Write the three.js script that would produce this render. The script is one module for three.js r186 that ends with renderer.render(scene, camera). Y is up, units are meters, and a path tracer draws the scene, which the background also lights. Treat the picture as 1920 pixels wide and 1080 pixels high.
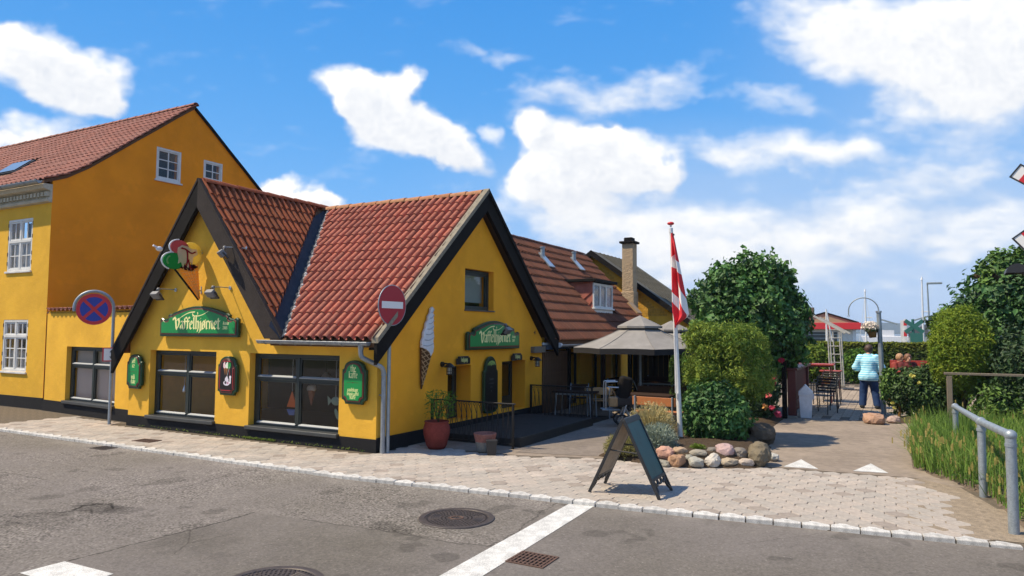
import * as THREE from 'three';
import { RoundedBoxGeometry } from 'three/addons/geometries/RoundedBoxGeometry.js';
import { mergeGeometries } from 'three/addons/utils/BufferGeometryUtils.js';
import { MarchingCubes } from 'three/addons/objects/MarchingCubes.js';

// ------------------------------------------------------------------ camera, sky, sun, exposure
const scene = new THREE.Scene();
const CAM = new THREE.Vector3(0, 1.93, 0);
const camera = new THREE.PerspectiveCamera(44.73, 16 / 9, 0.1, 6000);
camera.rotation.order = 'YXZ';
camera.position.copy(CAM);
camera.rotation.set(THREE.MathUtils.degToRad(3.52), THREE.MathUtils.degToRad(28.64), THREE.MathUtils.degToRad(0.33));
camera.updateMatrixWorld(true);
scene.add(camera);

const renderer = new THREE.WebGLRenderer({ antialias: true });
renderer.toneMapping = THREE.LinearToneMapping;
renderer.toneMappingExposure = 1.3;
renderer.shadowMap.enabled = true;

const SUN = new THREE.Vector3(-0.6, 1, 0.38).normalize();   // towards the sun: up on the left, a little behind the camera
const sun = new THREE.DirectionalLight(new THREE.Color(1.0, 0.86, 0.64), 5.0);
sun.position.copy(SUN).multiplyScalar(60).add(new THREE.Vector3(-6, 0, -14));
sun.target.position.set(-6, 0, -14);
sun.castShadow = true;
sun.shadow.mapSize.set(4096, 4096);
Object.assign(sun.shadow.camera, { left: -30, right: 30, top: 30, bottom: -30, near: 1, far: 140 });
scene.add(sun, sun.target);

function mulberry(a) { return () => { a |= 0; a = a + 0x6D2B79F5 | 0; let t = Math.imul(a ^ a >>> 15, 1 | a); t = t + Math.imul(t ^ t >>> 7, 61 | t) ^ t; return ((t ^ t >>> 14) >>> 0) / 4294967296; }; }
const clamp = (x, a = 0, b = 1) => Math.min(b, Math.max(a, x));
const smooth = (a, b, x) => { const t = clamp((x - a) / (b - a)); return t * t * (3 - 2 * t); };
const mix = (a, b, t) => a + (b - a) * t;
function h3(x, y, z) { let n = Math.imul(x, 374761393) + Math.imul(y, 668265263) + Math.imul(z, 1274126177) | 0; n = Math.imul(n ^ n >>> 13, 1274126177); n ^= n >>> 16; return (n >>> 0) / 4294967296; }
function vn3(x, y, z) {   // value noise 0..1
  const xi = Math.floor(x), yi = Math.floor(y), zi = Math.floor(z); let fx = x - xi, fy = y - yi, fz = z - zi;
  fx = fx * fx * (3 - 2 * fx); fy = fy * fy * (3 - 2 * fy); fz = fz * fz * (3 - 2 * fz);
  const a = mix(h3(xi, yi, zi), h3(xi + 1, yi, zi), fx), b = mix(h3(xi, yi + 1, zi), h3(xi + 1, yi + 1, zi), fx);
  const c = mix(h3(xi, yi, zi + 1), h3(xi + 1, yi, zi + 1), fx), d = mix(h3(xi, yi + 1, zi + 1), h3(xi + 1, yi + 1, zi + 1), fx);
  return mix(mix(a, b, fy), mix(c, d, fy), fz);
}
function fbm(x, y, z, o = 4) { let s = 0, a = 0.5, n = 0; for (let i = 0; i < o; i++) { s += a * vn3(x, y, z); n += a; x = x * 2.03 + 7.1; y = y * 2.03 + 3.3; z = z * 2.03 + 1.7; a *= 0.5; } return s / n; }

// the sky: blue air, a thin veil of high cloud thickening to the right, cumulus of several sizes all round
{
  const W = 4096, H = 2048, data = new Float32Array(W * H * 4);
  const inv = new THREE.Matrix3().setFromMatrix4(camera.matrixWorld.clone().invert()).elements;
  const puffs = [   // cumulus banks, in units of the photograph's lens (px): [x, y, rx, ry, tilt, strength]
    [60, 110, 95, 62, 0.2, 1.05], [150, 150, 95, 62, 0.35, 1.05], [200, 185, 50, 30, 0.5, 0.8], [20, 85, 50, 40, 0, 0.8],
    [60, 245, 150, 34, 0.05, 0.7], [20, 275, 110, 22, 0, 0.7],
    [660, 170, 75, 45, 0.5, 1], [705, 205, 85, 60, 0.45, 1.15], [770, 235, 85, 52, 0.5, 1.15], [845, 280, 75, 36, 0.5, 1.05], [770, 160, 26, 22, 0.4, 0.8],
    [1130, 165, 160, 52, -0.1, 0.44], [1030, 185, 100, 36, -0.1, 0.36], [1215, 175, 90, 46, -0.2, 0.42],
    [1000, 235, 34, 36, 0.3, 1], [1075, 290, 92, 62, 0.1, 1.15], [1165, 300, 85, 52, 0, 1.15], [1235, 325, 48, 34, 0, 1.1], [1060, 345, 110, 44, 0, 1.0], [1120, 265, 60, 40, 0.1, 1], [985, 330, 40, 36, 0, 0.9],
    [560, 365, 70, 26, 0.25, 1.05], [620, 385, 50, 18, 0.3, 0.9], [515, 355, 34, 18, 0.1, 0.9],
    [1480, 285, 190, 44, 0.0, 0.5], [1330, 280, 90, 30, 0.05, 0.42], [1580, 300, 110, 34, 0, 0.48], [1465, 190, 75, 34, 0.1, 0.42],
    [1660, 70, 230, 95, 0.12, 0.58], [1800, 110, 220, 120, 0.1, 0.72], [1900, 60, 180, 120, 0, 0.7], [1820, 200, 180, 60, -0.1, 0.5], [1530, 60, 130, 60, 0.2, 0.42],
    [1820, 300, 150, 50, -0.1, 0.5], [920, 245, 24, 26, 0.3, 0.6], [905, 110, 80, 20, 0.1, 0.35],
    [1340, 420, 360, 60, 0.03, 0.5], [1500, 480, 420, 70, 0, 0.46], [1080, 410, 220, 50, 0, 0.5], [1780, 400, 240, 80, 0, 0.46], [1200, 500, 320, 50, 0, 0.4],
  ];
  for (let j = H / 2 - 2; j < H; j++) {
    const v = (j + 0.5) / H, el = (v - 0.5) * Math.PI, y = Math.sin(el), ce = Math.cos(el);
    for (let i = 0; i < W; i++) {
      const a = ((i + 0.5) / W - 0.5) * 2 * Math.PI, x = ce * Math.cos(a), z = ce * Math.sin(a);
      const cx = inv[0] * x + inv[3] * y + inv[6] * z, cy = inv[1] * x + inv[4] * y + inv[7] * z, cz = inv[2] * x + inv[5] * y + inv[8] * z;
      const e = Math.max(el, 0) / (Math.PI / 2);
      // clear air
      const t1 = Math.exp(-e * 11), t2 = Math.exp(-e * 3.0);
      let r = mix(0.0, 0.1, t2), g = mix(0.12, 0.43, t2), b = mix(0.5, 0.84, t2);
      r = mix(r, 0.42, t1 * 0.75); g = mix(g, 0.54, t1 * 0.62); b = mix(b, 0.72, t1 * 0.62);
      // density of the banks that the lens sees
      let D = 0, veil = 0, lit = 0.5;
      const k = 1 / (Math.max(y, 0.0) + 0.16), qx = x * k, qz = z * k;
      if (cz < -0.35) {
        const u = 960 + 1313 * cx / -cz, w = 540 - 1313 * cy / -cz;
        if (u > -260 && u < 2180 && w > -260 && w < 760) {
          const n1 = fbm(u / 62, w / 62, 3.3, 6) - 0.5, n2 = fbm(u / 62 + 31, w / 62 + 17, 9.1, 5) - 0.5;
          const uu = u + n1 * 86, ww = w + n2 * 66;
          const bank = (uu, ww) => { let m = 0; for (const [px, py, rx, ry, tl, s] of puffs) { const dx = uu - px, dy = ww - py; if (Math.abs(dx) > rx * 1.5 + 20 || Math.abs(dy) > rx * 1.5 + 20) continue; const c = Math.cos(tl), q = Math.sin(tl), p1 = (dx * c + dy * q) / rx, p2 = (-dx * q + dy * c) / ry, f = s * Math.max(0, 1 - (p1 * p1 + p2 * p2) * 0.62); m = 1 - (1 - m) * (1 - Math.min(f, 0.98)); } return m; };
          const m = bank(uu, ww), det = 0.6 * (fbm(u / 26 + 4, w / 22, 5.5, 4) - 0.5) + 0.55 * (0.62 - Math.abs(2 * vn3(u / 17 + n1 * 3, w / 15 + n2 * 3, 7.7) - 1)) * 0.5, fine = 0.5 * (fbm(u / 8, w / 8, 1.5, 3) - 0.5) + 0.5 * (0.55 - Math.abs(2 * vn3(u / 7, w / 6, 3.1) - 1)) * 0.6, toSun = m > 0.05 ? bank(uu - 20 + n2 * 16, ww - 26 + n1 * 16) : 0;
          const win = smooth(-260, -60, u) * smooth(2180, 1980, u) * smooth(-260, -60, w) * smooth(760, 640, w);
          const hard = smooth(0.5, 0.9, m), band = fbm(u / 95 + 9, w / 34 + n1 * 0.8, 2.6, 5) - 0.5, body = m + mix(band * 1.0 + det * 0.12, det * 0.42, hard) + n1 * 0.24 + fine * mix(0.03, 0.12, hard);
          D = smooth(mix(0.12, 0.3, hard), mix(0.95, 0.56, hard), body) * win; lit = clamp(0.86 + mix(band * 0.8, det * 0.8, hard) + fine * 0.3 * hard - (toSun - m * 0.52) * mix(0.7, 1.1, hard) + hard * 0.16);
          veil = smooth(700, 1350, u) * smooth(170, 430, w) * (0.5 + 0.5 * fbm(u / 260, w / 70, 2.2, 4)) * win * 0.92;
          veil = Math.max(veil, smooth(1250, 1900, u) * (0.35 + 0.5 * fbm(u / 220 + 5, w / 120, 8.2, 4)) * win * 0.62);
        }
      }
      // the same broken sky everywhere else
      const outside = fbm(qx * 2.1 + 3, qz * 2.1 + 8, 0.7, 6), far = cz < -0.35 ? (() => { const u = 960 + 1313 * cx / -cz, w = 540 - 1313 * cy / -cz; return 1 - smooth(-260, -60, u) * smooth(2180, 1980, u) * smooth(-260, -60, w); })() : 1;
      if (far > 0) { const d2 = smooth(0.5, 0.68, outside) * far * 0.88; if (d2 > D) { lit = clamp(0.45 + (outside - 0.55) * 2); } D = Math.max(D, d2); veil = Math.max(veil, far * 0.24 * (0.6 + fbm(qx * 0.7, qz * 0.7, 5, 3)) * (0.6 + 0.9 * t2)); }
      veil = clamp(veil + t1 * 0.15);
      r = mix(r, 0.44, veil * 0.9); g = mix(g, 0.54, veil * 0.9); b = mix(b, 0.7, veil * 0.9);
      const L = mix(0.64, 1.04, lit);
      r = mix(r, 0.82 * L, D); g = mix(g, 0.825 * mix(0.69, 1.03, lit), D); b = mix(b, 0.84 * mix(0.78, 1.0, lit), D);
      const o = (j * W + i) * 4; data[o] = r; data[o + 1] = g; data[o + 2] = b; data[o + 3] = 1;
    }
  }
  for (let j = 0; j < H / 2 - 2; j++) for (let i = 0; i < W; i++) { const o = (j * W + i) * 4; data[o] = 0.2; data[o + 1] = 0.2; data[o + 2] = 0.19; data[o + 3] = 1; }
  const tex = new THREE.DataTexture(data, W, H, THREE.RGBAFormat, THREE.FloatType);
  tex.mapping = THREE.EquirectangularReflectionMapping; tex.magFilter = THREE.LinearFilter; tex.minFilter = THREE.LinearFilter; tex.needsUpdate = true;
  scene.background = tex; scene.environment = tex; scene.backgroundIntensity = 1; scene.environmentIntensity = 1;
}

// ------------------------------------------------------------------ helpers
const taken = new Map();
function numbered(n) { const k = taken.get(n) ?? -1; taken.set(n, k + 1); return k < 0 ? n : `${n}_${String(k + 1).padStart(3, '0')}`; }
const v3 = (x, y, z) => new THREE.Vector3(x, y, z);
function tag(o, label, category, group) { o.userData.label = label; o.userData.category = category; if (group) o.userData.group = group; return o; }
function thing(name, label, category, [x, y, z] = [0, 0, 0], turn = 0, group) { const o = new THREE.Group(); o.name = numbered(name); o.position.set(x, y, z); o.rotation.y = turn; tag(o, label, category, group); scene.add(o); return o; }
function prep(g) { let q = g.index ? g.toNonIndexed() : g; for (const k of Object.keys(q.attributes)) if (!['position', 'normal', 'uv', 'color'].includes(k)) q.deleteAttribute(k); if (!q.attributes.normal) q.computeVertexNormals(); if (!q.attributes.uv) q.setAttribute('uv', new THREE.BufferAttribute(new Float32Array(q.attributes.position.count * 2), 2)); q.morphAttributes = {}; q.clearGroups(); return q; }
function merged(list) { const l = list.flat(9).map(prep); const col = l.some(g => g.attributes.color); if (col) for (const g of l) if (!g.attributes.color) g.setAttribute('color', new THREE.BufferAttribute(new Float32Array(g.attributes.position.count * 3).fill(1), 3)); return l.length === 1 ? l[0] : mergeGeometries(l); }
function boxUV(g) {   // uv in metres from the plane that each face lies nearest to
  prep(g);
  const p = g.attributes.position, uv = g.attributes.uv, a = v3(), b = v3(), c = v3(), n = v3();
  for (let i = 0; i < p.count; i += 3) {
    a.fromBufferAttribute(p, i); b.fromBufferAttribute(p, i + 1); c.fromBufferAttribute(p, i + 2); n.copy(b).sub(a).cross(c.clone().sub(a));
    const x = Math.abs(n.x), y = Math.abs(n.y), z = Math.abs(n.z);
    [a, b, c].forEach((q, k) => { if (y >= x && y >= z) uv.setXY(i + k, q.x, q.z); else if (x >= z) uv.setXY(i + k, q.z, q.y); else uv.setXY(i + k, q.x, q.y); });
  }
  return g;
}
function mesh(name, geo, mat, parent = scene, keepUV = false) {
  const g = merged([geo]); if (!keepUV) boxUV(g);
  const m = new THREE.Mesh(g, mat); m.name = parent === scene ? numbered(name) : name; m.castShadow = m.receiveShadow = true; parent.add(m); return m;
}
function struct(name, geo, mat, parent = scene, keepUV = false) { const m = mesh(name, geo, mat, parent, keepUV); m.userData.kind = 'structure'; return m; }
function copyOf(src, label, pos, turn = 0) { const c = src.clone(); c.name = numbered(src.name.replace(/_\d{3}$/, '')); c.userData = { ...src.userData, label }; if (pos) c.position.set(...pos); c.rotation.y = turn; scene.add(c); return c; }
const bx = (x0, y0, z0, x1, y1, z1) => new THREE.BoxGeometry(Math.abs(x1 - x0), Math.abs(y1 - y0), Math.abs(z1 - z0)).translate((x0 + x1) / 2, (y0 + y1) / 2, (z0 + z1) / 2);
const rb = (x0, y0, z0, x1, y1, z1, r = 0.008) => new RoundedBoxGeometry(Math.abs(x1 - x0), Math.abs(y1 - y0), Math.abs(z1 - z0), 1, r).translate((x0 + x1) / 2, (y0 + y1) / 2, (z0 + z1) / 2);
function rod(p, q, r0, r1 = r0, seg = 10) { const a = v3(...p), b = v3(...q), d = b.clone().sub(a), L = d.length(); const g = new THREE.CylinderGeometry(r1, r0, L, seg); g.applyQuaternion(new THREE.Quaternion().setFromUnitVectors(v3(0, 1, 0), d.normalize())); return g.translate((a.x + b.x) / 2, (a.y + b.y) / 2, (a.z + b.z) / 2); }
function beam(p, q, w, h, up = [0, 1, 0]) { const a = v3(...p), b = v3(...q), d = b.clone().sub(a), L = d.length(); d.normalize(); const s = d.clone().cross(v3(...up)).normalize(), u = s.clone().cross(d).normalize(); const g = new RoundedBoxGeometry(w, h, L, 1, Math.min(w, h) * 0.12); g.applyMatrix4(new THREE.Matrix4().makeBasis(s, u, d.clone().negate())); return g.translate((a.x + b.x) / 2, (a.y + b.y) / 2, (a.z + b.z) / 2); }
const tube = (pts, r, seg = 32, rs = 8, closed = false) => new THREE.TubeGeometry(new THREE.CatmullRomCurve3(pts.map(p => v3(...p)), closed, 'catmullrom', 0.5), seg, r, rs, closed);
const shapeOf = (pts, holes = []) => { const s = new THREE.Shape(pts.map(p => new THREE.Vector2(...p))); for (const h of holes) s.holes.push(new THREE.Path(h.map(p => new THREE.Vector2(...p)))); return s; };
const extr = (pts, depth, bevel = 0, holes = []) => new THREE.ExtrudeGeometry(shapeOf(pts, holes), { depth, bevelEnabled: bevel > 0, bevelThickness: bevel, bevelSize: bevel, bevelOffset: -bevel, bevelSegments: 1, curveSegments: 10 });
const rect = (x0, y0, x1, y1) => [[x0, y0], [x1, y0], [x1, y1], [x0, y1]];
const lathe = (pts, seg = 28) => new THREE.LatheGeometry(pts.map(p => new THREE.Vector2(...p)), seg);
function tri(list) { const g = new THREE.BufferGeometry(); g.setAttribute('position', new THREE.BufferAttribute(new Float32Array(list.flat(9)), 3)); g.computeVertexNormals(); return g; }
function prism(poly, off) {   // a planar polygon (3D points, counter-clockwise seen from outside) thickened by the vector off
  const P = poly.map(p => v3(...p)), O = v3(...off), Q = P.map(p => p.clone().add(O)), t = [], push = (a, b, c) => t.push([a.x, a.y, a.z], [b.x, b.y, b.z], [c.x, c.y, c.z]);
  for (let i = 1; i < P.length - 1; i++) { push(P[0], P[i], P[i + 1]); push(Q[0], Q[i + 1], Q[i]); }
  for (let i = 0; i < P.length; i++) { const j = (i + 1) % P.length; push(P[i], Q[i], Q[j]); push(P[i], Q[j], P[j]); }
  return tri(t);
}
function clipGeo(geo, planes) {   // keeps what lies on the positive side of every plane [nx, ny, nz, d]
  const g = prep(geo.clone()), p = g.attributes.position, out = []; let any = false;
  for (let i = 0; i < p.count; i += 3) {
    let poly = [0, 1, 2].map(k => [p.getX(i + k), p.getY(i + k), p.getZ(i + k)]);
    for (const [a, b, c, d] of planes) {
      const nx = []; const f = q => q[0] * a + q[1] * b + q[2] * c + d;
      for (let k = 0; k < poly.length; k++) { const s = poly[k], e = poly[(k + 1) % poly.length], fs = f(s), fe = f(e); if (fs >= 0) nx.push(s); if ((fs >= 0) !== (fe >= 0)) { const t = fs / (fs - fe); nx.push([0, 1, 2].map(m => mix(s[m], e[m], t))); } }
      poly = nx; if (poly.length < 3) break;
    }
    for (let k = 1; k + 1 < poly.length; k++) { out.push(poly[0], poly[k], poly[k + 1]); any = true; }
  }
  return any ? tri(out) : null;
}
// ------------------------------------------------------------------ textures and materials
function tileNoise(size, base, oct, seed) {   // tileable fractal noise 0..1
  const out = new Float32Array(size * size); let amp = 1, tot = 0;
  for (let o = 0; o < oct; o++) {
    const n = base << o; if (n > size) break; const lat = new Float32Array(n * n), r = mulberry(seed * 977 + o * 131 + 7); for (let i = 0; i < n * n; i++) lat[i] = r();
    for (let y = 0; y < size; y++) { const fy = y * n / size, y0 = Math.floor(fy), ty0 = fy - y0, ty = ty0 * ty0 * (3 - 2 * ty0), a = (y0 % n) * n, b = ((y0 + 1) % n) * n; for (let x = 0; x < size; x++) { const fx = x * n / size, x0 = Math.floor(fx), tx0 = fx - x0, tx = tx0 * tx0 * (3 - 2 * tx0), c = x0 % n, d = (x0 + 1) % n; out[y * size + x] += amp * mix(mix(lat[a + c], lat[a + d], tx), mix(lat[b + c], lat[b + d], tx), ty); } }
    tot += amp; amp *= 0.55;
  }
  for (let i = 0; i < out.length; i++) out[i] /= tot; return out;
}
function texOf(size, h, fn, srgb) { const d = new Uint8Array(size * h * 4), c = [0, 0, 0]; for (let y = 0; y < h; y++) for (let x = 0; x < size; x++) { fn(x, y, c); const o = (y * size + x) * 4; for (let k = 0; k < 3; k++) { let l = clamp(c[k]); if (srgb) l = l <= 0.0031308 ? l * 12.92 : 1.055 * Math.pow(l, 1 / 2.4) - 0.055; d[o + k] = Math.round(l * 255); } d[o + 3] = 255; } const t = new THREE.DataTexture(d, size, h); if (srgb) t.colorSpace = THREE.SRGBColorSpace; t.wrapS = t.wrapT = THREE.RepeatWrapping; t.magFilter = THREE.LinearFilter; t.minFilter = THREE.LinearMipmapLinearFilter; t.needsUpdate = true; return t; }
const rep = (t, m) => { const c = t.clone(); c.repeat.set(1 / m, 1 / m); c.needsUpdate = true; return c; };
const N1 = tileNoise(512, 4, 7, 1), N2 = tileNoise(512, 32, 5, 2), N3 = tileNoise(512, 8, 6, 3), N4 = tileNoise(512, 128, 3, 4);
const tone = (lo, hi, a = N1, b = N2, wa = 0.6) => texOf(512, 512, (x, y, c) => { const i = y * 512 + x, t = clamp((wa * a[i] + (1 - wa) * b[i] - 0.28) / 0.44); c[0] = c[1] = c[2] = mix(lo, hi, t); }, true);
const T = {
  soft: tone(0.8, 1.0, N1, N3, 0.8), mid: tone(0.66, 1.0, N1, N2, 0.5), rough: tone(0.42, 1.0, N3, N4, 0.35),
  wall: texOf(512, 512, (x, y, c) => { const i = y * 512 + x, st = N2[((y >> 3) % 512) * 512 + x], run = smooth(0.56, 0.74, N1[((y >> 2) % 512) * 512 + (x * 3) % 512]); let t = mix(0.84, 1.02, clamp((0.6 * N1[i] + 0.4 * N3[i] - 0.3) / 0.4)) * mix(1, 0.94, run * st); const p = smooth(0.585, 0.6, N1[(i * 3 + 177) % N1.length]); t *= mix(1, 1.045, p); const s = N4[i] > 0.9 ? 0.93 : 1; c[0] = t * s; c[1] = t * s * mix(0.97, 1, N3[i]); c[2] = t * s; }, true),
  bumpFine: texOf(512, 512, (x, y, c) => { const i = y * 512 + x; c[0] = c[1] = c[2] = 0.45 * N2[i] + 0.55 * N4[i]; }), bumpSoft: texOf(512, 512, (x, y, c) => { const i = y * 512 + x; c[0] = c[1] = c[2] = 0.7 * N3[i] + 0.3 * N2[i]; }),
  wood: texOf(256, 256, (x, y, c) => { const i = y * 2 * 512 + x * 2, g = Math.sin((x + 18 * N1[i] + 6 * N3[i]) * 0.42) * 0.5 + 0.5, f = N2[(y * 2 % 32) * 512 + x * 2]; const t = 0.62 + 0.24 * g * N3[i] * 1.6 + 0.18 * (f - 0.5); c[0] = t; c[1] = t * 0.97; c[2] = t * 0.93; }, true),
  blotch: texOf(512, 512, (x, y, c) => { const i = y * 512 + x, s = smooth(0.5, 0.62, N1[i]), q = smooth(0.52, 0.68, N3[(i * 7) % N3.length]); const t = mix(1, 0.7, s * 0.6) * mix(0.86, 1.04, N2[i]); c[0] = t; c[1] = t * mix(1, 0.98, q); c[2] = t * 0.97; }, true),
};
const M = {};
function std(color, o = {}) { const { map, m = 1, bump, bm = 0.3, bs = 0.002, ...r } = o; const p = { color: new THREE.Color().setRGB(...color), roughness: 0.85, ...r }; if (p.roughness >= 0.74 && !p.metalness && !('clearcoat' in p)) { p.clearcoat = 0; p.specularIntensity = 0.25; } if (map) p.map = rep(map, m); if (bump) { p.bumpMap = rep(bump, bm); p.bumpScale = bs; } return new (('transmission' in p || 'clearcoat' in p || 'sheen' in p) ? THREE.MeshPhysicalMaterial : THREE.MeshStandardMaterial)(p); }
Object.assign(M, {
  stuccoShaded: std([0.9, 0.4, 0.028], { map: T.wall, m: 3.3, bump: T.bumpSoft, bm: 0.6, bs: 0.006, roughness: 0.92 }),  // stucco copy for the shaded gable, warm bounce light put into its orange
  stucco: std([0.8, 0.455, 0.054], { map: T.wall, m: 3.1, bump: T.bumpSoft, bm: 0.6, bs: 0.006, roughness: 0.92 }),
  stuccoTall: std([0.78, 0.445, 0.05], { map: T.wall, m: 4.1, bump: T.bumpSoft, bm: 0.7, bs: 0.007, roughness: 0.92 }),
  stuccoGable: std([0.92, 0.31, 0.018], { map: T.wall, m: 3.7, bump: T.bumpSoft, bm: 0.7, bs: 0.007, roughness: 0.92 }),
  plinth: std([0.018, 0.018, 0.02], { map: T.mid, m: 0.8, bump: T.bumpFine, bm: 0.25, bs: 0.002, roughness: 0.9, clearcoat: 0, specularIntensity: 0.4 }),
  black: std([0.011, 0.009, 0.008], { map: T.mid, m: 0.7, roughness: 0.85, clearcoat: 0, specularIntensity: 0.35 }),
  barge: std([0.05, 0.04, 0.036], { map: T.mid, m: 0.5, bump: T.bumpSoft, bm: 0.3, bs: 0.002, roughness: 0.9, clearcoat: 0, specularIntensity: 0.4 }),
  verge: std([0.33, 0.29, 0.22], { map: T.rough, m: 0.3, bump: T.bumpFine, bm: 0.15, bs: 0.003 }),
  frame: std([0.02, 0.028, 0.024], { roughness: 0.45, map: T.mid, m: 0.6 }),
  sill: std([0.05, 0.055, 0.058], { roughness: 0.4, map: T.mid, m: 0.5 }),
  lampGrey: std([0.16, 0.16, 0.165], { roughness: 0.5 }),
  sillGrey: std([0.3, 0.32, 0.33], { roughness: 0.5 }),
  glass: new THREE.MeshPhysicalMaterial({ color: 0xffffff, transmission: 1, thickness: 0, roughness: 0.01, ior: 1.5, specularIntensity: 0.6 }),
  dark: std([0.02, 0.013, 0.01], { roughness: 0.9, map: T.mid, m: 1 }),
  white: std([0.72, 0.71, 0.68], { roughness: 0.5, map: T.soft, m: 0.5 }),
  zinc: std([0.33, 0.36, 0.39], { roughness: 0.42, metalness: 0.55, map: T.mid, m: 0.6 }),
  galv: std([0.36, 0.41, 0.45], { roughness: 0.5, metalness: 0.45, map: T.mid, m: 0.25 }),
  steel: std([0.5, 0.52, 0.54], { roughness: 0.35, metalness: 0.8 }),
  lead: std([0.045, 0.058, 0.08], { roughness: 0.85, metalness: 0, map: T.mid, m: 0.4 }),
  mortar: std([0.72, 0.71, 0.69], { map: T.mid, m: 0.2 }),
  concrete: std([0.3, 0.275, 0.235], { map: T.mid, m: 0.7, bump: T.bumpFine, bm: 0.2, bs: 0.003 }),
  path: std([0.33, 0.27, 0.215], { map: T.mid, m: 2.7, bump: T.bumpFine, bm: 0.12, bs: 0.004 }),
  patch: std([0.26, 0.22, 0.185], { map: T.mid, m: 2.1, bump: T.bumpFine, bm: 0.12, bs: 0.004 }),
  paint: std([0.74, 0.73, 0.69], { map: T.rough, m: 0.6, roughness: 0.7 }),
  iron: std([0.1, 0.082, 0.075], { roughness: 0.5, metalness: 0.3, map: T.rough, m: 0.3 }),
  rust: std([0.15, 0.085, 0.06], { roughness: 0.8, metalness: 0.2, map: T.rough, m: 0.2 }),
  soil: std([0.1, 0.07, 0.045], { map: T.rough, m: 0.4, bump: T.bumpSoft, bm: 0.15, bs: 0.02 }),
  earth: std([0.2, 0.155, 0.115], { map: T.rough, m: 0.5, bump: T.bumpSoft, bm: 0.2, bs: 0.015 }),
  bark: std([0.1, 0.07, 0.045], { map: T.rough, m: 0.2, bump: T.bumpSoft, bm: 0.08, bs: 0.012 }),
  orangeBark: std([0.24, 0.13, 0.04], { map: T.rough, m: 0.2, bump: T.bumpSoft, bm: 0.08, bs: 0.01 }),
  signGreen: std([0.004, 0.04, 0.014], { roughness: 0.32 }), signBrown: std([0.13, 0.026, 0.016], { roughness: 0.4 }),
  ironBlack: std([0.012, 0.011, 0.011], { roughness: 0.5, metalness: 0.3 }),
  terracotta: std([0.33, 0.09, 0.05], { map: T.mid, m: 0.5, bump: T.bumpFine, bm: 0.3, bs: 0.002 }),
  canvas: std([0.27, 0.256, 0.24], { map: T.soft, m: 0.8, bump: T.bumpFine, bm: 0.12, bs: 0.001, roughness: 0.95 }),
  redWood: std([0.16, 0.035, 0.03], { map: T.wood, m: 0.3, roughness: 0.5 }),
  redTop: std([0.42, 0.05, 0.035], { map: T.mid, m: 0.4, roughness: 0.5 }),
  plank: std([0.56, 0.2, 0.06], { map: T.wood, m: 0.25, roughness: 0.55 }),
  paleWood: std([0.55, 0.34, 0.16], { map: T.wood, m: 0.25, roughness: 0.6 }),
  greyWood: std([0.25, 0.215, 0.17], { map: T.wood, m: 0.3, bump: T.bumpSoft, bm: 0.1, bs: 0.004 }),
  brownWood: std([0.17, 0.095, 0.055], { map: T.wood, m: 0.35 }),
  plasticWhite: std([0.72, 0.73, 0.76], { roughness: 0.4, map: T.soft, m: 0.4 }), plasticBlack: std([0.02, 0.02, 0.021], { roughness: 0.45 }),
  skin: std([0.5, 0.28, 0.19], { roughness: 0.6 }),
  red: std([0.55, 0.022, 0.03], { roughness: 0.45 }), signWhite: std([0.75, 0.74, 0.72], { roughness: 0.4 }),
});
const leafMat = new THREE.MeshPhysicalMaterial({ color: 0xffffff, vertexColors: true, roughness: 0.62, transmission: 0.28, thickness: 0, specularIntensity: 0.7 });
const matteLeaf = new THREE.MeshPhysicalMaterial({ color: 0xffffff, vertexColors: true, roughness: 0.9, transmission: 0.3, thickness: 0, specularIntensity: 0.3 });
const petalMat = new THREE.MeshPhysicalMaterial({ color: 0xffffff, vertexColors: true, roughness: 0.8, transmission: 0.25, thickness: 0 });
const clay = (c, n) => Array.from({ length: n }, (_, i) => { const r = mulberry(i * 17 + 5), f = 0.86 + 0.28 * r(), w = (r() - 0.5) * 0.12; return std([c[0] * f * (1 + w), c[1] * f * (1 - w * 0.4), c[2] * f * (1 - w)], { map: T.rough, m: 0.31, bump: T.bumpFine, bm: 0.2, bs: 0.002, roughness: 0.75 }); });
const CLAY = clay([0.49, 0.17, 0.112], 6), CLAY_ORANGE = clay([0.38, 0.118, 0.055], 6), CLAY_OLD = clay([0.2, 0.086, 0.055], 6), CLAY_TALL = clay([0.43, 0.19, 0.14], 4), CLAY_RIDGE = clay([0.52, 0.25, 0.13], 3);

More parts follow.
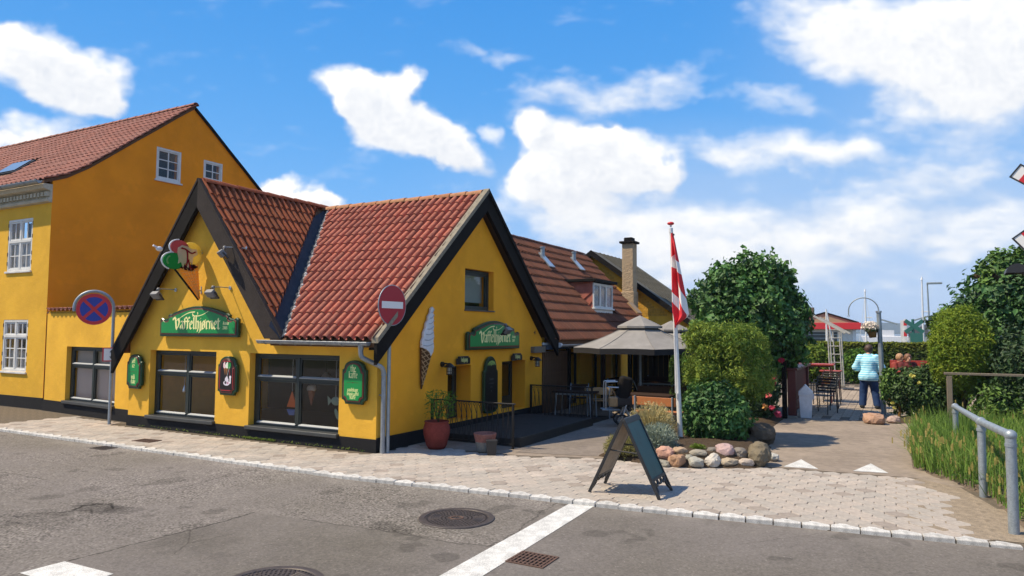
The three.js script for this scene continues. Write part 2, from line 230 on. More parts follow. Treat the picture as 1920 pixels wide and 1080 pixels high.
// broad-nib lettering, like the blackletter on the boards
const GL = {
  a: [0.66, [[.15, .84], [.34, .98], [.52, .86], [.52, .12], [.64, .02]], [[.52, .6], [.2, .42], [.14, .16], [.28, .02], [.52, .2]]],
  b: [0.7, [[.12, 1.4], [.2, 1.45], [.2, .1], [.36, .0], [.56, .16], [.56, .8], [.42, .96], [.2, .8]]],
  c: [0.56, [[.52, .84], [.36, .98], [.14, .8], [.14, .16], [.34, .0], [.52, .14]]],
  d: [0.7, [[.3, 1.45], [.56, 1.0], [.56, .14], [.36, .0], [.14, .16], [.14, .78], [.34, .96], [.54, .84]]],
  e: [0.6, [[.16, .46], [.52, .64], [.48, .86], [.34, .98], [.14, .8], [.14, .16], [.34, .0], [.54, .14]]],
  f: [0.5, [[.56, 1.3], [.42, 1.45], [.22, 1.3], [.22, .08], [.14, -.02]], [[.04, .93], [.5, .93]]],
  g: [0.68, [[.54, .84], [.34, .98], [.14, .8], [.14, .2], [.32, .04], [.54, .2]], [[.54, .95], [.54, -.2], [.36, -.42], [.12, -.28]]],
  h: [0.72, [[.1, 1.4], [.2, 1.46], [.2, .1], [.28, .02]], [[.2, .8], [.46, .98], [.58, .8], [.58, .1], [.46, -.3]]],
  i: [0.36, [[.08, .86], [.18, .95], [.18, .12], [.3, .02]], [[.16, 1.22], [.22, 1.28]]],
  j: [0.36, [[.08, .86], [.2, .95], [.2, -.2], [.04, -.42]], [[.18, 1.22], [.24, 1.28]]],
  k: [0.66, [[.12, 1.4], [.2, 1.45], [.2, .02]], [[.2, .5], [.46, .96], [.54, .84]], [[.3, .6], [.46, .12], [.6, .02]]],
  l: [0.36, [[.1, 1.4], [.18, 1.46], [.18, .12], [.3, .02]]],
  m: [1.1, [[.08, .86], [.18, .95], [.18, .04]], [[.18, .8], [.42, .98], [.52, .84], [.52, .04]], [[.52, .8], [.76, .98], [.88, .84], [.88, .12], [1., .02]]],
  n: [0.74, [[.08, .86], [.18, .95], [.18, .04]], [[.18, .8], [.44, .98], [.54, .84], [.54, .12], [.68, .02]]],
  o: [0.68, [[.34, .98], [.14, .8], [.14, .16], [.34, .0], [.56, .16], [.56, .8], [.34, .98]]],
  'ø': [0.68, [[.34, .98], [.14, .8], [.14, .16], [.34, .0], [.56, .16], [.56, .8], [.34, .98]], [[.02, -.12], [.66, 1.12]]],
  p: [0.7, [[.08, .86], [.2, .95], [.2, -.42]], [[.2, .8], [.44, .98], [.56, .82], [.56, .18], [.4, .0], [.2, .14]]],
  r: [0.54, [[.08, .86], [.18, .95], [.18, .1], [.28, .02]], [[.18, .78], [.38, .98], [.5, .86]]],
  s: [0.54, [[.46, .86], [.3, .98], [.14, .8], [.18, .6], [.44, .4], [.46, .16], [.3, .0], [.1, .12]]],
  t: [0.5, [[.2, 1.28], [.2, .12], [.34, 0], [.48, .1]], [[.03, .93], [.46, .93]]],
  u: [0.72, [[.08, .86], [.18, .95], [.18, .14], [.34, .0], [.54, .16]], [[.54, .96], [.54, .12], [.66, .02]]],
  v: [0.68, [[.08, .86], [.18, .95], [.18, .2], [.36, .0], [.56, .2], [.56, .8], [.44, .96]]],
  A: [0.95, [[.02, 0], [.2, .1], [.5, 1.4], [.66, .1], [.84, 0]], [[.2, .5], [.64, .5]]],
  I: [0.5, [[.02, 1.25], [.2, 1.4], [.4, 1.3], [.24, 1.1], [.24, .2], [.02, .05]]],
  U: [0.95, [[.02, 1.3], [.16, 1.4], [.16, .2], [.4, 0], [.66, .2]], [[.66, 1.4], [.66, .12], [.82, 0]]],
  V: [1.05, [[-.3, 1.0], [-.34, 1.18], [-.14, 1.28], [.06, 1.1], [.2, .16], [.34, -.04]], [[.32, -.02], [.6, .42], [.68, .82], [.58, 1.06], [.42, 1.12]]],
  '2': [0.6, [[.1, 1.0], [.3, 1.25], [.5, 1.05], [.12, .1], [.54, .06]]], '0': [0.6, [[.3, 1.2], [.1, .9], [.1, .3], [.3, .02], [.5, .3], [.5, .9], [.3, 1.2]]], '3': [0.56, [[.1, 1.15], [.44, 1.15], [.26, .7], [.46, .5], [.42, .14], [.1, .06]]],
  ' ': [0.45],
};
function nib(c, pts, w, ang = 0.72) { const nx = Math.cos(ang) * w / 2, ny = -Math.sin(ang) * w / 2; for (let i = 0; i + 1 < pts.length; i++) { const [a, b] = pts[i], [d, e] = pts[i + 1]; for (const s of [[[a - nx, b - ny], [a + nx, b + ny], [d + nx, e + ny], [d - nx, e - ny]]]) { c.beginPath(); s.forEach((p, k) => k ? c.lineTo(...p) : c.moveTo(...p)); c.closePath(); c.fill(); c.stroke(); } } }
function letters(c, text, x, y, s, weight = 0.2, sx = 1, center = false) { let wid = 0; for (const ch of text) wid += (GL[ch]?.[0] ?? 0.6) * s * sx; if (center) x -= wid / 2; c.lineWidth = s * 0.03; for (const ch of text) { const g = GL[ch]; if (!g) continue; for (const st of g.slice(1)) nib(c, st.map(([a, b]) => [x + a * s * sx, y - b * s]), s * weight); x += g[0] * s * sx; } return wid; }
function printed(w, h, draw, o = {}) { const c = document.createElement('canvas'); c.width = w; c.height = h; const g = c.getContext('2d'); draw(g, w, h); const t = new THREE.CanvasTexture(c); t.colorSpace = THREE.SRGBColorSpace; t.wrapS = t.wrapT = THREE.ClampToEdgeWrapping; return new THREE.MeshStandardMaterial({ map: t, roughness: 0.4, ...o }); }
function faceUV(g, x0, y0, x1, y1) { const p = g.attributes.position, uv = g.attributes.uv; for (let i = 0; i < p.count; i++) uv.setXY(i, (p.getX(i) - x0) / (x1 - x0), (p.getY(i) - y0) / (y1 - y0)); return g; }
// ------------------------------------------------------------------ the setting: ground, road, pavement, path, terrace, sea
const flat = (poly, y, t = 0) => { const s = shapeOf(poly.map(([x, z]) => [x, -z])); const g = t ? new THREE.ExtrudeGeometry(s, { depth: t, bevelEnabled: false }) : new THREE.ShapeGeometry(s); return g.rotateX(-Math.PI / 2).translate(0, y - t, 0); };
const inPoly = (x, z, p) => { let c = false; for (let i = 0, j = p.length - 1; i < p.length; j = i++) if ((p[i][1] > z) !== (p[j][1] > z) && x < (p[j][0] - p[i][0]) * (z - p[i][1]) / (p[j][1] - p[i][1]) + p[i][0]) c = !c; return c; };
const KERB = [[-34, -7.18], [-6.4, -7.18], [-5.2, -7.29], [-4.0, -7.4], [-3.1, -7.46], [-2.26, -7.54], [-0.89, -7.72], [0.05, -7.83], [0.98, -7.95], [4, -8.35], [14, -9.8]];
const kerbZ = x => { for (let i = 0; i + 1 < KERB.length; i++) if (x <= KERB[i + 1][0]) return mix(KERB[i][1], KERB[i + 1][1], (x - KERB[i][0]) / (KERB[i + 1][0] - KERB[i][0])); return -9.8; };
struct('ground', flat([[-2500, 300], [2500, 300], [2500, -2900], [-2500, -2900]], -0.16), std([0.09, 0.1, 0.05], { map: T.rough, m: 3 }));
{
  // asphalt: one sheet of wear and cracks for the stretch in view, a repeating one beyond it
  const X0 = -15.6, X1 = 2.4, Z0 = -8.6, Z1 = -2.2, W = 2048, Hh = Math.round(W * (Z1 - Z0) / (X1 - X0)), px = W / (X1 - X0);
  const crack = new Float32Array(W * Hh), r = mulberry(77);
  const line = (pts, w, s, wob = 0.03) => { for (let i = 0; i + 1 < pts.length; i++) { const [ax, az] = pts[i], [bx_, bz] = pts[i + 1], n = Math.ceil(Math.hypot(bx_ - ax, bz - az) * px * 1.5); for (let k = 0; k <= n; k++) { const t = k / n, ox = (fbm(i * 3 + t * 9, pts[0][0] * 7, 1, 3) - 0.5) * wob * 2, x = ((mix(ax, bx_, t) + ox) - X0) * px, z = ((mix(az, bz, t) + ox * 0.6) - Z0) * px, ww = w * px * (0.4 + 1.2 * vn3(i + t * 14, ax * 9, 4)); const R = Math.ceil(ww + 1); for (let dz = -R; dz <= R; dz++) for (let dx = -R; dx <= R; dx++) { const X = Math.round(x + dx), Z = Math.round(z + dz); if (X < 0 || Z < 0 || X >= W || Z >= Hh) continue; const d = Math.hypot(X - x, Z - z), q = s * clamp(1.2 - d / Math.max(ww, 0.6)); if (q > crack[Z * W + X]) crack[Z * W + X] = q; } } } };
  line([[-6.24, -2.9], [-6.2, -3.45], [-6.16, -4.11], [-6.12, -4.64], [-6.09, -5.02], [-6.11, -5.42]], 0.011, 0.95, 0.02);
  line([[-6.11, -4.64], [-5.78, -4.37], [-5.6, -4.1]], 0.007, 0.55); line([[-5.75, -4.39], [-5.71, -4.5], [-5.66, -4.8]], 0.007, 0.5); line([[-5.95, -4.5], [-5.9, -4.2], [-5.98, -3.95]], 0.006, 0.4);
  line([[-10.8, -5.19], [-10.33, -5.22], [-9.73, -5.22]], 0.009, 0.75); line([[-8.86, -4.3], [-8.82, -5.17]], 0.007, 0.45);
  line([[-7.93, -5.0], [-7.86, -5.29], [-7.82, -5.62], [-7.91, -6.43], [-7.92, -6.83], [-7.94, -7.2]], 0.008, 0.7);
  line([[-7.86, -4.5], [-7.97, -4.7], [-7.8, -4.88], [-7.55, -4.76]], 0.02, 0.9, 0.06); line([[-8.13, -4.05], [-7.9, -4.4], [-7.72, -4.62], [-7.5, -4.5]], 0.014, 0.7, 0.06);
  line([[-3.47, -7.5], [-3.4, -6.81], [-3.29, -6.05], [-3.3, -5.66], [-3.7, -5.56], [-4.34, -5.58], [-4.96, -5.51], [-5.51, -5.47]], 0.012, 0.6, 0.05);
  line([[-1.29, -6.87], [-1.06, -7.16], [-0.68, -7.62]], 0.006, 0.45); line([[-12.5, -6.0], [-11.4, -6.05], [-10.3, -5.98], [-9.2, -6.1]], 0.006, 0.35);
  const seam = [[-3.47, -8.6], [-3.4, -6.81], [-3.29, -6.05], [-3.3, -5.66], [-3.7, -5.56], [-4.34, -5.58], [-4.96, -5.51], [-5.51, -5.47], [-6.1, -5.42], [-6.2, -2.2], [2.4, -2.2], [2.4, -8.6]];
  const tex = texOf(W, Hh, (X, Z, c) => {
    const x = X0 + (X + 0.5) / px, z = Z0 + (Z + 0.5) / px;
    const big = fbm(x * 0.7, z * 0.7, 2, 4) - 0.5, mid = fbm(x * 4, z * 4, 6, 3) - 0.5, g1 = h3(X, Z, 3), g2 = vn3(X * 0.45, Z * 0.45, 8), g3 = h3(X >> 1, Z >> 1, 9);
    const newer = inPoly(x + mid * 0.1, z + mid * 0.1, seam) ? 1 : 0, coarse = (1 - newer) * (0.55 + 0.6 * smooth(0.35, 0.6, fbm(x * 0.9 + 5, z * 0.9, 3, 3)));
    let t = 0.17 + big * 0.05 + mid * 0.03 - newer * 0.012 + (g2 - 0.5) * 0.045 + (g1 - 0.5) * 0.05 + coarse * (g3 > 0.8 ? 0.085 : g3 < 0.16 ? -0.07 : 0);
    if (g1 > 0.994) t += 0.2 * g2; const kz = kerbZ(x) - z; t += 0.05 * smooth(-0.5, -0.02, kz) * (0.5 + mid);   // grit washed against the kerb
    const hole = Math.hypot((x + 7.72) / 0.34, (z + 4.7) / 0.2) + mid * 0.9; t *= mix(0.62, 1, smooth(0.5, 1.1, hole));
    t *= mix(0.8, 1, smooth(0.5, 1.2, Math.hypot((x + 7.85) / 0.6, (z + 4.15) / 0.28) + mid)); t *= mix(0.87, 1, smooth(0.4, 1.2, Math.hypot((x + 5.75) / 0.55, (z + 4.5) / 0.4) + mid * 1.4));
    const tracks = Math.exp(-Math.pow((z + 4.6 + 0.2 * Math.sin(x * 0.4)) / 0.5, 2)); t *= 1 - 0.05 * tracks;
    const oil = smooth(0.7, 0.74, fbm(x * 2.3 + 40, z * 2.3, 1, 3)); t *= 1 - 0.25 * oil;
    t *= 1 - 0.82 * crack[Z * W + X]; c[0] = t * 1.08; c[1] = t * 0.97; c[2] = t * (0.865 + big * 0.1);
  }, true);
  tex.wrapS = tex.wrapT = THREE.RepeatWrapping;
  const road = std([1, 1, 1], { roughness: 0.93 }); road.map = tex; road.bumpMap = rep(T.bumpFine, 1); road.bumpScale = 0.006;
  const poly = [[X0, Z1], [X1, Z1], [X1, kerbZ(X1)], ...KERB.slice(1, 9).reverse(), [X0, -7.18]];
  const g = merged([flat(poly, -0.036)]); const p = g.attributes.position, uv = g.attributes.uv; for (let i = 0; i < p.count; i++) uv.setXY(i, (p.getX(i) - X0) / (X1 - X0), (p.getZ(i) - Z0) / (Z1 - Z0));
  road.bumpMap.repeat.set((X1 - X0) / 0.16, (Z1 - Z0) / 0.16);
  const R = struct('road', g, road, scene, true);
  const outer = mesh('asphalt', [flat([[-40, 9], [14, 9], [14, Z1], [-40, Z1]], -0.036), flat([[-40, Z1], [X0, Z1], [X0, -7.18], [-40, -7.18]], -0.036), flat([[X1, Z1], [14, Z1], [14, -9.8], [4, -8.35], [X1, kerbZ(X1)]], -0.036)], std([0.25, 0.235, 0.215], { map: T.rough, m: 0.6 }), R);
  // painted markings, 4 mm above the asphalt
  mesh('stop_line', flat([[-3.31, -7.53], [-3.02, -7.55], [-2.93, -4.2], [-3.24, -4.2]], -0.032), M.paint, R);
  mesh('road_dash', flat([[-6.2, -3.5], [-5.55, -3.52], [-5.52, -3.18], [-6.22, -3.16]], -0.032), M.paint, R);
  const W2 = [];
}
// pavement of hexagonal stones edged with white-painted ones
const PAVE = [[-34, -7.3], [-6.4, -7.3], [-5.2, -7.41], [-4, -7.52], [-2.26, -7.66], [0.05, -7.95], [1.3, -8.1], [1.25, -8.8], [1.15, -9.4], [0.8, -10.55], [0.2, -10.95], [-1.64, -10.78], [-3.3, -10.35], [-4.2, -10.1], [-5.2, -9.75], [-7.3, -9.75], [-7.3, -8.7], [-13.7, -8.7], [-13.9, -8.9], [-17.8, -9.3], [-34, -9.3]];
const pavement = struct('pavement', flat([[-34, -7.2], [-6.4, -7.2], [-5.2, -7.31], [-4, -7.42], [-2.26, -7.56], [0.05, -7.85], [1.3, -8.0], [8, -8.95], [8, -11], [-4.2, -11.2], [-4.6, -10.2], [-7.3, -10.2], [-7.3, -9.6], [-34, -9.6]], -0.008, 0.1), std([0.17, 0.14, 0.105], { map: T.rough, m: 0.3 }));
{
  const r = mulberry(5), mats = [0.94, 0.98, 1, 1.02, 1.06, 0.78].map((f, i) => std([0.475 * f, 0.428 * f * (1 - 0.01 * i), 0.375 * f * (1 - 0.015 * i)], { map: T.mid, m: 0.9, bump: T.bumpFine, bm: 0.11, bs: 0.003 }));
  const hexG = (k) => { const rr = mulberry(k * 31 + 3), n = 6, pts = [], w = 0.108, d = 0.104; const base = [[w, -0.36 * d], [w, 0.36 * d], [0.12 * w, 1.2 * d], [-w, 0.36 * d], [-w, -0.36 * d], [-0.12 * w, -1.2 * d]]; for (const [x, z] of base) pts.push([x + (rr() - 0.5) * 0.008, z + (rr() - 0.5) * 0.008]); return merged([new THREE.ExtrudeGeometry(shapeOf(pts), { depth: 0.03, bevelEnabled: true, bevelThickness: 0.005, bevelSize: 0.006, bevelOffset: -0.006, bevelSegments: 1 }).rotateX(-Math.PI / 2).translate(0, -0.034, 0)]); };
  const variants = [0, 1, 2, 3].map(k => boxUV(hexG(k))), cells = [];
  for (let row = 0; row < 30; row++) for (let k = 0; k < 160; k++) {
    const x = -30 + k * 0.222 + (row % 2) * 0.111; const z = kerbZ(x) - 0.2 - row * 0.163; if (x < -16 || !inPoly(x, z, PAVE) || !inPoly(x + 0.07, z - 0.06, PAVE) || !inPoly(x - 0.07, z - 0.06, PAVE)) continue;
    cells.push({ x, z, y: -0.002 + (r() - 0.5) * 0.005 - 0.03 * smooth(0.25, 1.0, x + (vn3(x * 2, z * 2, 4) - 0.5) * 0.8), d: Math.hypot(x, z), m: r() < 0.075 ? 5 : Math.floor(r() * 5), v: Math.floor(r() * 4), tx: (r() - 0.5) * 0.02, tz: (r() - 0.5) * 0.02, dd: Math.hypot(x - 0.6, z + 2) });
  }
  cells.sort((a, b) => a.dd - b.dd);
  const rest = mats.map(() => []);
  cells.forEach((c, i) => {
    if (i < 300) { const m = new THREE.Mesh(variants[c.v], mats[c.m]); m.name = 'paving_stone'; m.position.set(c.x, c.y, c.z); m.rotation.set(c.tx, 0, c.tz); m.castShadow = m.receiveShadow = true; pavement.add(m); }
    else rest[c.m].push(variants[c.v].clone().translate(c.x, c.y, c.z));
  });
  rest.forEach((l, i) => { if (l.length) { const m = mesh('paving_stones', l, mats[i], pavement); m.userData.kind = 'stuff'; } });
  mesh('blown_sand', flat([[0.1, -8.0], [1.3, -8.12], [3, -8.4], [3, -9.4], [0.95, -9.5], [0.68, -10.55], [0.3, -10.9], [-0.2, -10.85]], -0.0035), std([0.36, 0.29, 0.21], { map: T.rough, m: 0.4, bump: T.bumpSoft, bm: 0.2, bs: 0.01 }), pavement);
  // kerb
  const kerb = struct('kerb', flat([[-34, -7.19], [-6.4, -7.19], [-5.2, -7.3], [-4, -7.41], [-2.26, -7.55], [0.05, -7.84], [1.3, -8.0], [1.3, -8.09], [0.05, -7.94], [-2.26, -7.65], [-4, -7.51], [-5.2, -7.4], [-6.4, -7.29], [-34, -7.29]], -0.03, 0.09), M.soil);
  const kg = [0, 1, 2].map(k => { const q = mulberry(k + 90), j = () => (q() - 0.5) * 0.012; return boxUV(merged([new THREE.ExtrudeGeometry(shapeOf([[-0.128 + j(), 0], [0.126, 0.004 + j()], [0.13, 0.075 + j()], [0.05 + j(), 0.118], [0.02, 0.15 + j()], [-0.055 + j(), 0.158], [-0.075, 0.118], [-0.13, 0.08 + j()]]), { depth: 0.062, bevelEnabled: true, bevelThickness: 0.009, bevelSize: 0.009, bevelOffset: -0.009, bevelSegments: 2 }).rotateX(-Math.PI / 2).translate(0, -0.071, 0)])); });
  const km = [0.74, 0.8, 0.68].map((f, i) => std([f, f * 0.975, f * 0.92], { map: T.rough, m: 0.35, roughness: 0.8, bump: T.bumpFine, bm: 0.1, bs: 0.004 }));
  for (let x = -15.9; x < 1.2; x += 0.266) { const z = kerbZ(x) + 0.006, a = Math.atan2(kerbZ(x + 0.1) - kerbZ(x - 0.1), 0.2), i = Math.floor(r() * 3); const m = new THREE.Mesh(kg[i], km[Math.floor(r() * 3)]); m.name = 'kerb_stone'; m.position.set(x, 0.009 + (r() - 0.5) * 0.006 - 0.02 * smooth(0.4, 1.2, x), z + (r() - 0.5) * 0.01); m.rotation.set((r() - 0.5) * 0.03, -a + (r() - 0.5) * 0.03, 0); m.castShadow = m.receiveShadow = true; kerb.add(m); }
}
// asphalt yard and path to the terrace
const path = struct('path', flat([[-7.3, -9.75], [-5.2, -9.75], [-4.2, -10.1], [-3.3, -10.35], [-1.64, -10.78], [0.2, -10.95], [0.62, -10.55], [1.5, -10.8], [1.5, -17.35], [-2.1, -17.35], [-2.1, -24.5], [-7.3, -24.5]], -0.002, 0.06), M.path);
for (const p of [[[-1.46, -10.86], [-1.0, -10.93], [-1.3, -11.62]], [[-0.56, -11.02], [-0.12, -11.1], [-0.36, -11.78]]]) mesh('give_way_triangle', flat(p, 0.0025), M.paint, path);
mesh('old_patch', flat([[-5.35, -9.95], [-3.9, -10.35], [-4.15, -12.5], [-5.6, -13.2]], 0.0022), M.patch, path);
{
  const r = mulberry(41), mats = [0.92, 1, 1.08].map(f => std([0.42 * f, 0.34 * f, 0.26 * f], { map: T.rough, m: 0.5, bump: T.bumpFine, bm: 0.2, bs: 0.002 }));
  const t = struct('terrace', flat([[-2.1, -17.35], [4, -17.35], [4, -31.6], [-7.3, -31.6], [-7.3, -24.5], [-2.1, -24.5]], -0.012, 0.06), std([0.13, 0.11, 0.09], { map: T.mid, m: 0.5 }));
  const g = boxUV(merged([rb(-0.093, -0.03, -0.6, 0.093, 0, 0.6, 0.005)]));
  for (let i = 0; i < 22; i++) for (let k = 0; k < 9; k++) { const m = new THREE.Mesh(g, mats[Math.floor(r() * 3)]); m.name = 'paving_slab'; m.position.set(-2.0 + i * 0.192, (r() - 0.5) * 0.004, -18.0 - k * 1.207 - (i % 2) * 0.6); m.receiveShadow = m.castShadow = true; t.add(m); }
  mesh('terrace_edging', rb(-2.62, -0.02, -17.28, -1.98, 0.035, -17.12), M.concrete, t);
}
// right-hand verge, and the bed round the flagpole
{
  const bump = (poly, h, y0, n = 26, sd = 1) => { const xs = poly.map(p => p[0]), zs = poly.map(p => p[1]), x0 = Math.min(...xs), x1 = Math.max(...xs), z0 = Math.min(...zs), z1 = Math.max(...zs), t = [], f = (i, j) => { const x = mix(x0, x1, i / n), z = mix(z0, z1, j / n); let e = 1e9; for (let k = 0; k < poly.length; k++) { const a = poly[k], b = poly[(k + 1) % poly.length], l = (b[0] - a[0]) ** 2 + (b[1] - a[1]) ** 2, u = clamp(((x - a[0]) * (b[0] - a[0]) + (z - a[1]) * (b[1] - a[1])) / l); e = Math.min(e, Math.hypot(x - a[0] - u * (b[0] - a[0]), z - a[1] - u * (b[1] - a[1]))); } const s = inPoly(x, z, poly) ? 1 : -1; return [x, y0 + (s > 0 ? h * smooth(0, 0.35, e) * (0.75 + 0.5 * fbm(x * 3, z * 3, sd, 3)) : -0.12), z]; }; for (let i = 0; i < n; i++) for (let j = 0; j < n; j++) t.push(f(i, j), f(i, j + 1), f(i + 1, j), f(i + 1, j), f(i, j + 1), f(i + 1, j + 1)); return tri(t); };
  struct('planting_bed', bump([[-4.15, -10.25], [-3.1, -9.98], [-2.7, -9.98], [-1.75, -10.5], [-1.65, -11.1], [-1.95, -13.3], [-3.2, -13.9], [-4.05, -13.2]], 0.17, -0.004, 34, 2), M.soil);
  struct('verge', bump([[1.02, -8.3], [4.5, -8.9], [14, -9.9], [14, -17.5], [0.6, -17.6], [0.25, -16.2], [0.12, -14.3], [0.12, -11.5], [0.42, -11.0], [0.8, -10.2], [0.95, -9.2]], 0.1, -0.02, 44, 4), M.earth);
  struct('shrub_bed', bump([[-0.2, -17.6], [0.3, -17.3], [6, -17.2], [6, -26], [2.6, -26], [2.3, -19.5], [0.1, -19.2]], 0.1, -0.02, 30, 6), M.soil);
  struct('rose_bed', bump([[-3.9, -14.6], [-2.2, -14.6], [-2.15, -17.4], [-3.9, -17.6]], 0.08, -0.004, 20, 9), M.soil);
}
// beyond the hedge: railway ground, the fjord and the far shore
struct('lawn', flat([[-60, -31.7], [60, -31.7], [60, -92], [-60, -92]], -0.036), std([0.12, 0.14, 0.06], { map: T.rough, m: 2 }));
struct('sea', flat([[-2400, -92], [2400, -92], [2400, -2700], [-2400, -2700]], -0.1), std([0.05, 0.085, 0.11], { roughness: 0.25, bump: T.bumpSoft, bm: 6, bs: 0.25 }));
{
  const t = [], n = 120, H = x => 7 + 26 * fbm(x * 0.0032, 3, 1, 4) + 7 * vn3(x * 0.03, 2, 2); for (let i = 0; i < n; i++) { const a = -2300 + i * 4600 / n, b = a + 4600 / n; t.push([a, -1, -2000], [b, -1, -2000], [b, H(b), -2080], [a, -1, -2000], [b, H(b), -2080], [a, H(a), -2080], [a, H(a), -2080], [b, H(b), -2080], [b, -1, -2500], [a, H(a), -2080], [b, -1, -2500], [a, -1, -2500]); }
  struct('hills', tri(t), std([0.04, 0.06, 0.045], { map: T.rough, m: 90 }));
}
scene.fog = new THREE.FogExp2(new THREE.Color().setRGB(0.55, 0.68, 0.86), 0.00033);
// ------------------------------------------------------------------ roofs of pantiles
function pantile(W, L, A, seg = 10, lift = 0.028, th = 0.016) {   // u across, v up the slope, n out
  const t = [], prof = i => { const u = (i / seg + 0.16) % 1, q = u < 0.66 ? Math.sqrt(Math.max(0, 1 - Math.pow(2 * u / 0.66 - 1, 2))) : -0.22 * Math.sin((u - 0.66) / 0.34 * Math.PI); return A * q; }, P = (i, v, dn = 0) => [W * (i / seg - 0.5), v * L, prof(i) + lift * (1 - v) + 0.012 + dn];
  for (let i = 0; i < seg; i++) { t.push(P(i, 0), P(i + 1, 0), P(i + 1, 1), P(i, 0), P(i + 1, 1), P(i, 1)); t.push(P(i, 0, -th), P(i + 1, 0, -th), P(i + 1, 0), P(i, 0, -th), P(i + 1, 0), P(i, 0)); }
  for (const i of [0, seg]) t.push(P(i, 0, -th), P(i, 1, -th), P(i, 1), P(i, 0, -th), P(i, 1), P(i, 0));
  return boxUV(tri(t));
}
// lays tiles on the slope with origin o (eave), axes u (along the eave) and v (up the slope)
function layTiles(parent, o, u, v, len, rise, rows, cols, mats, opt = {}) {
  const U = v3(...u).normalize(), Vv = v3(...v).normalize(), Nn = U.clone().cross(Vv).normalize(), W = len / cols, E = rise / rows, L = E + 0.06, r = mulberry(opt.seed ?? 3);
  const G = pantile(W * 1.04, L, opt.amp ?? 0.07, opt.seg ?? 12, opt.lift ?? 0.026), items = [], O = v3(...o), planes = opt.planes ?? [];
  const clipped = [], rest = mats.map(() => []);
  for (let j = 0; j < rows; j++) for (let i = 0; i < cols; i++) {
    const c = O.clone().addScaledVector(U, (i + 0.5) * W).addScaledVector(Vv, j * E);
    const m4 = new THREE.Matrix4().makeBasis(U, Vv, Nn).setPosition(c);
    m4.multiply(new THREE.Matrix4().makeRotationFromEuler(new THREE.Euler((r() - 0.5) * 0.02, (r() - 0.5) * 0.016, (r() - 0.5) * 0.014))).multiply(new THREE.Matrix4().makeTranslation((r() - 0.5) * 0.006, (r() - 0.5) * 0.012, (r() - 0.5) * 0.005));
    const mi = Math.floor(r() * mats.length), mid = c.clone().addScaledVector(Vv, E / 2);
    const cornersPts = [[-W * 0.55, -0.02], [W * 0.55, -0.02], [-W * 0.55, L], [W * 0.55, L]].map(([a, b]) => c.clone().addScaledVector(U, a).addScaledVector(Vv, b));
    let inside = 0, n = 0; for (const [a, b, d, e] of planes) { n++; const f = cornersPts.map(q => q.x * a + q.y * b + q.z * d + e); if (f.every(x => x >= 0)) inside++; else if (f.every(x => x < 0)) inside = -99; }
    if (inside < 0) continue;
    if (opt.skip && opt.skip(mid)) continue;
    if (inside < n) { const g = clipGeo(G.clone().applyMatrix4(m4), planes); if (g) items.push({ g, mi, d: mid.distanceTo(CAM) }); } else items.push({ m4, mi, d: mid.distanceTo(CAM) });
  }
  items.sort((a, b) => a.d - b.d);
  items.forEach((t, k) => {
    if (k < (opt.single ?? 0)) { const g = t.g ? boxUV(t.g) : G, m = new THREE.Mesh(g, mats[t.mi]); m.name = 'roof_tile'; if (t.m4) { t.m4.decompose(m.position, m.quaternion, m.scale); } m.castShadow = m.receiveShadow = true; parent.add(m); }
    else rest[t.mi].push(t.g ?? G.clone().applyMatrix4(t.m4));
  });
  rest.forEach((l, i) => { if (l.length) mesh('roof_tiles', l, mats[i], parent).userData.kind = 'stuff'; });
  return items.length;
}
function ridgeCaps(parent, a, b, n, mats, R = 0.1) {   // half-round caps, each lapping the next
  const A = v3(...a), B = v3(...b), d = B.clone().sub(A), L = d.length() / n; d.normalize(); const s = v3(0, 1, 0).cross(d).normalize(), up = d.clone().cross(s).normalize(), r = mulberry(n);
  const t = [], seg = 8, prof = (k, q, rr) => { const a2 = Math.PI * (k / seg); return [Math.cos(a2) * rr, Math.sin(a2) * rr * 0.85, q]; };
  for (let k = 0; k < seg; k++) { const P = [prof(k, 0, R), prof(k + 1, 0, R), prof(k + 1, L + 0.05, R * 0.84), prof(k, L + 0.05, R * 0.84), prof(k, 0, R - 0.02), prof(k + 1, 0, R - 0.02)]; t.push(P[0], P[1], P[2], P[0], P[2], P[3], P[4], P[5], P[1], P[4], P[1], P[0]); }
  const g = boxUV(tri(t));
  for (let i = 0; i < n; i++) { const m = new THREE.Mesh(g, mats[Math.floor(r() * mats.length)]); m.name = 'ridge_cap'; const p = A.clone().addScaledVector(d, i * L); new THREE.Matrix4().makeBasis(s, up, d).setPosition(p.x, p.y + (r() - 0.5) * 0.01, p.z).decompose(m.position, m.quaternion, m.scale); m.castShadow = m.receiveShadow = true; parent.add(m); }
}
function gutter(parent, a, b, r = 0.055, brackets = 6, name = 'gutter') {
  const A = v3(...a), B = v3(...b), d = B.clone().sub(A), L = d.length(); d.normalize(); const s = v3(0, 1, 0).cross(d).normalize(), arc = [], inn = []; for (let k = 0; k <= 10; k++) { const q = Math.PI * (1 + k / 10); arc.push([Math.cos(q) * r, Math.sin(q) * r]); inn.unshift([Math.cos(q) * (r - 0.006), Math.sin(q) * (r - 0.006) + 0.001]); }
  const g = [extr([...arc, ...inn], L)]; g.push(rod([r, 0.002, 0], [r, 0.002, L], 0.008), rod([-r, 0.002, 0], [-r, 0.002, L], 0.008), new THREE.CircleGeometry(r, 12, Math.PI, Math.PI), new THREE.CircleGeometry(r, 12, Math.PI, Math.PI).translate(0, 0, L));
  for (let k = 0; k < brackets; k++) { const q = L * (k + 0.5) / brackets; g.push(new THREE.TorusGeometry(r + 0.004, 0.006, 5, 10, Math.PI).rotateZ(Math.PI).translate(0, 0, q)); }
  const m4 = new THREE.Matrix4().makeBasis(s, v3(0, 1, 0), d).setPosition(A); return mesh(name, merged(g).applyMatrix4(m4), M.zinc, parent);
}
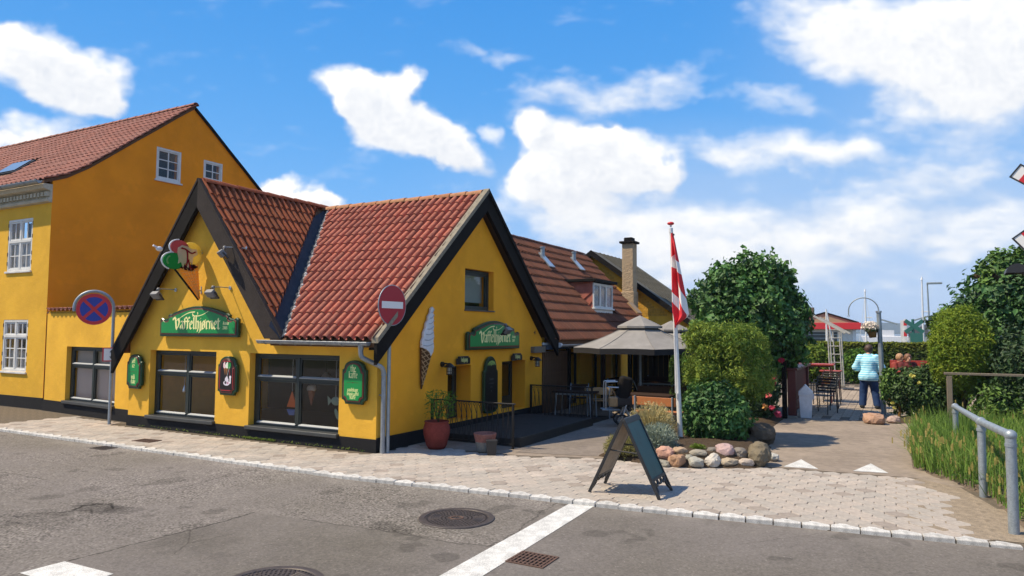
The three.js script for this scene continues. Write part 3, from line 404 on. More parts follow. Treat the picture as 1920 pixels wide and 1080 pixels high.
// a dark two-by-two shop window in an opening x0..x1, y0..y1 of a wall whose face is z = zf (faces +z)
function shopWindow(parent, x0, x1, y0, y1, zf, tr, mull = 0.5, recess = 0.12) {
  const z = zf - recess, f = 0.065, xm = mix(x0, x1, mull), yt = y0 + (y1 - y0) * tr, g = [rb(x0, y0, z - 0.07, x0 + f + 0.03, y1, z), rb(x1 - f, y0, z - 0.07, x1, y1, z), rb(x0 + f, y1 - f, z - 0.07, x1 - f, y1, z), rb(x0 + f, y0, z - 0.07, x1 - f, y0 + f, z), rb(xm - f * 0.6, y0 + f, z - 0.07, xm + f * 0.6, y1 - f, z + 0.006), rb(x0 + f, yt - 0.035, z - 0.07, xm - f * 0.6, yt + 0.03, z + 0.004), rb(xm + f * 0.6, yt - 0.035, z - 0.07, x1 - f, yt + 0.03, z + 0.004)];
  for (const [a, b] of [[x0 + f + 0.03, xm - f * 0.6], [xm + f * 0.6, x1 - f]]) for (const [c, d] of [[y0 + f, yt - 0.035], [yt + 0.03, y1 - f]]) { g.push(rb(a, c, z - 0.045, a + 0.03, d, z - 0.006), rb(b - 0.03, c, z - 0.045, b, d, z - 0.006), rb(a, d - 0.03, z - 0.045, b, d, z - 0.006)); }
  const w = mesh('window', g, M.frame, parent);
  for (const [a, b] of [[x0 + f + 0.03, xm - f * 0.6], [xm + f * 0.6, x1 - f]]) for (const [c, d] of [[y0 + f, yt - 0.035], [yt + 0.03, y1 - f]]) { mesh('pane', bx(a + 0.028, c + 0.028, z - 0.028, b - 0.028, d - 0.028, z - 0.0275).translate(0, 0, 0), M.glass, w); mesh('weather_bar', prism([[a, c + 0.026, z - 0.02], [a, c, z + 0.02], [b, c, z + 0.02], [b, c + 0.026, z - 0.02]], [0, -0.012, -0.004]), M.sillGrey, w); }
  mesh('sill', [rb(x0 - 0.03, y0 - 0.055, z - 0.02, x1 + 0.02, y0 + 0.012, zf + 0.07, 0.012)], M.sill, w);
  return w;
}
// ------------------------------------------------------------------ the café on the corner
const ZF = -8.79, XG = -7.235, XL = -13.6, ZB = -14.72, RZ = -11.9, EAVE = 1.75;
const cafe = thing('cafe_building', 'yellow rendered corner cafe with two black-edged gables and red pantile roofs', 'cafe');
{
  const H = 0.24, w1 = rect(-12.95, 0.235, -11.02, 1.515), w2 = rect(-10.13, 0.225, -8.02, 1.51);
  // front wall with the gable of the wing in it
  const AX = -11.42, AY = 4.62, K = 1.3;   // ridge of the wing, its slope
  mesh('front_wall', extr([[XL, 0], [XG, 0], [XG, 1.73], [-9.35, 1.73], [AX, AY - 0.14], [XL, AY - 0.14 - K * (AX - XL)]], 0.28, 0, [w1, w2]).translate(0, 0, ZF - 0.28), M.stucco, cafe);
  // right-hand gable wall
  const gz = z => -z, door1 = rect(10.8, 0.24, 11.6, 1.27), door2 = rect(12.83, 0.24, 13.89, 1.29), up = rect(11.36, 2.34, 12.46, 3.14);
  mesh('gable_wall', extr([[-ZF + 0.282, 0], [-ZB, 0], [-ZB, 1.74], [-RZ, 4.3], [-ZF + 0.282, 1.97]], 0.35, 0, [door1, door2, up]).rotateY(Math.PI / 2).translate(XG - 0.35, 0, 0), M.stuccoShaded, cafe);
  mesh('side_wall', bx(XL, 0, ZF - 0.285, XL + 0.25, 1.72, ZB), M.stucco, cafe); mesh('rear_wall', bx(XL, 0, ZB, XG - 0.36, 1.72, ZB + 0.25), M.stucco, cafe);
  mesh('plinth', [bx(XL - 0.015, -0.1, ZF + 0.001, XG + 0.02, 0.205, ZF + 0.02), bx(XG + 0.001, -0.1, ZF - 0.001, XG + 0.02, 0.225, ZB), bx(XL - 0.015, -0.1, ZF, XL - 0.001, 0.205, ZB)], M.plinth, cafe);
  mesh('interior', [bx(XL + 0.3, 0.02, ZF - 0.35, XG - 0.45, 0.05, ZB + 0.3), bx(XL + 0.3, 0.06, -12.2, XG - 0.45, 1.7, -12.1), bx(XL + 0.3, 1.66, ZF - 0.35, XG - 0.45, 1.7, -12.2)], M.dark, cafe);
  shopWindow(cafe, -12.95, -11.02, 0.235, 1.515, ZF, 0.66, 0.515); shopWindow(cafe, -10.13, -8.02, 0.225, 1.51, ZF, 0.66, 0.505);
  // upper window of the gable
  const w = mesh('window', [rb(XG - 0.2, 2.34, -11.36, XG - 0.12, 3.14, -11.42), rb(XG - 0.2, 2.34, -12.4, XG - 0.12, 3.14, -12.46), rb(XG - 0.2, 3.07, -11.42, XG - 0.12, 3.14, -12.4), rb(XG - 0.2, 2.34, -11.42, XG - 0.12, 2.42, -12.4), rb(XG - 0.19, 2.42, -11.42, XG - 0.14, 3.07, -11.46), rb(XG - 0.19, 2.42, -12.36, XG - 0.14, 3.07, -12.4), rb(XG - 0.19, 3.03, -11.46, XG - 0.14, 3.07, -12.36)], M.frame, cafe);
  mesh('pane', bx(XG - 0.166, 2.42, -11.45, XG - 0.1655, 3.03, -12.37), M.glass, w); mesh('sill', rb(XG - 0.13, 2.315, -11.34, XG + 0.03, 2.338, -12.48, 0.006), M.sill, w);
  mesh('reflection_sheet', bx(XG - 0.26, 2.5, -11.43, XG - 0.255, 3.08, -12.4), std([0.22, 0.25, 0.24], { roughness: 0.9 }), w);  // added grey-green sheet, its tone stands in for the reflection in the pane
  // doors set deep in their openings
  for (const [z0, z1, top] of [[-10.8, -11.6, 1.27], [-12.83, -13.89, 1.29]]) {
    const zd = z1 + 0.06, xd = XG - 0.33; const d = mesh('door', [rb(xd - 0.05, 0.24, z0, xd, top, z0 - 0.09), rb(xd - 0.05, 0.24, z1 + 0.09, xd, top, z1), rb(xd - 0.05, top - 0.1, z0 - 0.09, xd, top, z1 + 0.09), rb(xd - 0.05, 0.24, z0 - 0.09, xd, 0.5, z1 + 0.09)], M.frame, cafe);
    mesh('pane', bx(xd - 0.03, 0.5, z0 - 0.09, xd - 0.0295, top - 0.1, z1 + 0.09), M.glass, d); mesh('handle', [rod([xd, 0.78, z0 - 0.06], [xd + 0.04, 0.78, z0 - 0.06], 0.008), rod([xd + 0.04, 0.66, z0 - 0.06], [xd + 0.04, 1.08, z0 - 0.06], 0.011)], M.steel, d);
    mesh('threshold', bx(XG - 0.36, 0.2, z0 + 0.002, XG - 0.001, 0.239, z1 - 0.002), M.plinth, cafe);
  }
  // roofs: boarded slopes under the tiles
  const zf = ZF + 0.16, xr = XG + 0.14, rise = Math.hypot(3.3, 2.86), mv = [0, 2.86 / rise, -3.3 / rise], slope = 2.86 / 3.3, eZ = -8.58, eY = 1.76;
  const yM = z => eY + (eZ - z) * slope;
  mesh('roof_deck', [prism([[-13.4, yM(-11.9), -11.9], [-9.4, eY, eZ], [xr, eY, eZ], [xr, yM(-11.9), -11.9]], [0, -0.1, 0]), prism([[xr, yM(-11.9), -11.9], [xr, eY, -15.22], [-13.7, eY, -15.22], [-13.7, yM(-11.9), -11.9]], [0, -0.1, 0])], M.brownWood, cafe);
  const yC = x => AY + 0.06 - K * Math.abs(x - AX), K2 = Math.hypot(1, K);
  const cz0 = zf, cz1 = -11.95, rx = AX + 2.25, lx = AX - 2.42;
  mesh('wing_roof_deck', [clipGeo(prism([[AX, yC(AX), cz0], [rx, yC(rx), cz0], [rx, yC(rx), -9.0], [AX, yC(AX), cz1]], [0, -0.1, 0]), [[0, 1, 0, -1.74]]), prism([[AX, yC(AX), cz1 - 1.5], [lx, yC(lx), cz1 - 1.5], [lx, yC(lx), cz0], [AX, yC(AX), cz0]], [0, -0.1, 0])], M.brownWood, cafe);
  // valley: where the wing's slope meets the main one
  const val = t => { const x = mix(rx, AX + 0.02, t); const y = yC(x); return [x, y, eZ - (y - eY) / slope]; };
  const va = v3(...val(0)), vb = v3(...val(1)), vd = vb.clone().sub(va).normalize(); const h = vd.clone().cross(v3(0, 1, 0)).normalize();   // horizontal, square to the valley
  const hh = v3(vd.z, 0, -vd.x).normalize(); const hs = hh.x < 0 ? hh.clone().negate() : hh;                  // towards the main slope
  const pM = off => [hs.x, hs.y, hs.z, -(va.dot(hs)) - off], pC = off => [-hs.x, -hs.y, -hs.z, va.dot(hs) - off];
  // normals of both slopes, the flashing lies on them 1 cm proud
  const up1 = v3(0, 3.3, 2.86).normalize(), up2 = v3(K, 1, 0).normalize();
  const onMain = (p, o) => { const q = p.clone().addScaledVector(hs, o); q.y = yM(q.z); return q.addScaledVector(up1, 0.028); }, onWing = (p, o) => { const q = p.clone().addScaledVector(hs, -o); q.y = yC(q.x); return q.addScaledVector(up2, 0.028); };
  const nSh = 5;
  for (let k = 0; k < nSh; k++) { const a = va.clone().lerp(vb, k / nSh), b = va.clone().lerp(vb, (k + 1.04) / nSh), lift = 0.012 * (1 - k % 2 * 0.5), f = q => [q.x, q.y + lift, q.z]; mesh('valley_sheet', [prism([f(onMain(a, 0)), f(onMain(a, 0.14)), f(onMain(b, 0.14)), f(onMain(b, 0))], [0, -0.01, 0]), prism([f(onWing(a, 0.2)), f(onWing(a, 0)), f(onWing(b, 0)), f(onWing(b, 0.2))], [0, -0.01, 0])], M.lead, cafe); }
  layTiles(cafe, [-13.3, eY, eZ], [1, 0, 0], mv, xr - 0.02 + 13.3, rise, 14, 36, CLAY, { single: 255, planes: [pM(0.1)], seed: 11 });
  const wingLen = cz0 - 0.02 - cz1, wingRise = 2.25 * K2;
  layTiles(cafe, [rx, yC(rx), cz0 - 0.02], [0, 0, -1], [-1 / K2, K / K2, 0], wingLen, wingRise, 11, 21, CLAY_ORANGE, { single: 45, planes: [pC(0.13)], seed: 12 });
  // mortar bedding along the cut tiles
  { const t = [], r = mulberry(8); for (let k = 0; k < 46; k++) { const p = onMain(va.clone().lerp(vb, (k + r() * 0.5) / 47), 0.1 + r() * 0.02); t.push(new THREE.IcosahedronGeometry(0.026 + r() * 0.014, 0).scale(1.1, 0.9, 1.4).translate(p.x, p.y + 0.015, p.z)); } mesh('mortar_bedding', t, M.mortar, cafe); }
  ridgeCaps(cafe, [xr - 0.06, yM(-11.9) + 0.02, -11.9], [AX + 0.05, yM(-11.9) + 0.02, -11.9], 11, CLAY_RIDGE, 0.115); ridgeCaps(cafe, [AX, yC(AX) + 0.02, cz0 - 0.05], [AX, yC(AX) + 0.02, cz1 - 0.2], 9, CLAY_ORANGE.slice(0, 3), 0.11);
  // bargeboards
  const bb = (a, b, w, t, ax) => { const A = v3(...a), B = v3(...b); return prism(ax === 'z' ? [[A.x, A.y, A.z], [A.x, A.y - w, A.z], [B.x, B.y - w, B.z], [B.x, B.y, B.z]] : [[A.x, A.y, A.z], [A.x, A.y - w, A.z], [B.x, B.y - w, B.z], [B.x, B.y, B.z]], ax === 'z' ? [0, 0, -t] : [-t, 0, 0]); };
  mesh('bargeboard', bb([lx - 0.05, yC(lx) - 0.04, cz0 + 0.05], [AX, yC(AX) + 0.03, cz0 + 0.05], 0.46, 0.06, 'z'), M.black, cafe);
  mesh('bargeboard', clipGeo(bb([AX + 0.001, yC(AX) + 0.03, cz0 + 0.055], [rx + 0.06, yC(rx) - 0.05, cz0 + 0.055], 0.5, 0.07, 'z'), [[0, 1, 0, -1.775]]), M.barge, cafe);
  mesh('soffit', [prism([[AX, yC(AX) - 0.1, cz0], [lx, yC(lx) - 0.1, cz0], [lx, yC(lx) - 0.1, ZF], [AX, yC(AX) - 0.1, ZF]], [0, -0.03, 0]), clipGeo(prism([[rx, yC(rx) - 0.1, cz0], [AX, yC(AX) - 0.1, cz0], [AX, yC(AX) - 0.1, ZF], [rx, yC(rx) - 0.1, ZF]], [0, -0.03, 0]), [[0, 1, 0, -1.8]])], M.black, cafe);
  mesh('verge_cap', [prism([[AX + 0.01, yC(AX) + 0.09, cz0 + 0.06], [AX + 0.01, yC(AX) + 0.09, cz0 - 0.03], [rx + 0.03, yC(rx) + 0.06, cz0 - 0.03], [rx + 0.03, yC(rx) + 0.06, cz0 + 0.06]].reverse(), [0, -0.06, 0]), prism([[lx, yC(lx) + 0.05, cz0 + 0.06], [lx, yC(lx) + 0.05, cz0 - 0.03], [AX - 0.01, yC(AX) + 0.09, cz0 - 0.03], [AX - 0.01, yC(AX) + 0.09, cz0 + 0.06]].reverse(), [0, -0.06, 0])], M.barge, cafe);
  const gx = xr + 0.04;
  mesh('bargeboard', bb([gx, yM(eZ) - 0.01, eZ + 0.02], [gx, yM(-11.9) + 0.05, -11.9], 0.36, 0.06, 'x'), M.black, cafe);
  mesh('bargeboard', bb([gx + 0.001, yM(-11.9) + 0.05, -11.901], [gx + 0.001, eY - 0.03, -15.26], 0.38, 0.06, 'x'), M.black, cafe);
  mesh('verge_cap', [prism([[gx + 0.03, yM(eZ) + 0.06, eZ + 0.03], [gx + 0.03, yM(-11.9) + 0.13, -11.9], [gx - 0.1, yM(-11.9) + 0.13, -11.9], [gx - 0.1, yM(eZ) + 0.06, eZ + 0.03]], [0, -0.09, 0])], M.verge, cafe);
  mesh('verge_cap', prism([[gx + 0.03, yM(-11.9) + 0.13, -11.902], [gx + 0.03, eY + 0.05, -15.24], [gx - 0.1, eY + 0.05, -15.24], [gx - 0.1, yM(-11.9) + 0.13, -11.902]], [0, -0.09, 0]), M.black, cafe);
  mesh('soffit', [prism([[xr, yM(eZ) - 0.11, eZ], [xr, yM(-11.9) - 0.11, -11.9], [XG, yM(-11.9) - 0.11, -11.9], [XG, yM(eZ) - 0.11, eZ]], [0, -0.03, 0]), prism([[XG, eY - 0.11, -15.22], [XG, yM(-11.9) - 0.11, -11.9], [xr, yM(-11.9) - 0.11, -11.9], [xr, eY - 0.11, -15.22]], [0, -0.03, 0])], M.black, cafe);
  // eaves on the street side
  mesh('eaves_board', [bx(-9.1, 1.655, ZF + 0.001, XG + 0.1, 1.735, ZF + 0.1)], M.white, cafe);
  const gu = gutter(cafe, [-9.6, 1.745, eZ + 0.075], [XG + 0.06, 1.735, eZ + 0.075], 0.055, 7);
  mesh('downpipe', [tube([[-7.33, 1.69, eZ + 0.075], [-7.33, 1.58, eZ + 0.075], [-7.31, 1.5, eZ + 0.05], [-7.2, 1.4, -8.7], [-7.14, 1.33, -8.8], [-7.13, 1.22, -8.83], [-7.13, 1.1, -8.83], [-7.13, 0.1, -8.83]], 0.038, 60, 12), new THREE.CylinderGeometry(0.05, 0.04, 0.1, 14).translate(-7.33, 1.66, eZ + 0.075), rod([-7.13, 1.2, -8.83], [-7.13, 1.26, -8.83], 0.043), rod([-7.13, 0.0, -8.83], [-7.13, 0.14, -8.83], 0.046, 0.042), rod([-7.23, 0.9, -8.85], [-7.13, 0.9, -8.83], 0.01), rod([-7.13, 0.885, -8.83], [-7.13, 0.915, -8.83], 0.042)], M.zinc, cafe);
  mesh('wall_hook', [rod([XG, 1.9, -14.3], [XG + 0.03, 1.9, -14.3], 0.008), rod([XG + 0.03, 1.86, -14.3], [XG + 0.03, 1.94, -14.3], 0.008)], M.rust, cafe);
}
// ------------------------------------------------------------------ the tall yellow house on the left
// white casement window as a part of o; local box x0..x1, y0..y1, wall face at z (faces +z); cols of sashes, panes per sash
function casement(parent, x0, x1, y0, y1, z, rows, o = {}) {
  const turn = o.turn, f = o.f ?? 0.06, put = g => turn ? g.applyMatrix4(turn) : g, sf = o.sf ?? 0.035, sash = o.sashes ?? 2, fr = [], panes = [], bars = [];
  fr.push(rb(x0, y0, z - 0.05, x0 + f, y1, z + 0.025, 0.006), rb(x1 - f, y0, z - 0.05, x1, y1, z + 0.025, 0.006), rb(x0 + f, y1 - f, z - 0.05, x1 - f, y1, z + 0.025, 0.006), rb(x0 + f, y0, z - 0.05, x1 - f, y0 + f, z + 0.025, 0.006));
  let yb = y0 + f; const tot = rows.reduce((a, r) => a + r.h, 0), yy = y1 - f - yb;
  rows.forEach((r, k) => {
    const yt = yb + yy * r.h / tot; if (k) fr.push(rb(x0 + f, yb - 0.035, z - 0.04, x1 - f, yb + 0.035, z + 0.03, 0.006));
    for (let s = 0; s < sash; s++) {
      const a = mix(x0 + f, x1 - f, s / sash), b = mix(x0 + f, x1 - f, (s + 1) / sash), lo = yb + (k ? 0.035 : 0), hi = yt - (k < rows.length - 1 ? 0.035 : 0); if (s) fr.push(rb(a - 0.035, yb, z - 0.04, a + 0.035, yt, z + 0.022, 0.006));
      const i0 = a + (s ? 0.035 : 0), i1 = b - (s < sash - 1 ? 0.035 : 0); fr.push(bx(i0, lo, z - 0.03, i0 + sf, hi, z + 0.008), bx(i1 - sf, lo, z - 0.03, i1, hi, z + 0.008), bx(i0 + sf, lo, z - 0.03, i1 - sf, lo + sf, z + 0.008), bx(i0 + 0.035, hi - 0.035, z - 0.03, i1 - sf, hi, z + 0.008));
      for (let c = 0; c < r.c; c++) for (let q = 0; q < r.r; q++) { const pa = mix(i0 + sf, i1 - sf, c / r.c), pb = mix(i0 + sf, i1 - sf, (c + 1) / r.c), pc = mix(lo + sf, hi - sf, q / r.r), pd = mix(lo + sf, hi - sf, (q + 1) / r.r); panes.push(bx(pa + 0.004, pc + 0.004, z - 0.012, pb - 0.004, pd - 0.004, z - 0.0115)); if (c && !q) bars.push(bx(pa - 0.013, lo + 0.035, z - 0.02, pa + 0.013, hi - 0.035, z + 0.005)); if (q && !c) bars.push(bx(i0 + 0.035, pc - 0.013, z - 0.019, i1 - 0.035, pc + 0.013, z + 0.004)); }
    }
    yb = yt;
  });
  const w = mesh('window', fr.map(put), M.white, parent); if (bars.length) mesh('glazing_bars', bars.map(put), M.white, w); for (const p of panes) mesh('pane', put(p), M.glass, w);
  mesh('sill', put(rb(x0 - 0.04, y0 - 0.05, z - 0.03, x1 + 0.04, y0 - 0.002, z + 0.07, 0.008)), M.white, w);
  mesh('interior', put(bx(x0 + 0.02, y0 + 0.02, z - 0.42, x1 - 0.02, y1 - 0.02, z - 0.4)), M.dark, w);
  if (o.curtain) { const t = [], n = 40; for (let i = 0; i < n; i++) { const a = mix(x0 + f, x1 - f, i / n), b = mix(x0 + f, x1 - f, (i + 1) / n), za = z - 0.1 + 0.012 * Math.sin(i * 1.7), zb = z - 0.1 + 0.012 * Math.sin((i + 1) * 1.7), t0 = y0 + f, t1 = mix(y0, y1, o.curtain); t.push([a, t0, za], [b, t0, zb], [b, t1, zb], [a, t0, za], [b, t1, zb], [a, t1, za]); } mesh('curtain', put(tri(t)), std([0.5, 0.47, 0.44], { transmission: 0.3, thickness: 0, roughness: 1 }), w); }
  if (o.hinges) { const h = []; for (const hy of [0.12, 0.3, 0.62, 0.86]) for (const hx of [x0 - 0.012, x1 - 0.012]) h.push(bx(hx, mix(y0, y1, hy), z + 0.02, hx + 0.024, mix(y0, y1, hy) + 0.09, z + 0.035)); mesh('hinge', h.map(put), M.rust, w); }
  return w;
}
{
  const XH = -17.87, ZH = -9.41, ZR = -13.24, ZE = -17.07;
  const t = thing('tall_house', 'tall two-storey yellow house with swept pink tile roof and white cornice at street corner', 'house');
  const prof = [[-9.2, 5.5], [-9.73, 5.72], [-10.26, 6.07], [-10.81, 6.51], [-11.41, 7.0], [-12.04, 7.5], [-12.7, 8.04], [ZR, 8.46]], half = prof.map(([z, y]) => [2 * ZR - z, y]).reverse();
  const yAt = z => { const q = z < ZR ? 2 * ZR - z : z; for (let i = 0; i + 1 < prof.length; i++) if (q <= prof[i][0] && q >= prof[i + 1][0]) return mix(prof[i][1], prof[i + 1][1], (q - prof[i][0]) / (prof[i + 1][0] - prof[i][0])); return 5.5; };
  const gw = [rect(12.09, 6.09, 12.86, 7.0), rect(13.6, 6.13, 14.27, 6.96)];
  const order = [[-ZH, 0], [-ZE, 0], [-ZE, 5.5], ...half.map(([z, y]) => [-z, y - 0.03]).reverse().reverse().filter(p => p[0] < -ZE - 0.1).sort((a, b) => b[0] - a[0]), ...prof.map(([z, y]) => [-z, y - 0.03]).filter(p => p[0] > -ZH + 0.2 && p[0] < -ZR - 0.01).sort((a, b) => b[0] - a[0]), [-ZH, 5.58]];
  mesh('gable_wall', extr(order, 0.3, 0, gw).rotateY(Math.PI / 2).translate(XH - 0.3, 0, 0), M.stuccoGable, t);
  const fw = [rect(-19.78, 3.36, -18.66, 4.67), rect(-19.8, 0.86, -18.67, 2.14), rect(-23.2, 3.36, -22.1, 4.67), rect(-23.2, 0.86, -22.1, 2.14), rect(-26.6, 3.36, -25.5, 4.67), rect(-26.6, 0.86, -25.5, 2.14)];
  mesh('front_wall', extr([[-31, 0], [XH - 0.302, 0], [XH - 0.302, 5.5], [-31, 5.5]], 0.3, 0, fw).translate(0, 0, ZH - 0.3), M.stuccoTall, t);
  mesh('corner_pier', bx(XH - 0.301, 0.001, ZH + 0.0005, XH + 0.0005, 5.0, ZH + 0.003), M.stuccoTall, t);
  mesh('rear_wall', bx(-31, 0, ZE - 0.01, XH - 0.31, 5.5, ZE + 0.25), M.stuccoTall, t); mesh('end_wall', bx(-31.3, 0, ZH, -31.01, 5.5, ZE), M.stuccoTall, t);
  mesh('plinth', [bx(-31, -0.1, ZH + 0.0035, XH + 0.02, 0.27, ZH + 0.03)], M.plinth, t);
  for (const [a, b, c, d] of [[-19.78, -18.66, 3.36, 4.67], [-23.2, -22.1, 3.36, 4.67], [-26.6, -25.5, 3.36, 4.67]]) casement(t, a, b, c, d, ZH - 0.03, [{ h: 0.58, c: 2, r: 2 }, { h: 0.42, c: 2, r: 1 }], { curtain: 0.55, hinges: true });
  for (const [a, b] of [[-19.8, -18.67], [-23.2, -22.1], [-26.6, -25.5]]) casement(t, a, b, 0.86, 2.14, ZH - 0.03, [{ h: 0.7, c: 2, r: 3 }, { h: 0.3, c: 2, r: 1 }], { curtain: 0.4, hinges: true });
  const turnG = new THREE.Matrix4().makeRotationY(Math.PI / 2).setPosition(XH - 0.03, 0, 0);
  casement(t, 12.09, 12.86, 6.09, 7.0, 0, [{ h: 1, c: 2, r: 3 }], { sashes: 1, turn: turnG }); casement(t, 13.6, 14.27, 6.13, 6.96, 0, [{ h: 1, c: 2, r: 3 }], { sashes: 1, turn: turnG });
  const stoneM = std([0.56, 0.5, 0.38], { map: T.mid, m: 0.6 });
  // cornice with a row of dentils, gutter above
  const corn = [[0, 4.98], [0.1, 5.0], [0.12, 5.06], [0.05, 5.1], [0.05, 5.26], [0.2, 5.3], [0.24, 5.38], [0.2, 5.42], [0, 5.42]];
  mesh('cornice', extr(corn, 13.1).rotateY(-Math.PI / 2).translate(XH + 0.012, 0, ZH), stoneM, t);
  { const g = bx(-0.045, 5.13, ZH + 0.05, 0.045, 5.23, ZH + 0.13); for (let k = 0; k < 34; k++) mesh('dentil', g.clone().translate(XH - 0.06 - k * 0.155, 0, 0), stoneM, t); }
  gutter(t, [XH - 13, 5.46, ZH + 0.32], [XH + 0.02, 5.46, ZH + 0.32], 0.07, 12);
  // roof: deck and tiles follow the sweep
  const dk = []; for (const P of [prof, half.map(([z, y]) => [z, y])]) for (let i = 0; i + 1 < P.length; i++) dk.push(prism([[-31.2, P[i][1], P[i][0]], [XH + 0.02, P[i][1], P[i][0]], [XH + 0.02, P[i + 1][1], P[i + 1][0]], [-31.2, P[i + 1][1], P[i + 1][0]]], [0, -0.08, 0]));
  mesh('roof_deck', dk, M.brownWood, t);
  const sky_ = q => q.x > -23.6 && q.x < -22.2 && q.y > 6.3 && q.y < 6.95;
  prof.slice(0, -1).forEach(([z0, y0], i) => { const [z1, y1] = prof[i + 1], L = Math.hypot(z1 - z0, y1 - y0), n = i === 0 ? 2 : Math.round(L / 0.3); layTiles(t, [-31.2, y0 - 0.005, z0], [1, 0, 0], [0, (y1 - y0) / L, (z1 - z0) / L], XH + 0.07 + 31.2, L, n, 62, CLAY_TALL, { single: i < 2 ? 40 : 44, amp: 0.035, seg: 6, seed: 20 + i, skip: sky_ }); });
  ridgeCaps(t, [XH + 0.06, 8.48, ZR], [-31.2, 8.48, ZR], 34, CLAY_TALL, 0.1);
  mesh('verge_board', [...half.slice(0, -1).map(([z, y], i) => prism([[XH + 0.05, y - 0.02, z], [XH + 0.05, half[i + 1][1] - 0.02, half[i + 1][0]], [XH + 0.05, half[i + 1][1] - 0.12, half[i + 1][0]], [XH + 0.05, y - 0.12, z]], [-0.045, 0, 0]))], M.black, t);
  // roof light
  { const n = v3(0, 0.75, 0.66).normalize(), zc = -11.0, yc = 6.66; const sl = mesh('skylight', [beam([-23.5, yc + 0.03, zc + 0.02], [-22.3, yc + 0.03, zc + 0.02], 0.7, 0.06, n.toArray())], M.lead, t); mesh('pane', beam([-23.42, yc + 0.07, zc + 0.055], [-22.38, yc + 0.07, zc + 0.055], 0.6, 0.012, n.toArray()), std([0.25, 0.32, 0.4], { roughness: 0.08, metalness: 0.6 }), sl); }
}
// ------------------------------------------------------------------ low yellow link between the house and the café
{
  const t = thing('low_annex', 'low yellow wall-like annex with tile-edged top and one wide blind-hung window', 'annex', [-17.78, 0, -9.37], -0.0815);
  const L = 4.3, o = rect(1.05, 0.28, 3.22, 1.52);
  mesh('wall', extr([[0, 0], [L, 0], [L, 2.33], [0.12, 2.33], [0, 2.22]], 0.25, 0, [o]).translate(0, 0, -0.25), M.stucco, t);
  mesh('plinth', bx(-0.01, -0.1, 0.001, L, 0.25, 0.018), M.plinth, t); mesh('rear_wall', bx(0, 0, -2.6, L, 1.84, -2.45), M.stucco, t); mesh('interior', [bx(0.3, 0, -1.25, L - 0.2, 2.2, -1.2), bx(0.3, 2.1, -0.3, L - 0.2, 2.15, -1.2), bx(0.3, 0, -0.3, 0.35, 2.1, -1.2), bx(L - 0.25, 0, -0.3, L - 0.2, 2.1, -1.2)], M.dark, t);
  mesh('roof_deck', prism([[0, 2.33, 0.0], [L, 2.33, 0.0], [L, 1.9, -2.6], [0, 1.9, -2.6]], [0, -0.05, 0]), M.brownWood, t);
  const G = pantile(0.2, 0.3, 0.05, 10), q = v3(0, 0.08, -1).normalize(), n = v3(1, 0, 0).cross(q).normalize(); for (let j = 0; j < 1; j++) for (let i = 0; i < 21; i++) { const m = new THREE.Mesh(G, CLAY_TALL[(i * 7 + j) % 4]); m.name = 'roof_tile'; new THREE.Matrix4().makeBasis(v3(1, 0, 0), q, n).setPosition(0.22 + i * 0.198, 2.33 + j * 0.09, 0.07 - j * 0.3).decompose(m.position, m.quaternion, m.scale); m.castShadow = m.receiveShadow = true; t.add(m); }
  const w = shopWindow(t, 1.05, 3.22, 0.28, 1.52, 0, 0.66, 0.48, 0.1);
  const bm = std([0.42, 0.35, 0.33], { roughness: 0.8 }), bg = boxUV(merged([bx(-0.036, 0.36, -0.002, 0.036, 1.46, 0.002)])); for (let i = 0; i < 30; i++) { const m = new THREE.Mesh(bg, bm); m.name = 'blind_slat'; m.position.set(1.16 + i * 0.069, 0, -0.23); m.rotation.y = 0.9; w.add(m); }
  mesh('edge_line', tube([[0.02, 2.25, 0.004], [0.025, 1.2, 0.004], [0.03, 0.25, 0.004]], 0.008, 8, 5), M.plinth, t);  // thin dark line down the left edge of the annex
}
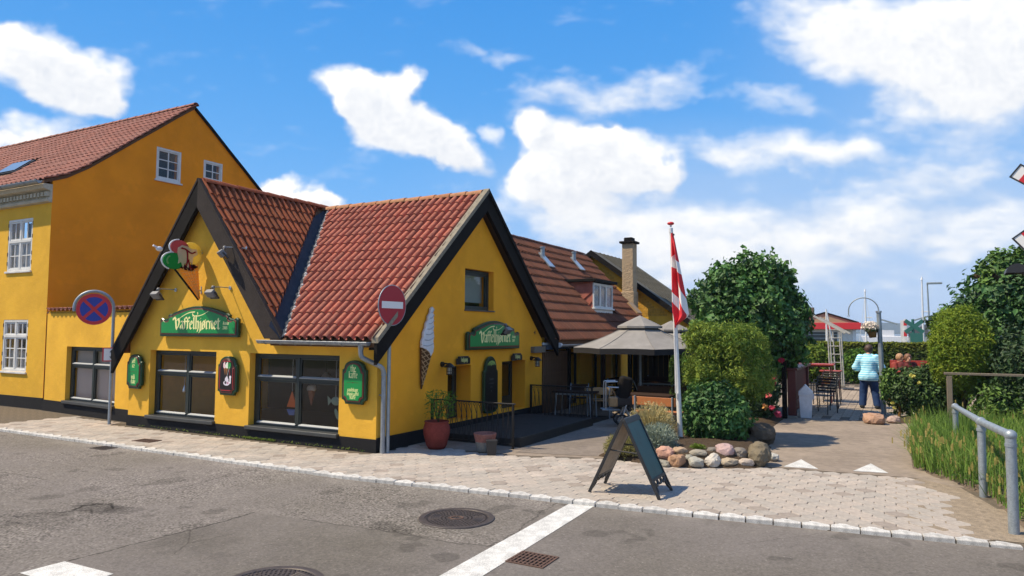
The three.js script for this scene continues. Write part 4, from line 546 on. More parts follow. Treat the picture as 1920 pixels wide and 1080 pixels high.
// ------------------------------------------------------------------ the house behind the café, with the dormer
{
  const t = thing('rear_house', 'yellow house with mossy dark red tile roof and dormer behind the cafe', 'house');
  const ez = -15.05, z1 = -23.8, ex = -7.25, ey = 1.8, rx = -10, ry = 4.72, sl = (ry - ey) / (ex - rx), Ls = Math.hypot(ry - ey, ex - rx);
  const holes = [[16.55, 17.25, 0.05, 1.4], [18.1, 18.7, 0.3, 1.4], [19.6, 20.4, 0.05, 1.4], [21.4, 22.2, 0.3, 1.4]];
  mesh('front_wall', extr([[-ez, 0], [-z1, 0], [-z1, 1.78], [-ez, 1.78]], 0.28, 0, holes.map(([a, b, c, d]) => rect(a, c, b, d))).rotateY(Math.PI / 2).translate(ex - 0.38, 0, 0), M.stucco, t);
  for (const [a, b, c, d] of holes) { const x = ex - 0.2, w = mesh(c < 0.1 ? 'door' : 'window', [rb(x - 0.05, c, -a, x, d, -a - 0.07), rb(x - 0.05, c, -b + 0.07, x, d, -b), rb(x - 0.05, d - 0.07, -a - 0.07, x, d, -b + 0.07), rb(x - 0.05, c, -a - 0.07, x, c + 0.09, -b + 0.07)], M.frame, t); mesh('pane', bx(x - 0.03, c + 0.09, -a - 0.07, x - 0.029, d - 0.07, -b + 0.07), M.glass, w); }
  mesh('gable_wall', [extr([[7.35, 0], [12.6, 0], [12.6, 1.8], [10, 4.6], [7.35, 1.8]], 0.25).applyMatrix4(new THREE.Matrix4().makeScale(-1, 1, 1)).translate(0, 0, ez - 0.3), extr([[7.35, 0], [12.6, 0], [12.6, 1.8], [10, 4.6], [7.35, 1.8]], 0.25).applyMatrix4(new THREE.Matrix4().makeScale(-1, 1, 1)).translate(0, 0, z1 + 0.02)], M.stucco, t);
  mesh('rear_wall', bx(-12.8, 0, ez, -12.6, 1.8, z1), M.stucco, t); mesh('interior', bx(-9.2, 0, ez - 0.4, -9.1, 2.2, z1 + 0.4), M.dark, t);
  mesh('roof_deck', [prism([[ex + 0.12, ey - 0.12 * sl, ez], [ex + 0.12, ey - 0.12 * sl, z1], [rx, ry, z1], [rx, ry, ez]], [0, -0.1, 0]), prism([[rx, ry, ez], [rx, ry, z1], [-12.9, 1.65, z1], [-12.9, 1.65, ez]], [0, -0.1, 0])], M.brownWood, t);
  const inD = q => q.z < -19.35 && q.z > -21.2 && q.x > -8.9 && q.x < -7.86;
  layTiles(t, [ex + 0.12, ey - 0.12 * sl, ez], [0, 0, -1], [-(ex - rx) / Ls, (ry - ey) / Ls, 0], z1 * -1 + ez, Ls + 0.12, 12, 44, CLAY_OLD, { single: 292, amp: 0.06, lift: 0.06, seg: 10, seed: 31, skip: inD });
  ridgeCaps(t, [rx, ry + 0.03, ez], [rx, ry + 0.03, z1], 40, CLAY_OLD, 0.09);
  const G0 = gutter(t, [ex + 0.2, ey - 0.2, z1], [ex + 0.2, ey - 0.2, ez - 0.3], 0.055, 9); mesh('gutter_end', new THREE.CylinderGeometry(0.06, 0.05, 0.1, 12).rotateX(Math.PI / 2).translate(ex + 0.2, ey - 0.2, ez - 0.28), M.plasticWhite, t);
  mesh('verge_board', prism([[ex + 0.1, ey - 0.06, z1 - 0.001], [rx, ry + 0.05, z1 - 0.001], [rx, ry - 0.13, z1 - 0.001], [ex + 0.1, ey - 0.24, z1 - 0.001]], [0, 0, -0.04]), M.black, t);
  // dormer: red-brown cheeks, white three-light window, flat felt roof
  const dx = -7.9, dz0 = -19.5, dz1 = -21.1, dy0 = 2.45, dy1 = 3.42, bk = x => rx + (ry - x) / sl;
  const dm = std([0.5, 0.17, 0.12], { map: T.mid, m: 0.5 }), d = mesh('dormer', prism([[dx, dy0, dz0], [dx, dy1, dz0], [bk(dy1), dy1, dz0]], [0, 0, -0.06]), dm, t); mesh('far_cheek', prism([[dx, dy0, dz1 + 0.06], [dx, dy1, dz1 + 0.06], [bk(dy1), dy1, dz1 + 0.06]], [0, 0, -0.06]), dm, d);
  for (const k of [0.42, 0.75]) mesh('batten', beam([dx - 0.03, mix(dy0, dy1, k * 0.9), dz0 + 0.008], [dx - 0.35 * k - 0.1, mix(dy0, dy1, k) - 0.35, dz0 + 0.008], 0.02, 0.02, [0, 0, 1]), M.signBrown, d);
  mesh('dormer_roof', [rb(bk(dy1) - 0.15, dy1 + 0.002, dz0 + 0.14, dx + 0.16, dy1 + 0.09, dz1 - 0.12, 0.015)], M.black, d);
  const T4 = new THREE.Matrix4().makeRotationY(Math.PI / 2).setPosition(dx + 0.02, 0, 0), dw = casement(d, -dz0 + 0.001, -dz1 - 0.001, dy0 + 0.2, dy1 - 0.03, 0, [{ h: 1, c: 1, r: 1 }], { sashes: 3, turn: T4, f: 0.035, sf: 0.014 });
  mesh('apron', bx(dx - 0.02, dy0 - 0.02, dz0 - 0.002, dx + 0.035, dy0 + 0.145, dz1 + 0.002), M.white, d);
  for (const [x, y, z] of [[-9.33, 4.13, -19.05], [-9.44, 4.25, -21.68]]) { const v = mesh('roof_vent', [rod([x - 0.02, y, z], [x - 0.02, y + 0.34, z], 0.07, 0.065), rod([x - 0.02, y + 0.33, z], [x - 0.02, y + 0.37, z], 0.085)], M.galv, t); mesh('flashing', prism([[x + 0.3, y - 0.28, z + 0.2], [x + 0.3, y - 0.28, z - 0.2], [x - 0.1, y + 0.16, z - 0.14], [x - 0.1, y + 0.16, z + 0.14]], [0.02, 0.03, 0]), M.steel, v); }
  mesh('conduit', [tube([[-9.3, 4.02, -19.1], [-8.8, 3.52, -19.4], [-8.75, 3.47, -19.5]], 0.015, 12, 6), tube([[-9.4, 4.1, -21.7], [-8.9, 3.6, -21.3]], 0.015, 8, 6)], M.black, t);
  // chimney at the far end
  const c = mesh('chimney', [rb(-8.5, 2.2, -23.75, -8.08, 5.08, -24.17, 0.02), rb(-8.53, 2.2, -23.72, -8.05, 3.35, -24.2, 0.02)], std([0.46, 0.34, 0.22], { map: T.blotch, m: 0.9, bump: T.bumpSoft, bm: 0.3, bs: 0.03 }), t);
  mesh('chimney_cap', [rb(-8.58, 5.08, -23.67, -8.0, 5.16, -24.25, 0.02), rb(-8.45, 5.16, -23.8, -8.13, 5.3, -24.12, 0.03)], M.black, c); mesh('flashing', rb(-8.54, 2.5, -23.7, -8.03, 2.58, -23.74), M.lead, c);
  mesh('roof_hatch', [beam([-7.62, 2.72, -22.3], [-7.62, 2.72, -22.75], 0.5, 0.06, [0.73, 0.69, 0])], M.paleWood, t);
}
{
  const t = thing('far_house', 'yellow gabled house with dark felt roof standing beyond the chimney', 'house');
  const z = -24.6, ax = -9.9, ay = 4.95, k = 0.71, z1 = -28.4, y = x => ay - k * Math.abs(x - ax);
  mesh('gable_wall', extr([[-13.9, 0], [-5.9, 0], [-5.9, y(-5.9) - 0.12], [ax, ay - 0.12], [-13.9, y(-13.9) - 0.12]], 0.25).translate(0, 0, z - 0.25), M.stuccoTall, t); mesh('side_wall', bx(-6.15, 0, z - 0.26, -5.9, 2.0, z1), M.stuccoTall, t); mesh('rear_wall', [bx(-13.9, 0, z1, -6.16, 2, z1 + 0.2), bx(-13.9, 0, z - 0.26, -13.7, 2, z1 + 0.2)], M.stuccoTall, t);
  const felt = std([0.17, 0.16, 0.13], { map: T.rough, m: 0.9, bump: T.bumpFine, bm: 0.2, bs: 0.004 });
  mesh('roof', [prism([[ax, ay, z + 0.3], [-5.45, y(-5.45), z + 0.3], [-5.45, y(-5.45), z1 - 0.3], [ax, ay, z1 - 0.3]], [0, -0.07, 0]), prism([[ax, ay, z1 - 0.3], [-14.3, y(-14.3), z1 - 0.3], [-14.3, y(-14.3), z + 0.3], [ax, ay, z + 0.3]], [0, -0.07, 0])], felt, t);
  for (let i = 1; i < 9; i++) mesh('roof_batten', beam([ax + 0.05, ay - 0.01, mix(z, z1, i / 9)], [-5.5, y(-5.5) + 0.02, mix(z, z1, i / 9)], 0.04, 0.04), felt, t);
  mesh('bargeboard', [prism([[ax, ay + 0.02, z + 0.34], [ax, ay - 0.2, z + 0.34], [-5.4, y(-5.4) - 0.2, z + 0.34], [-5.4, y(-5.4) + 0.02, z + 0.34]], [0, 0, -0.05])], M.black, t); mesh('bargeboard', prism([[-14.35, y(-14.35) + 0.02, z + 0.34], [-14.35, y(-14.35) - 0.2, z + 0.34], [ax - 0.001, ay - 0.2, z + 0.34], [ax - 0.001, ay + 0.02, z + 0.34]], [0, 0, -0.05]), M.black, t);
  mesh('soffit', [prism([[ax, ay - 0.09, z + 0.28], [-5.5, y(-5.5) - 0.09, z + 0.28], [-5.5, y(-5.5) - 0.09, z], [ax, ay - 0.09, z]], [0, -0.02, 0])], M.black, t);
  const r = mulberry(71), bm = [0.95, 1, 1.05].map(f => std([0.7 * f, 0.385 * f, 0.06 * f], { map: T.mid, m: 0.5, bump: T.bumpFine, bm: 0.15, bs: 0.003 })); // painted brick courses, proud of the joints
  const bl = bm.map(() => []); for (let j = 0; j < 26; j++) for (let i = 0; i < 26; i++) { const x0 = -10.9 + i * 0.19 + (j % 2) * 0.095, yy = 2.5 + j * 0.092; if (x0 + 0.18 > -6 || yy + 0.1 > y(x0 + 0.18) - 0.3 || yy + 0.1 > y(x0) - 0.3) continue; bl[Math.floor(r() * 3)].push(bx(x0, yy, z + 0.0005, x0 + 0.178, yy + 0.082, z + 0.006 + r() * 0.004)); } bl.forEach((l, i) => { mesh('bricks', l, bm[i], t).userData.kind = 'stuff'; });
}
{
  const t = thing('wooden_annex', 'brown ribbed timber annex with flat roof between cafe gable and the parasol', 'annex');
  const g = boxUV(merged([rb(0, 0.02, 0.035, 0.03, 1.44, -0.035, 0.006)])); mesh('backing', bx(XG - 0.1, 0, -14.74, XG - 0.02, 1.46, -16.15), M.brownWood, t);
  for (let i = 0; i < 15; i++) { const m = new THREE.Mesh(g, M.brownWood); m.name = 'board'; m.position.set(XG - 0.018, 0, -14.8 - i * 0.094); m.castShadow = m.receiveShadow = true; t.add(m); }
  mesh('roof', [rb(XG - 0.9, 1.5, -14.73, XG + 0.12, 1.6, -16.3)], M.lead, t); mesh('roof_edge', rb(XG - 0.02, 1.44, -14.15, XG + 0.1, 1.58, -14.722), M.greyWood, t); mesh('roof_rim', rb(XG - 0.9, 1.601, -14.76, XG + 0.02, 1.66, -16.2), M.plasticWhite, t);
  mesh('post', rb(XG - 0.06, 0, -16.2, XG + 0.04, 1.49, -16.32), M.black, t);
}
// ------------------------------------------------------------------ railway station and boats beyond the hedge
{
  const t = thing('station_building', 'white station building with red canopy band beyond the clipped hedge', 'station');
  const z = -70, W = M.plasticWhite, dg = std([0.06, 0.065, 0.07], { roughness: 0.4 });
  mesh('wall', [bx(-9.6, 0, z, -3.3, 2.25, z - 6), bx(-3.29, 0, z - 0.1, -2.9, 1.2, z - 4)], W, t); mesh('canopy_band', rb(-9.9, 2.25, z + 0.6, -2.6, 2.85, z - 6.2, 0.03), M.red, t);
  mesh('roof', [prism([[-8.6, 2.86, z - 0.5], [-5.6, 3.75, z - 0.5], [-2.9, 2.86, z - 0.5]], [0, 0, -5])], std([0.32, 0.27, 0.17], {}), t); mesh('roof_edge', [beam([-8.7, 2.86, z - 0.45], [-5.6, 3.8, z - 0.45], 0.1, 0.14), beam([-5.6, 3.8, z - 0.45], [-2.8, 2.86, z - 0.45], 0.1, 0.14)], M.black, t);
  mesh('chimney', rb(-7.3, 3.0, z - 1, -6.6, 4.3, z - 1.6), M.earth, t); const wn = mesh('window_band', bx(-7.6, 0.5, z + 0.01, -4.6, 2.0, z + 0.03), dg, t); for (let i = 0; i < 4; i++) mesh('glazing_bar', bx(-7.6, 0.75 + i * 0.33, z + 0.031, -4.6, 0.82 + i * 0.33, z + 0.06), M.galv, wn); mesh('poster', bx(-9.0, 1.2, z + 0.01, -8.2, 2.0, z + 0.03), std([0.3, 0.33, 0.36], {}), t);
}
{
  const masts = [[-4.68, 3.78, -60, 'thin white mast behind the station trellis'], [1.86, 5.89, -60, 'tall white mast with cross-tree right of the garden lamp post'], [-2.11, 5.4, -66, 'slender pale ship mast seen inside the hoop of lamp post']];
  masts.forEach(([x, h, z, label], i) => { const m = thing('mast', label, 'mast', [x, 0, z], 0, 'masts beyond the hedge'); mesh('pole', rod([0, 0, 0], [0, h, 0], 0.09, 0.05), M.plasticWhite, m); mesh('spreader', i === 0 ? rod([0, h, 0], [0.6, 0, 0.02], 0.05) : [rod([-0.1, h * 0.6, 0], [0.5, h * 0.6, 0], 0.04), rod([0, h, 0], [0, h + 0.25, 0], 0.1, 0.03)], M.plasticWhite, m); if (i === 2) mesh('stay', [rod([0, h - 0.2, 0], [0.55, 1, 0], 0.015), rod([0, h - 0.2, 0], [-0.55, 1, 0], 0.015)], M.plasticWhite, m); });
  const ls = thing('street_lamp', 'tall grey street lamp with one short arm beyond the hedge', 'street lamp', [2.3, 0, -60]); mesh('pole', rod([0, 0, 0], [-0.1, 5.6, 0], 0.08, 0.05), M.galv, ls); mesh('lamp_head', rb(-0.15, 5.55, -0.12, 0.85, 5.7, 0.12, 0.04), M.galv, ls);
  const cr = thing('crossing_signal', 'dark green back of railway crossing cross and signal box beyond the hedge', 'crossing signal', [1.16, 0, -58]); const gm = std([0.02, 0.12, 0.1], { roughness: 0.5 }); mesh('post', rod([0, 0, 0], [0, 2.95, 0], 0.1), gm, cr); mesh('cross', [beam([-0.5, 2.0, 0.1], [0.65, 2.85, 0.1], 0.05, 0.28, [0, 1, 0]), beam([-0.5, 2.85, 0.12], [0.65, 2.0, 0.12], 0.05, 0.28, [0, 1, 0])], gm, cr); mesh('signal_box', rb(-0.2, 1.2, 0.15, 0.6, 1.95, 0.35), gm, cr);
  const gt = thing('crossing_gate', 'raised red and white crossing gate boom on white post beyond the hedge', 'crossing gate', [0.5, 0, -60]); mesh('post', rb(-0.12, 0, -0.1, 0.12, 2.9, 0.1), M.plasticWhite, gt); const bd = mesh('boom', rb(0.1, 0.9, 0.12, 0.3, 3.0, 0.18), M.plasticWhite, gt); for (const y of [1.7, 2.5]) mesh('red_band', rb(0.095, y, 0.115, 0.305, y + 0.35, 0.185), M.red, bd); mesh('counter_arm', beam([-0.3, 2.6, 0], [-1.5, 3.0, 0], 0.12, 0.12), M.galv, gt); mesh('counter_arm', beam([0.8, 2.9, 0], [1.7, 3.2, 0], 0.12, 0.12), M.galv, gt);
  const bt = thing('boat', 'low white boat lying on the water beyond the hedge', 'boat', [-1.6, -0.1, -150]); mesh('hull', extr([[-4, 1.5], [-3.4, 0], [3.4, 0], [4.2, 1.5]], 2.4, 0.1), M.plasticWhite, bt); mesh('cabin', rb(-2.5, 1.5, 0.4, 1.5, 2.6, 2), M.plasticWhite, bt);
  const sh = thing('harbour_shed', 'grey shed with pitched roof half hidden by the round bush', 'shed', [2.6, 0, -66]); mesh('wall', bx(-1.6, 0, -1.5, 2.4, 2.0, 1.5), std([0.3, 0.33, 0.34], {}), sh); mesh('roof', prism([[-1.8, 1.9, 1.6], [0.4, 3.1, 1.6], [2.6, 1.9, 1.6]], [0, 0, -3.2]), std([0.1, 0.11, 0.13], {}), sh);
}
// ------------------------------------------------------------------ boards, lamps and ornaments on the café
const GREENY = '#0f8740', CREAM = '#f1e7a0';
function boardLettering(g, W, H) {
  g.fillStyle = GREENY; g.fillRect(0, 0, W, H);
  for (let i = 0; i < 900; i++) { g.fillStyle = `rgba(${i % 2 ? 0 : 20},${70 + (i * 37) % 70},${30 + (i * 13) % 30},0.07)`; g.fillRect((i * 97) % W, (i * 61) % H, 60, 14); }
  g.fillStyle = g.strokeStyle = CREAM; g.lineJoin = 'round';
  const s = H * 0.345, y = H * 0.82; letters(g, 'V', W * 0.2, y, s * 1.12, 0.23, 0.82);
  letters(g, 'affelhjørnet', W * 0.262, y, s, 0.215, 0.89);
  const sw = []; for (let k = 0; k <= 40; k++) { const t = k / 40; sw.push([mix(W * 0.2, W * 0.47, t), y - s * (0.85 + 1.28 * Math.sin(Math.min(1, t * 1.05) * Math.PI * 0.5) - 0.06 * t)]); }
  nib(g, sw, s * 0.15, 0.9); const lp = []; for (let k = 0; k <= 40; k++) { const a = -0.6 + k / 40 * 4.0; lp.push([W * 0.475 + Math.cos(a) * W * 0.036, y - s * 1.86 + Math.sin(a) * s * 0.28]); } nib(g, lp, s * 0.12, 0.9);
  const ta = []; for (let k = 0; k <= 30; k++) { const t = k / 30; ta.push([mix(W * 0.44, W * 0.66, t), y - s * (1.62 + 0.12 * Math.sin(t * 3.1) * -1 + 0.62 * t * t)]); } nib(g, ta, s * 0.13, 0.8);
  letters(g, 'Anno', W * 0.845, y - s * 0.5, s * 0.3, 0.22, 0.9); letters(g, '2003', W * 0.845, y + s * 0.02, s * 0.3, 0.22, 0.95);
}
const bigShape = (w, k = 0) => { const h = w / 2 - k, p = [[-h, k], [h, k], [h, 0.325 - k], [h * 0.955, 0.355 - k * 0.9], [h * 0.9, 0.33 - k], [h * 0.82, 0.335 - k], [h * 0.78, 0.365 - k], [h * 0.79, 0.4 - k], [h * 0.74, 0.435 - k], [h * 0.69, 0.43 - k], [h * 0.66, 0.45 - k]]; for (let i = 1; i <= 12; i++) { const a = i / 13; p.push([h * 0.66 * (1 - 2 * a), 0.45 - k + 0.125 * Math.sin(a * Math.PI)]); } p.push(...p.slice(4, 11).reverse().map(([x, y]) => [-x, y]), [-h * 0.955, 0.355 - k * 0.9], [-h, 0.325 - k]); return p; };
const ovalShape = (w, h, k = 0) => { const a = w / 2 - k, n = 0.07, p = [[-a + n, k], [a - n, k]]; for (let i = 0; i <= 5; i++) { const q = i / 5 * Math.PI / 2; p.push([a - n * Math.cos(q) , k + n * Math.sin(q)]); } const s = h - 0.15 - k; for (let i = 0; i <= 4; i++) { const q = i / 4 * Math.PI / 2; p.push([a - 0.045 * Math.sin(q), s + 0.045 * (1 - Math.cos(q))]); } for (let i = 1; i < 12; i++) { const q = i / 12 * Math.PI; p.push([(a - 0.05) * Math.cos(q), s + 0.045 + 0.105 * Math.sin(q)]); } p.push(...[...p].slice(8, 13).reverse().map(([x, y]) => [-x, y]), ...[...p].slice(2, 8).reverse().map(([x, y]) => [-x, y])); return p; };
function board(name, label, cat, fn, k, paint, m4, edgeMat = M.signGreen) {   // outer board, brown rim, printed panel
  const o = thing(name, label, cat); o.applyMatrix4(m4);
  mesh('backboard', extr(fn(0), 0.045, 0.012), edgeMat, o); mesh('rim', extr(fn(k * 0.62), 0.006, 0.003).translate(0, 0, 0.058), M.signBrown, o);
  const pts = fn(k), xs = pts.map(p => p[0]), ys = pts.map(p => p[1]); const g = merged([extr(pts, 0.005, 0.002).translate(0, 0, 0.067)]); faceUV(g, Math.min(...xs), Math.min(...ys), Math.max(...xs), Math.max(...ys)); mesh('panel', g, paint, o, true);
  return o;
}
const onFront = (x, y) => new THREE.Matrix4().makeTranslation(x, y, ZF + 0.04), onGable = (z, y) => new THREE.Matrix4().makeRotationY(Math.PI / 2).setPosition(XG + 0.04, y, z);
{
  const lettering = printed(1400, 370, boardLettering);
  board('sign_board', 'wide green name board with cream blackletter under the sunlit street gable', 'sign', k => bigShape(2.2, k), 0.065, lettering, onFront(-11.45, 1.79));
  board('sign_board', 'wide green name board with cream blackletter between the shaded gable doors and upper window', 'sign', k => bigShape(2.1, k), 0.065, lettering, onGable(-12.38, 1.56));
  const small = (rows) => printed(256, 370, (g, W, H) => { g.fillStyle = GREENY; g.fillRect(0, 0, W, H); g.fillStyle = g.strokeStyle = CREAM; for (const [t, y, s] of rows) letters(g, t, W / 2, H * y, s, 0.19, 0.9, true); g.strokeStyle = g.fillStyle = '#5d2a1a'; g.fillRect(W * 0.16, H * 0.505, W * 0.68, 3); g.beginPath(); g.arc(W / 2, H * 0.507, 7, 0, 7); g.fill(); });
  board('oval_sign', 'small green arched board reading soft ice at left end of the cafe front', 'sign', k => ovalShape(0.47, 0.68, k), 0.062, small([['soft', 0.2, 42], ['ice', 0.36, 42], ['milk', 0.76, 40], ['shake', 0.92, 40]]), onFront(-13.31, 0.745));
  board('oval_sign', 'small green arched board reading the kaffe beside the downpipe', 'sign', k => ovalShape(0.5, 0.7, k), 0.062, small([['the', 0.2, 46], ['kaffe', 0.38, 48], ['pandekager', 0.75, 26], ['belgisk vaffel', 0.86, 24], ['blaffe', 0.96, 28]]), onFront(-7.63, 0.745));
  const sundae = printed(300, 430, (g, W, H) => {
    g.fillStyle = '#120606'; g.fillRect(0, 0, W, H); g.strokeStyle = '#a01f22'; g.lineWidth = 12; g.strokeRect(14, 20, W - 28, H - 40);
    const cone = (x, y, a, c) => { g.save(); g.translate(x, y); g.rotate(a); g.fillStyle = '#8a5a2c'; g.beginPath(); g.moveTo(-26, 0); g.lineTo(26, 0); g.lineTo(0, 120); g.fill(); g.fillStyle = c; for (const [p, q, r] of [[0, -6, 30], [-6, -30, 22], [4, -50, 14]]) { g.beginPath(); g.arc(p, q, r, 0, 7); g.fill(); } g.restore(); };
    cone(112, 92, -0.12, '#e7c3c4'); cone(162, 92, 0.1, '#dfe8d2'); g.fillStyle = '#1f8a38'; g.beginPath(); g.ellipse(212, 78, 30, 44, 0.3, 0, 7); g.fill();
    g.strokeStyle = '#d8d4d6'; g.lineWidth = 5; g.beginPath(); g.moveTo(215, 92); g.lineTo(160, 240); g.stroke(); g.strokeStyle = '#c02a30'; g.beginPath(); g.moveTo(214, 130); g.lineTo(232, 240); g.stroke();
    g.fillStyle = '#d9d2da'; for (const [x, y, r] of [[150, 262, 26], [178, 270, 24], [164, 240, 20]]) { g.beginPath(); g.arc(x, y, r, 0, 7); g.fill(); } g.beginPath(); g.ellipse(160, 312, 66, 34, 0, 0, 7); g.fill(); g.fillStyle = '#443c42'; g.beginPath(); g.ellipse(140, 306, 22, 20, 0, 0, 7); g.fill(); g.fillStyle = '#b97a94'; g.beginPath(); g.ellipse(186, 310, 18, 16, 0, 0, 7); g.fill(); g.fillStyle = '#e8e4ea'; g.fillRect(222, 232, 26, 84); g.beginPath(); g.arc(235, 230, 20, 0, 7); g.fill();
  });
  board('picture_sign', 'small green arched board with picture of sundae and cones between the shop windows', 'sign', k => ovalShape(0.5, 0.7, k), 0.062, sundae, onFront(-10.6, 0.745));
  const door = (t, label, z) => { const o = thing('door_sign', label, 'sign', [XG + 0.04, 0, z], Math.PI / 2); const pts = [[-0.22, 0.0], [0.22, 0], [0.22, 0.11], [0.17, 0.11], [0.16, 0.15], [-0.16, 0.15], [-0.17, 0.11], [-0.22, 0.11]]; const y = 1.3; mesh('backboard', extr(pts, 0.03, 0.006).translate(0, y, 0), M.plasticBlack, o); const g = merged([extr([[-0.19, 0.02], [0.19, 0.02], [0.19, 0.125], [-0.19, 0.125]], 0.004).translate(0, y, 0.037)]); faceUV(g, -0.19, y + 0.02, 0.19, y + 0.125); mesh('panel', g, printed(300, 84, (c, W, H) => { c.fillStyle = '#0b0d0b'; c.fillRect(0, 0, W, H); c.fillStyle = c.strokeStyle = '#d9d98a'; letters(c, t, W / 2, H * 0.74, 46, 0.22, 0.85, true); }), o, true); };
  door('Indgang', 'small black sign in yellow blackletter above the nearer gable door', -11.24); door('Udgang', 'small black sign in yellow blackletter above the farther gable door', -13.38);
  // chalkboard
  const ck = thing('chalkboard', 'tall narrow black chalkboard with pointed top between the two gable doors', 'chalkboard', [XG + 0.04, 0.3, -12.24], Math.PI / 2);
  const cp = k => { const a = 0.27 - k, p = [[-a * 0.75, k], [0, k - 0.02 + (k ? 0.02 : 0)], [a * 0.75, k], [a, 0.06 + k], [a, 0.82 - k]]; for (let i = 0; i <= 10; i++) { const q = i / 10 * Math.PI; p.push([(a - 0.05) * Math.cos(q), 0.86 - k + 0.26 * Math.sin(q)]); } p.push([-a, 0.82 - k], [-a, 0.06 + k]); return p; };
  mesh('frame', extr(cp(0), 0.04, 0.01), M.signGreen, ck); const cg = merged([extr(cp(0.04), 0.004).translate(0, 0, 0.051)]); faceUV(cg, -0.23, 0.02, 0.23, 1.1); mesh('panel', cg, printed(230, 540, (c, W, H) => { c.fillStyle = '#0b0e10'; c.fillRect(0, 0, W, H); c.fillStyle = c.strokeStyle = '#8fae5a'; c.lineWidth = 3; const a = []; for (let k = 0; k <= 24; k++) { const t = k / 24; a.push([W * (0.12 + 0.76 * t), H * 0.14 - Math.sin(t * Math.PI) * 34]); } nib(c, a, 22); letters(c, 'Vaffelhjørnet', W * 0.16, H * 0.145, 26, 0.22, 0.62); c.globalAlpha = 0.75; c.fillStyle = '#97a3a8'; c.font = '30px sans-serif'; c.textAlign = 'center'; c.fillText('Cacao', W / 2, H * 0.42); c.font = '17px sans-serif'; c.fillText('m. flødeskum', W / 2, H * 0.49); c.fillText('Kaffe', W / 2, H * 0.56); c.fillText('- - -', W / 2, H * 0.3); c.fillRect(W * 0.48, H * 0.61, 7, 14); }), ck, true);
  const np = thing('paper_notice', 'white printed paper notice stuck on the farther gable door', 'notice', [XG - 0.31, 0.72, -13.13], Math.PI / 2); const ng = merged([bx(-0.13, 0, 0, 0.13, 0.36, 0.003)]); faceUV(ng, -0.13, 0, 0.13, 0.36); mesh('sheet', ng, printed(120, 170, (c, W, H) => { c.fillStyle = '#d9dadc'; c.fillRect(0, 0, W, H); c.fillStyle = '#777b80'; for (let k = 0; k < 13; k++) c.fillRect(10 + (k * 7) % 9, 12 + k * 12, 70 + (k * 29) % 30, 5); }), np, true);
  // flat soft-ice cone on the gable: white swirl over a lattice cone
  const sc = thing('soft_ice_cutout', 'tall flat soft ice cone cut-out leaning on the shaded gable wall', 'cone sign', [XG + 0.03, 0.92, -9.92], Math.PI / 2); sc.rotation.z = 0; sc.children.length = 0;
  { const R = new THREE.Matrix4().makeRotationZ(-0.2), conePts = [[0, 0], [0.17, 0.66], [0.1, 0.7], [-0.1, 0.72], [-0.17, 0.7]], swirl = [[-0.17, 0.7], [-0.19, 0.8], [-0.16, 0.88], [-0.175, 0.96], [-0.13, 1.05], [-0.14, 1.13], [-0.09, 1.2], [-0.1, 1.27], [-0.055, 1.33], [-0.05, 1.42], [0, 1.46], [0.035, 1.42], [0.03, 1.36], [0.06, 1.3], [0.07, 1.2], [0.11, 1.12], [0.1, 1.05], [0.15, 0.96], [0.14, 0.87], [0.185, 0.78], [0.18, 0.68], [0.13, 0.6], [0.06, 0.66], [-0.06, 0.69]]; const M4 = R;
    mesh('cone', extr(conePts, 0.025, 0.006).applyMatrix4(M4), std([0.1, 0.05, 0.02], {}), sc); const lat = []; for (let k = 0; k < 7; k++) { const y0 = 0.08 + k * 0.09; lat.push(beam([-0.24 * y0 * 0.95, y0, 0.03], [0.24 * (y0 + 0.16), y0 + 0.13, 0.03], 0.014, 0.012, [0, 0, 1]), beam([0.24 * y0 * 0.95, y0, 0.033], [-0.24 * (y0 + 0.14), y0 + 0.13, 0.033], 0.014, 0.012, [0, 0, 1])); } mesh('lattice', lat.map(g => g.applyMatrix4(M4)), M.paleWood, sc).userData.kind = 'stuff';
    const sw = mesh('swirl', extr(swirl, 0.035, 0.01).applyMatrix4(M4), M.plasticWhite, sc); const cr = []; for (let k = 0; k < 7; k++) { const y = 0.74 + k * 0.1, a = 0.15 * (1 - k / 8); cr.push(tube([[-a, y, 0.045], [0, y + 0.02, 0.05], [a, y + 0.09, 0.045]].map(p => p), 0.008, 8, 5)); } mesh('crease', cr.map(g => g.applyMatrix4(M4)), std([0.4, 0.41, 0.44], {}), sw).userData.kind = 'stuff'; }
}
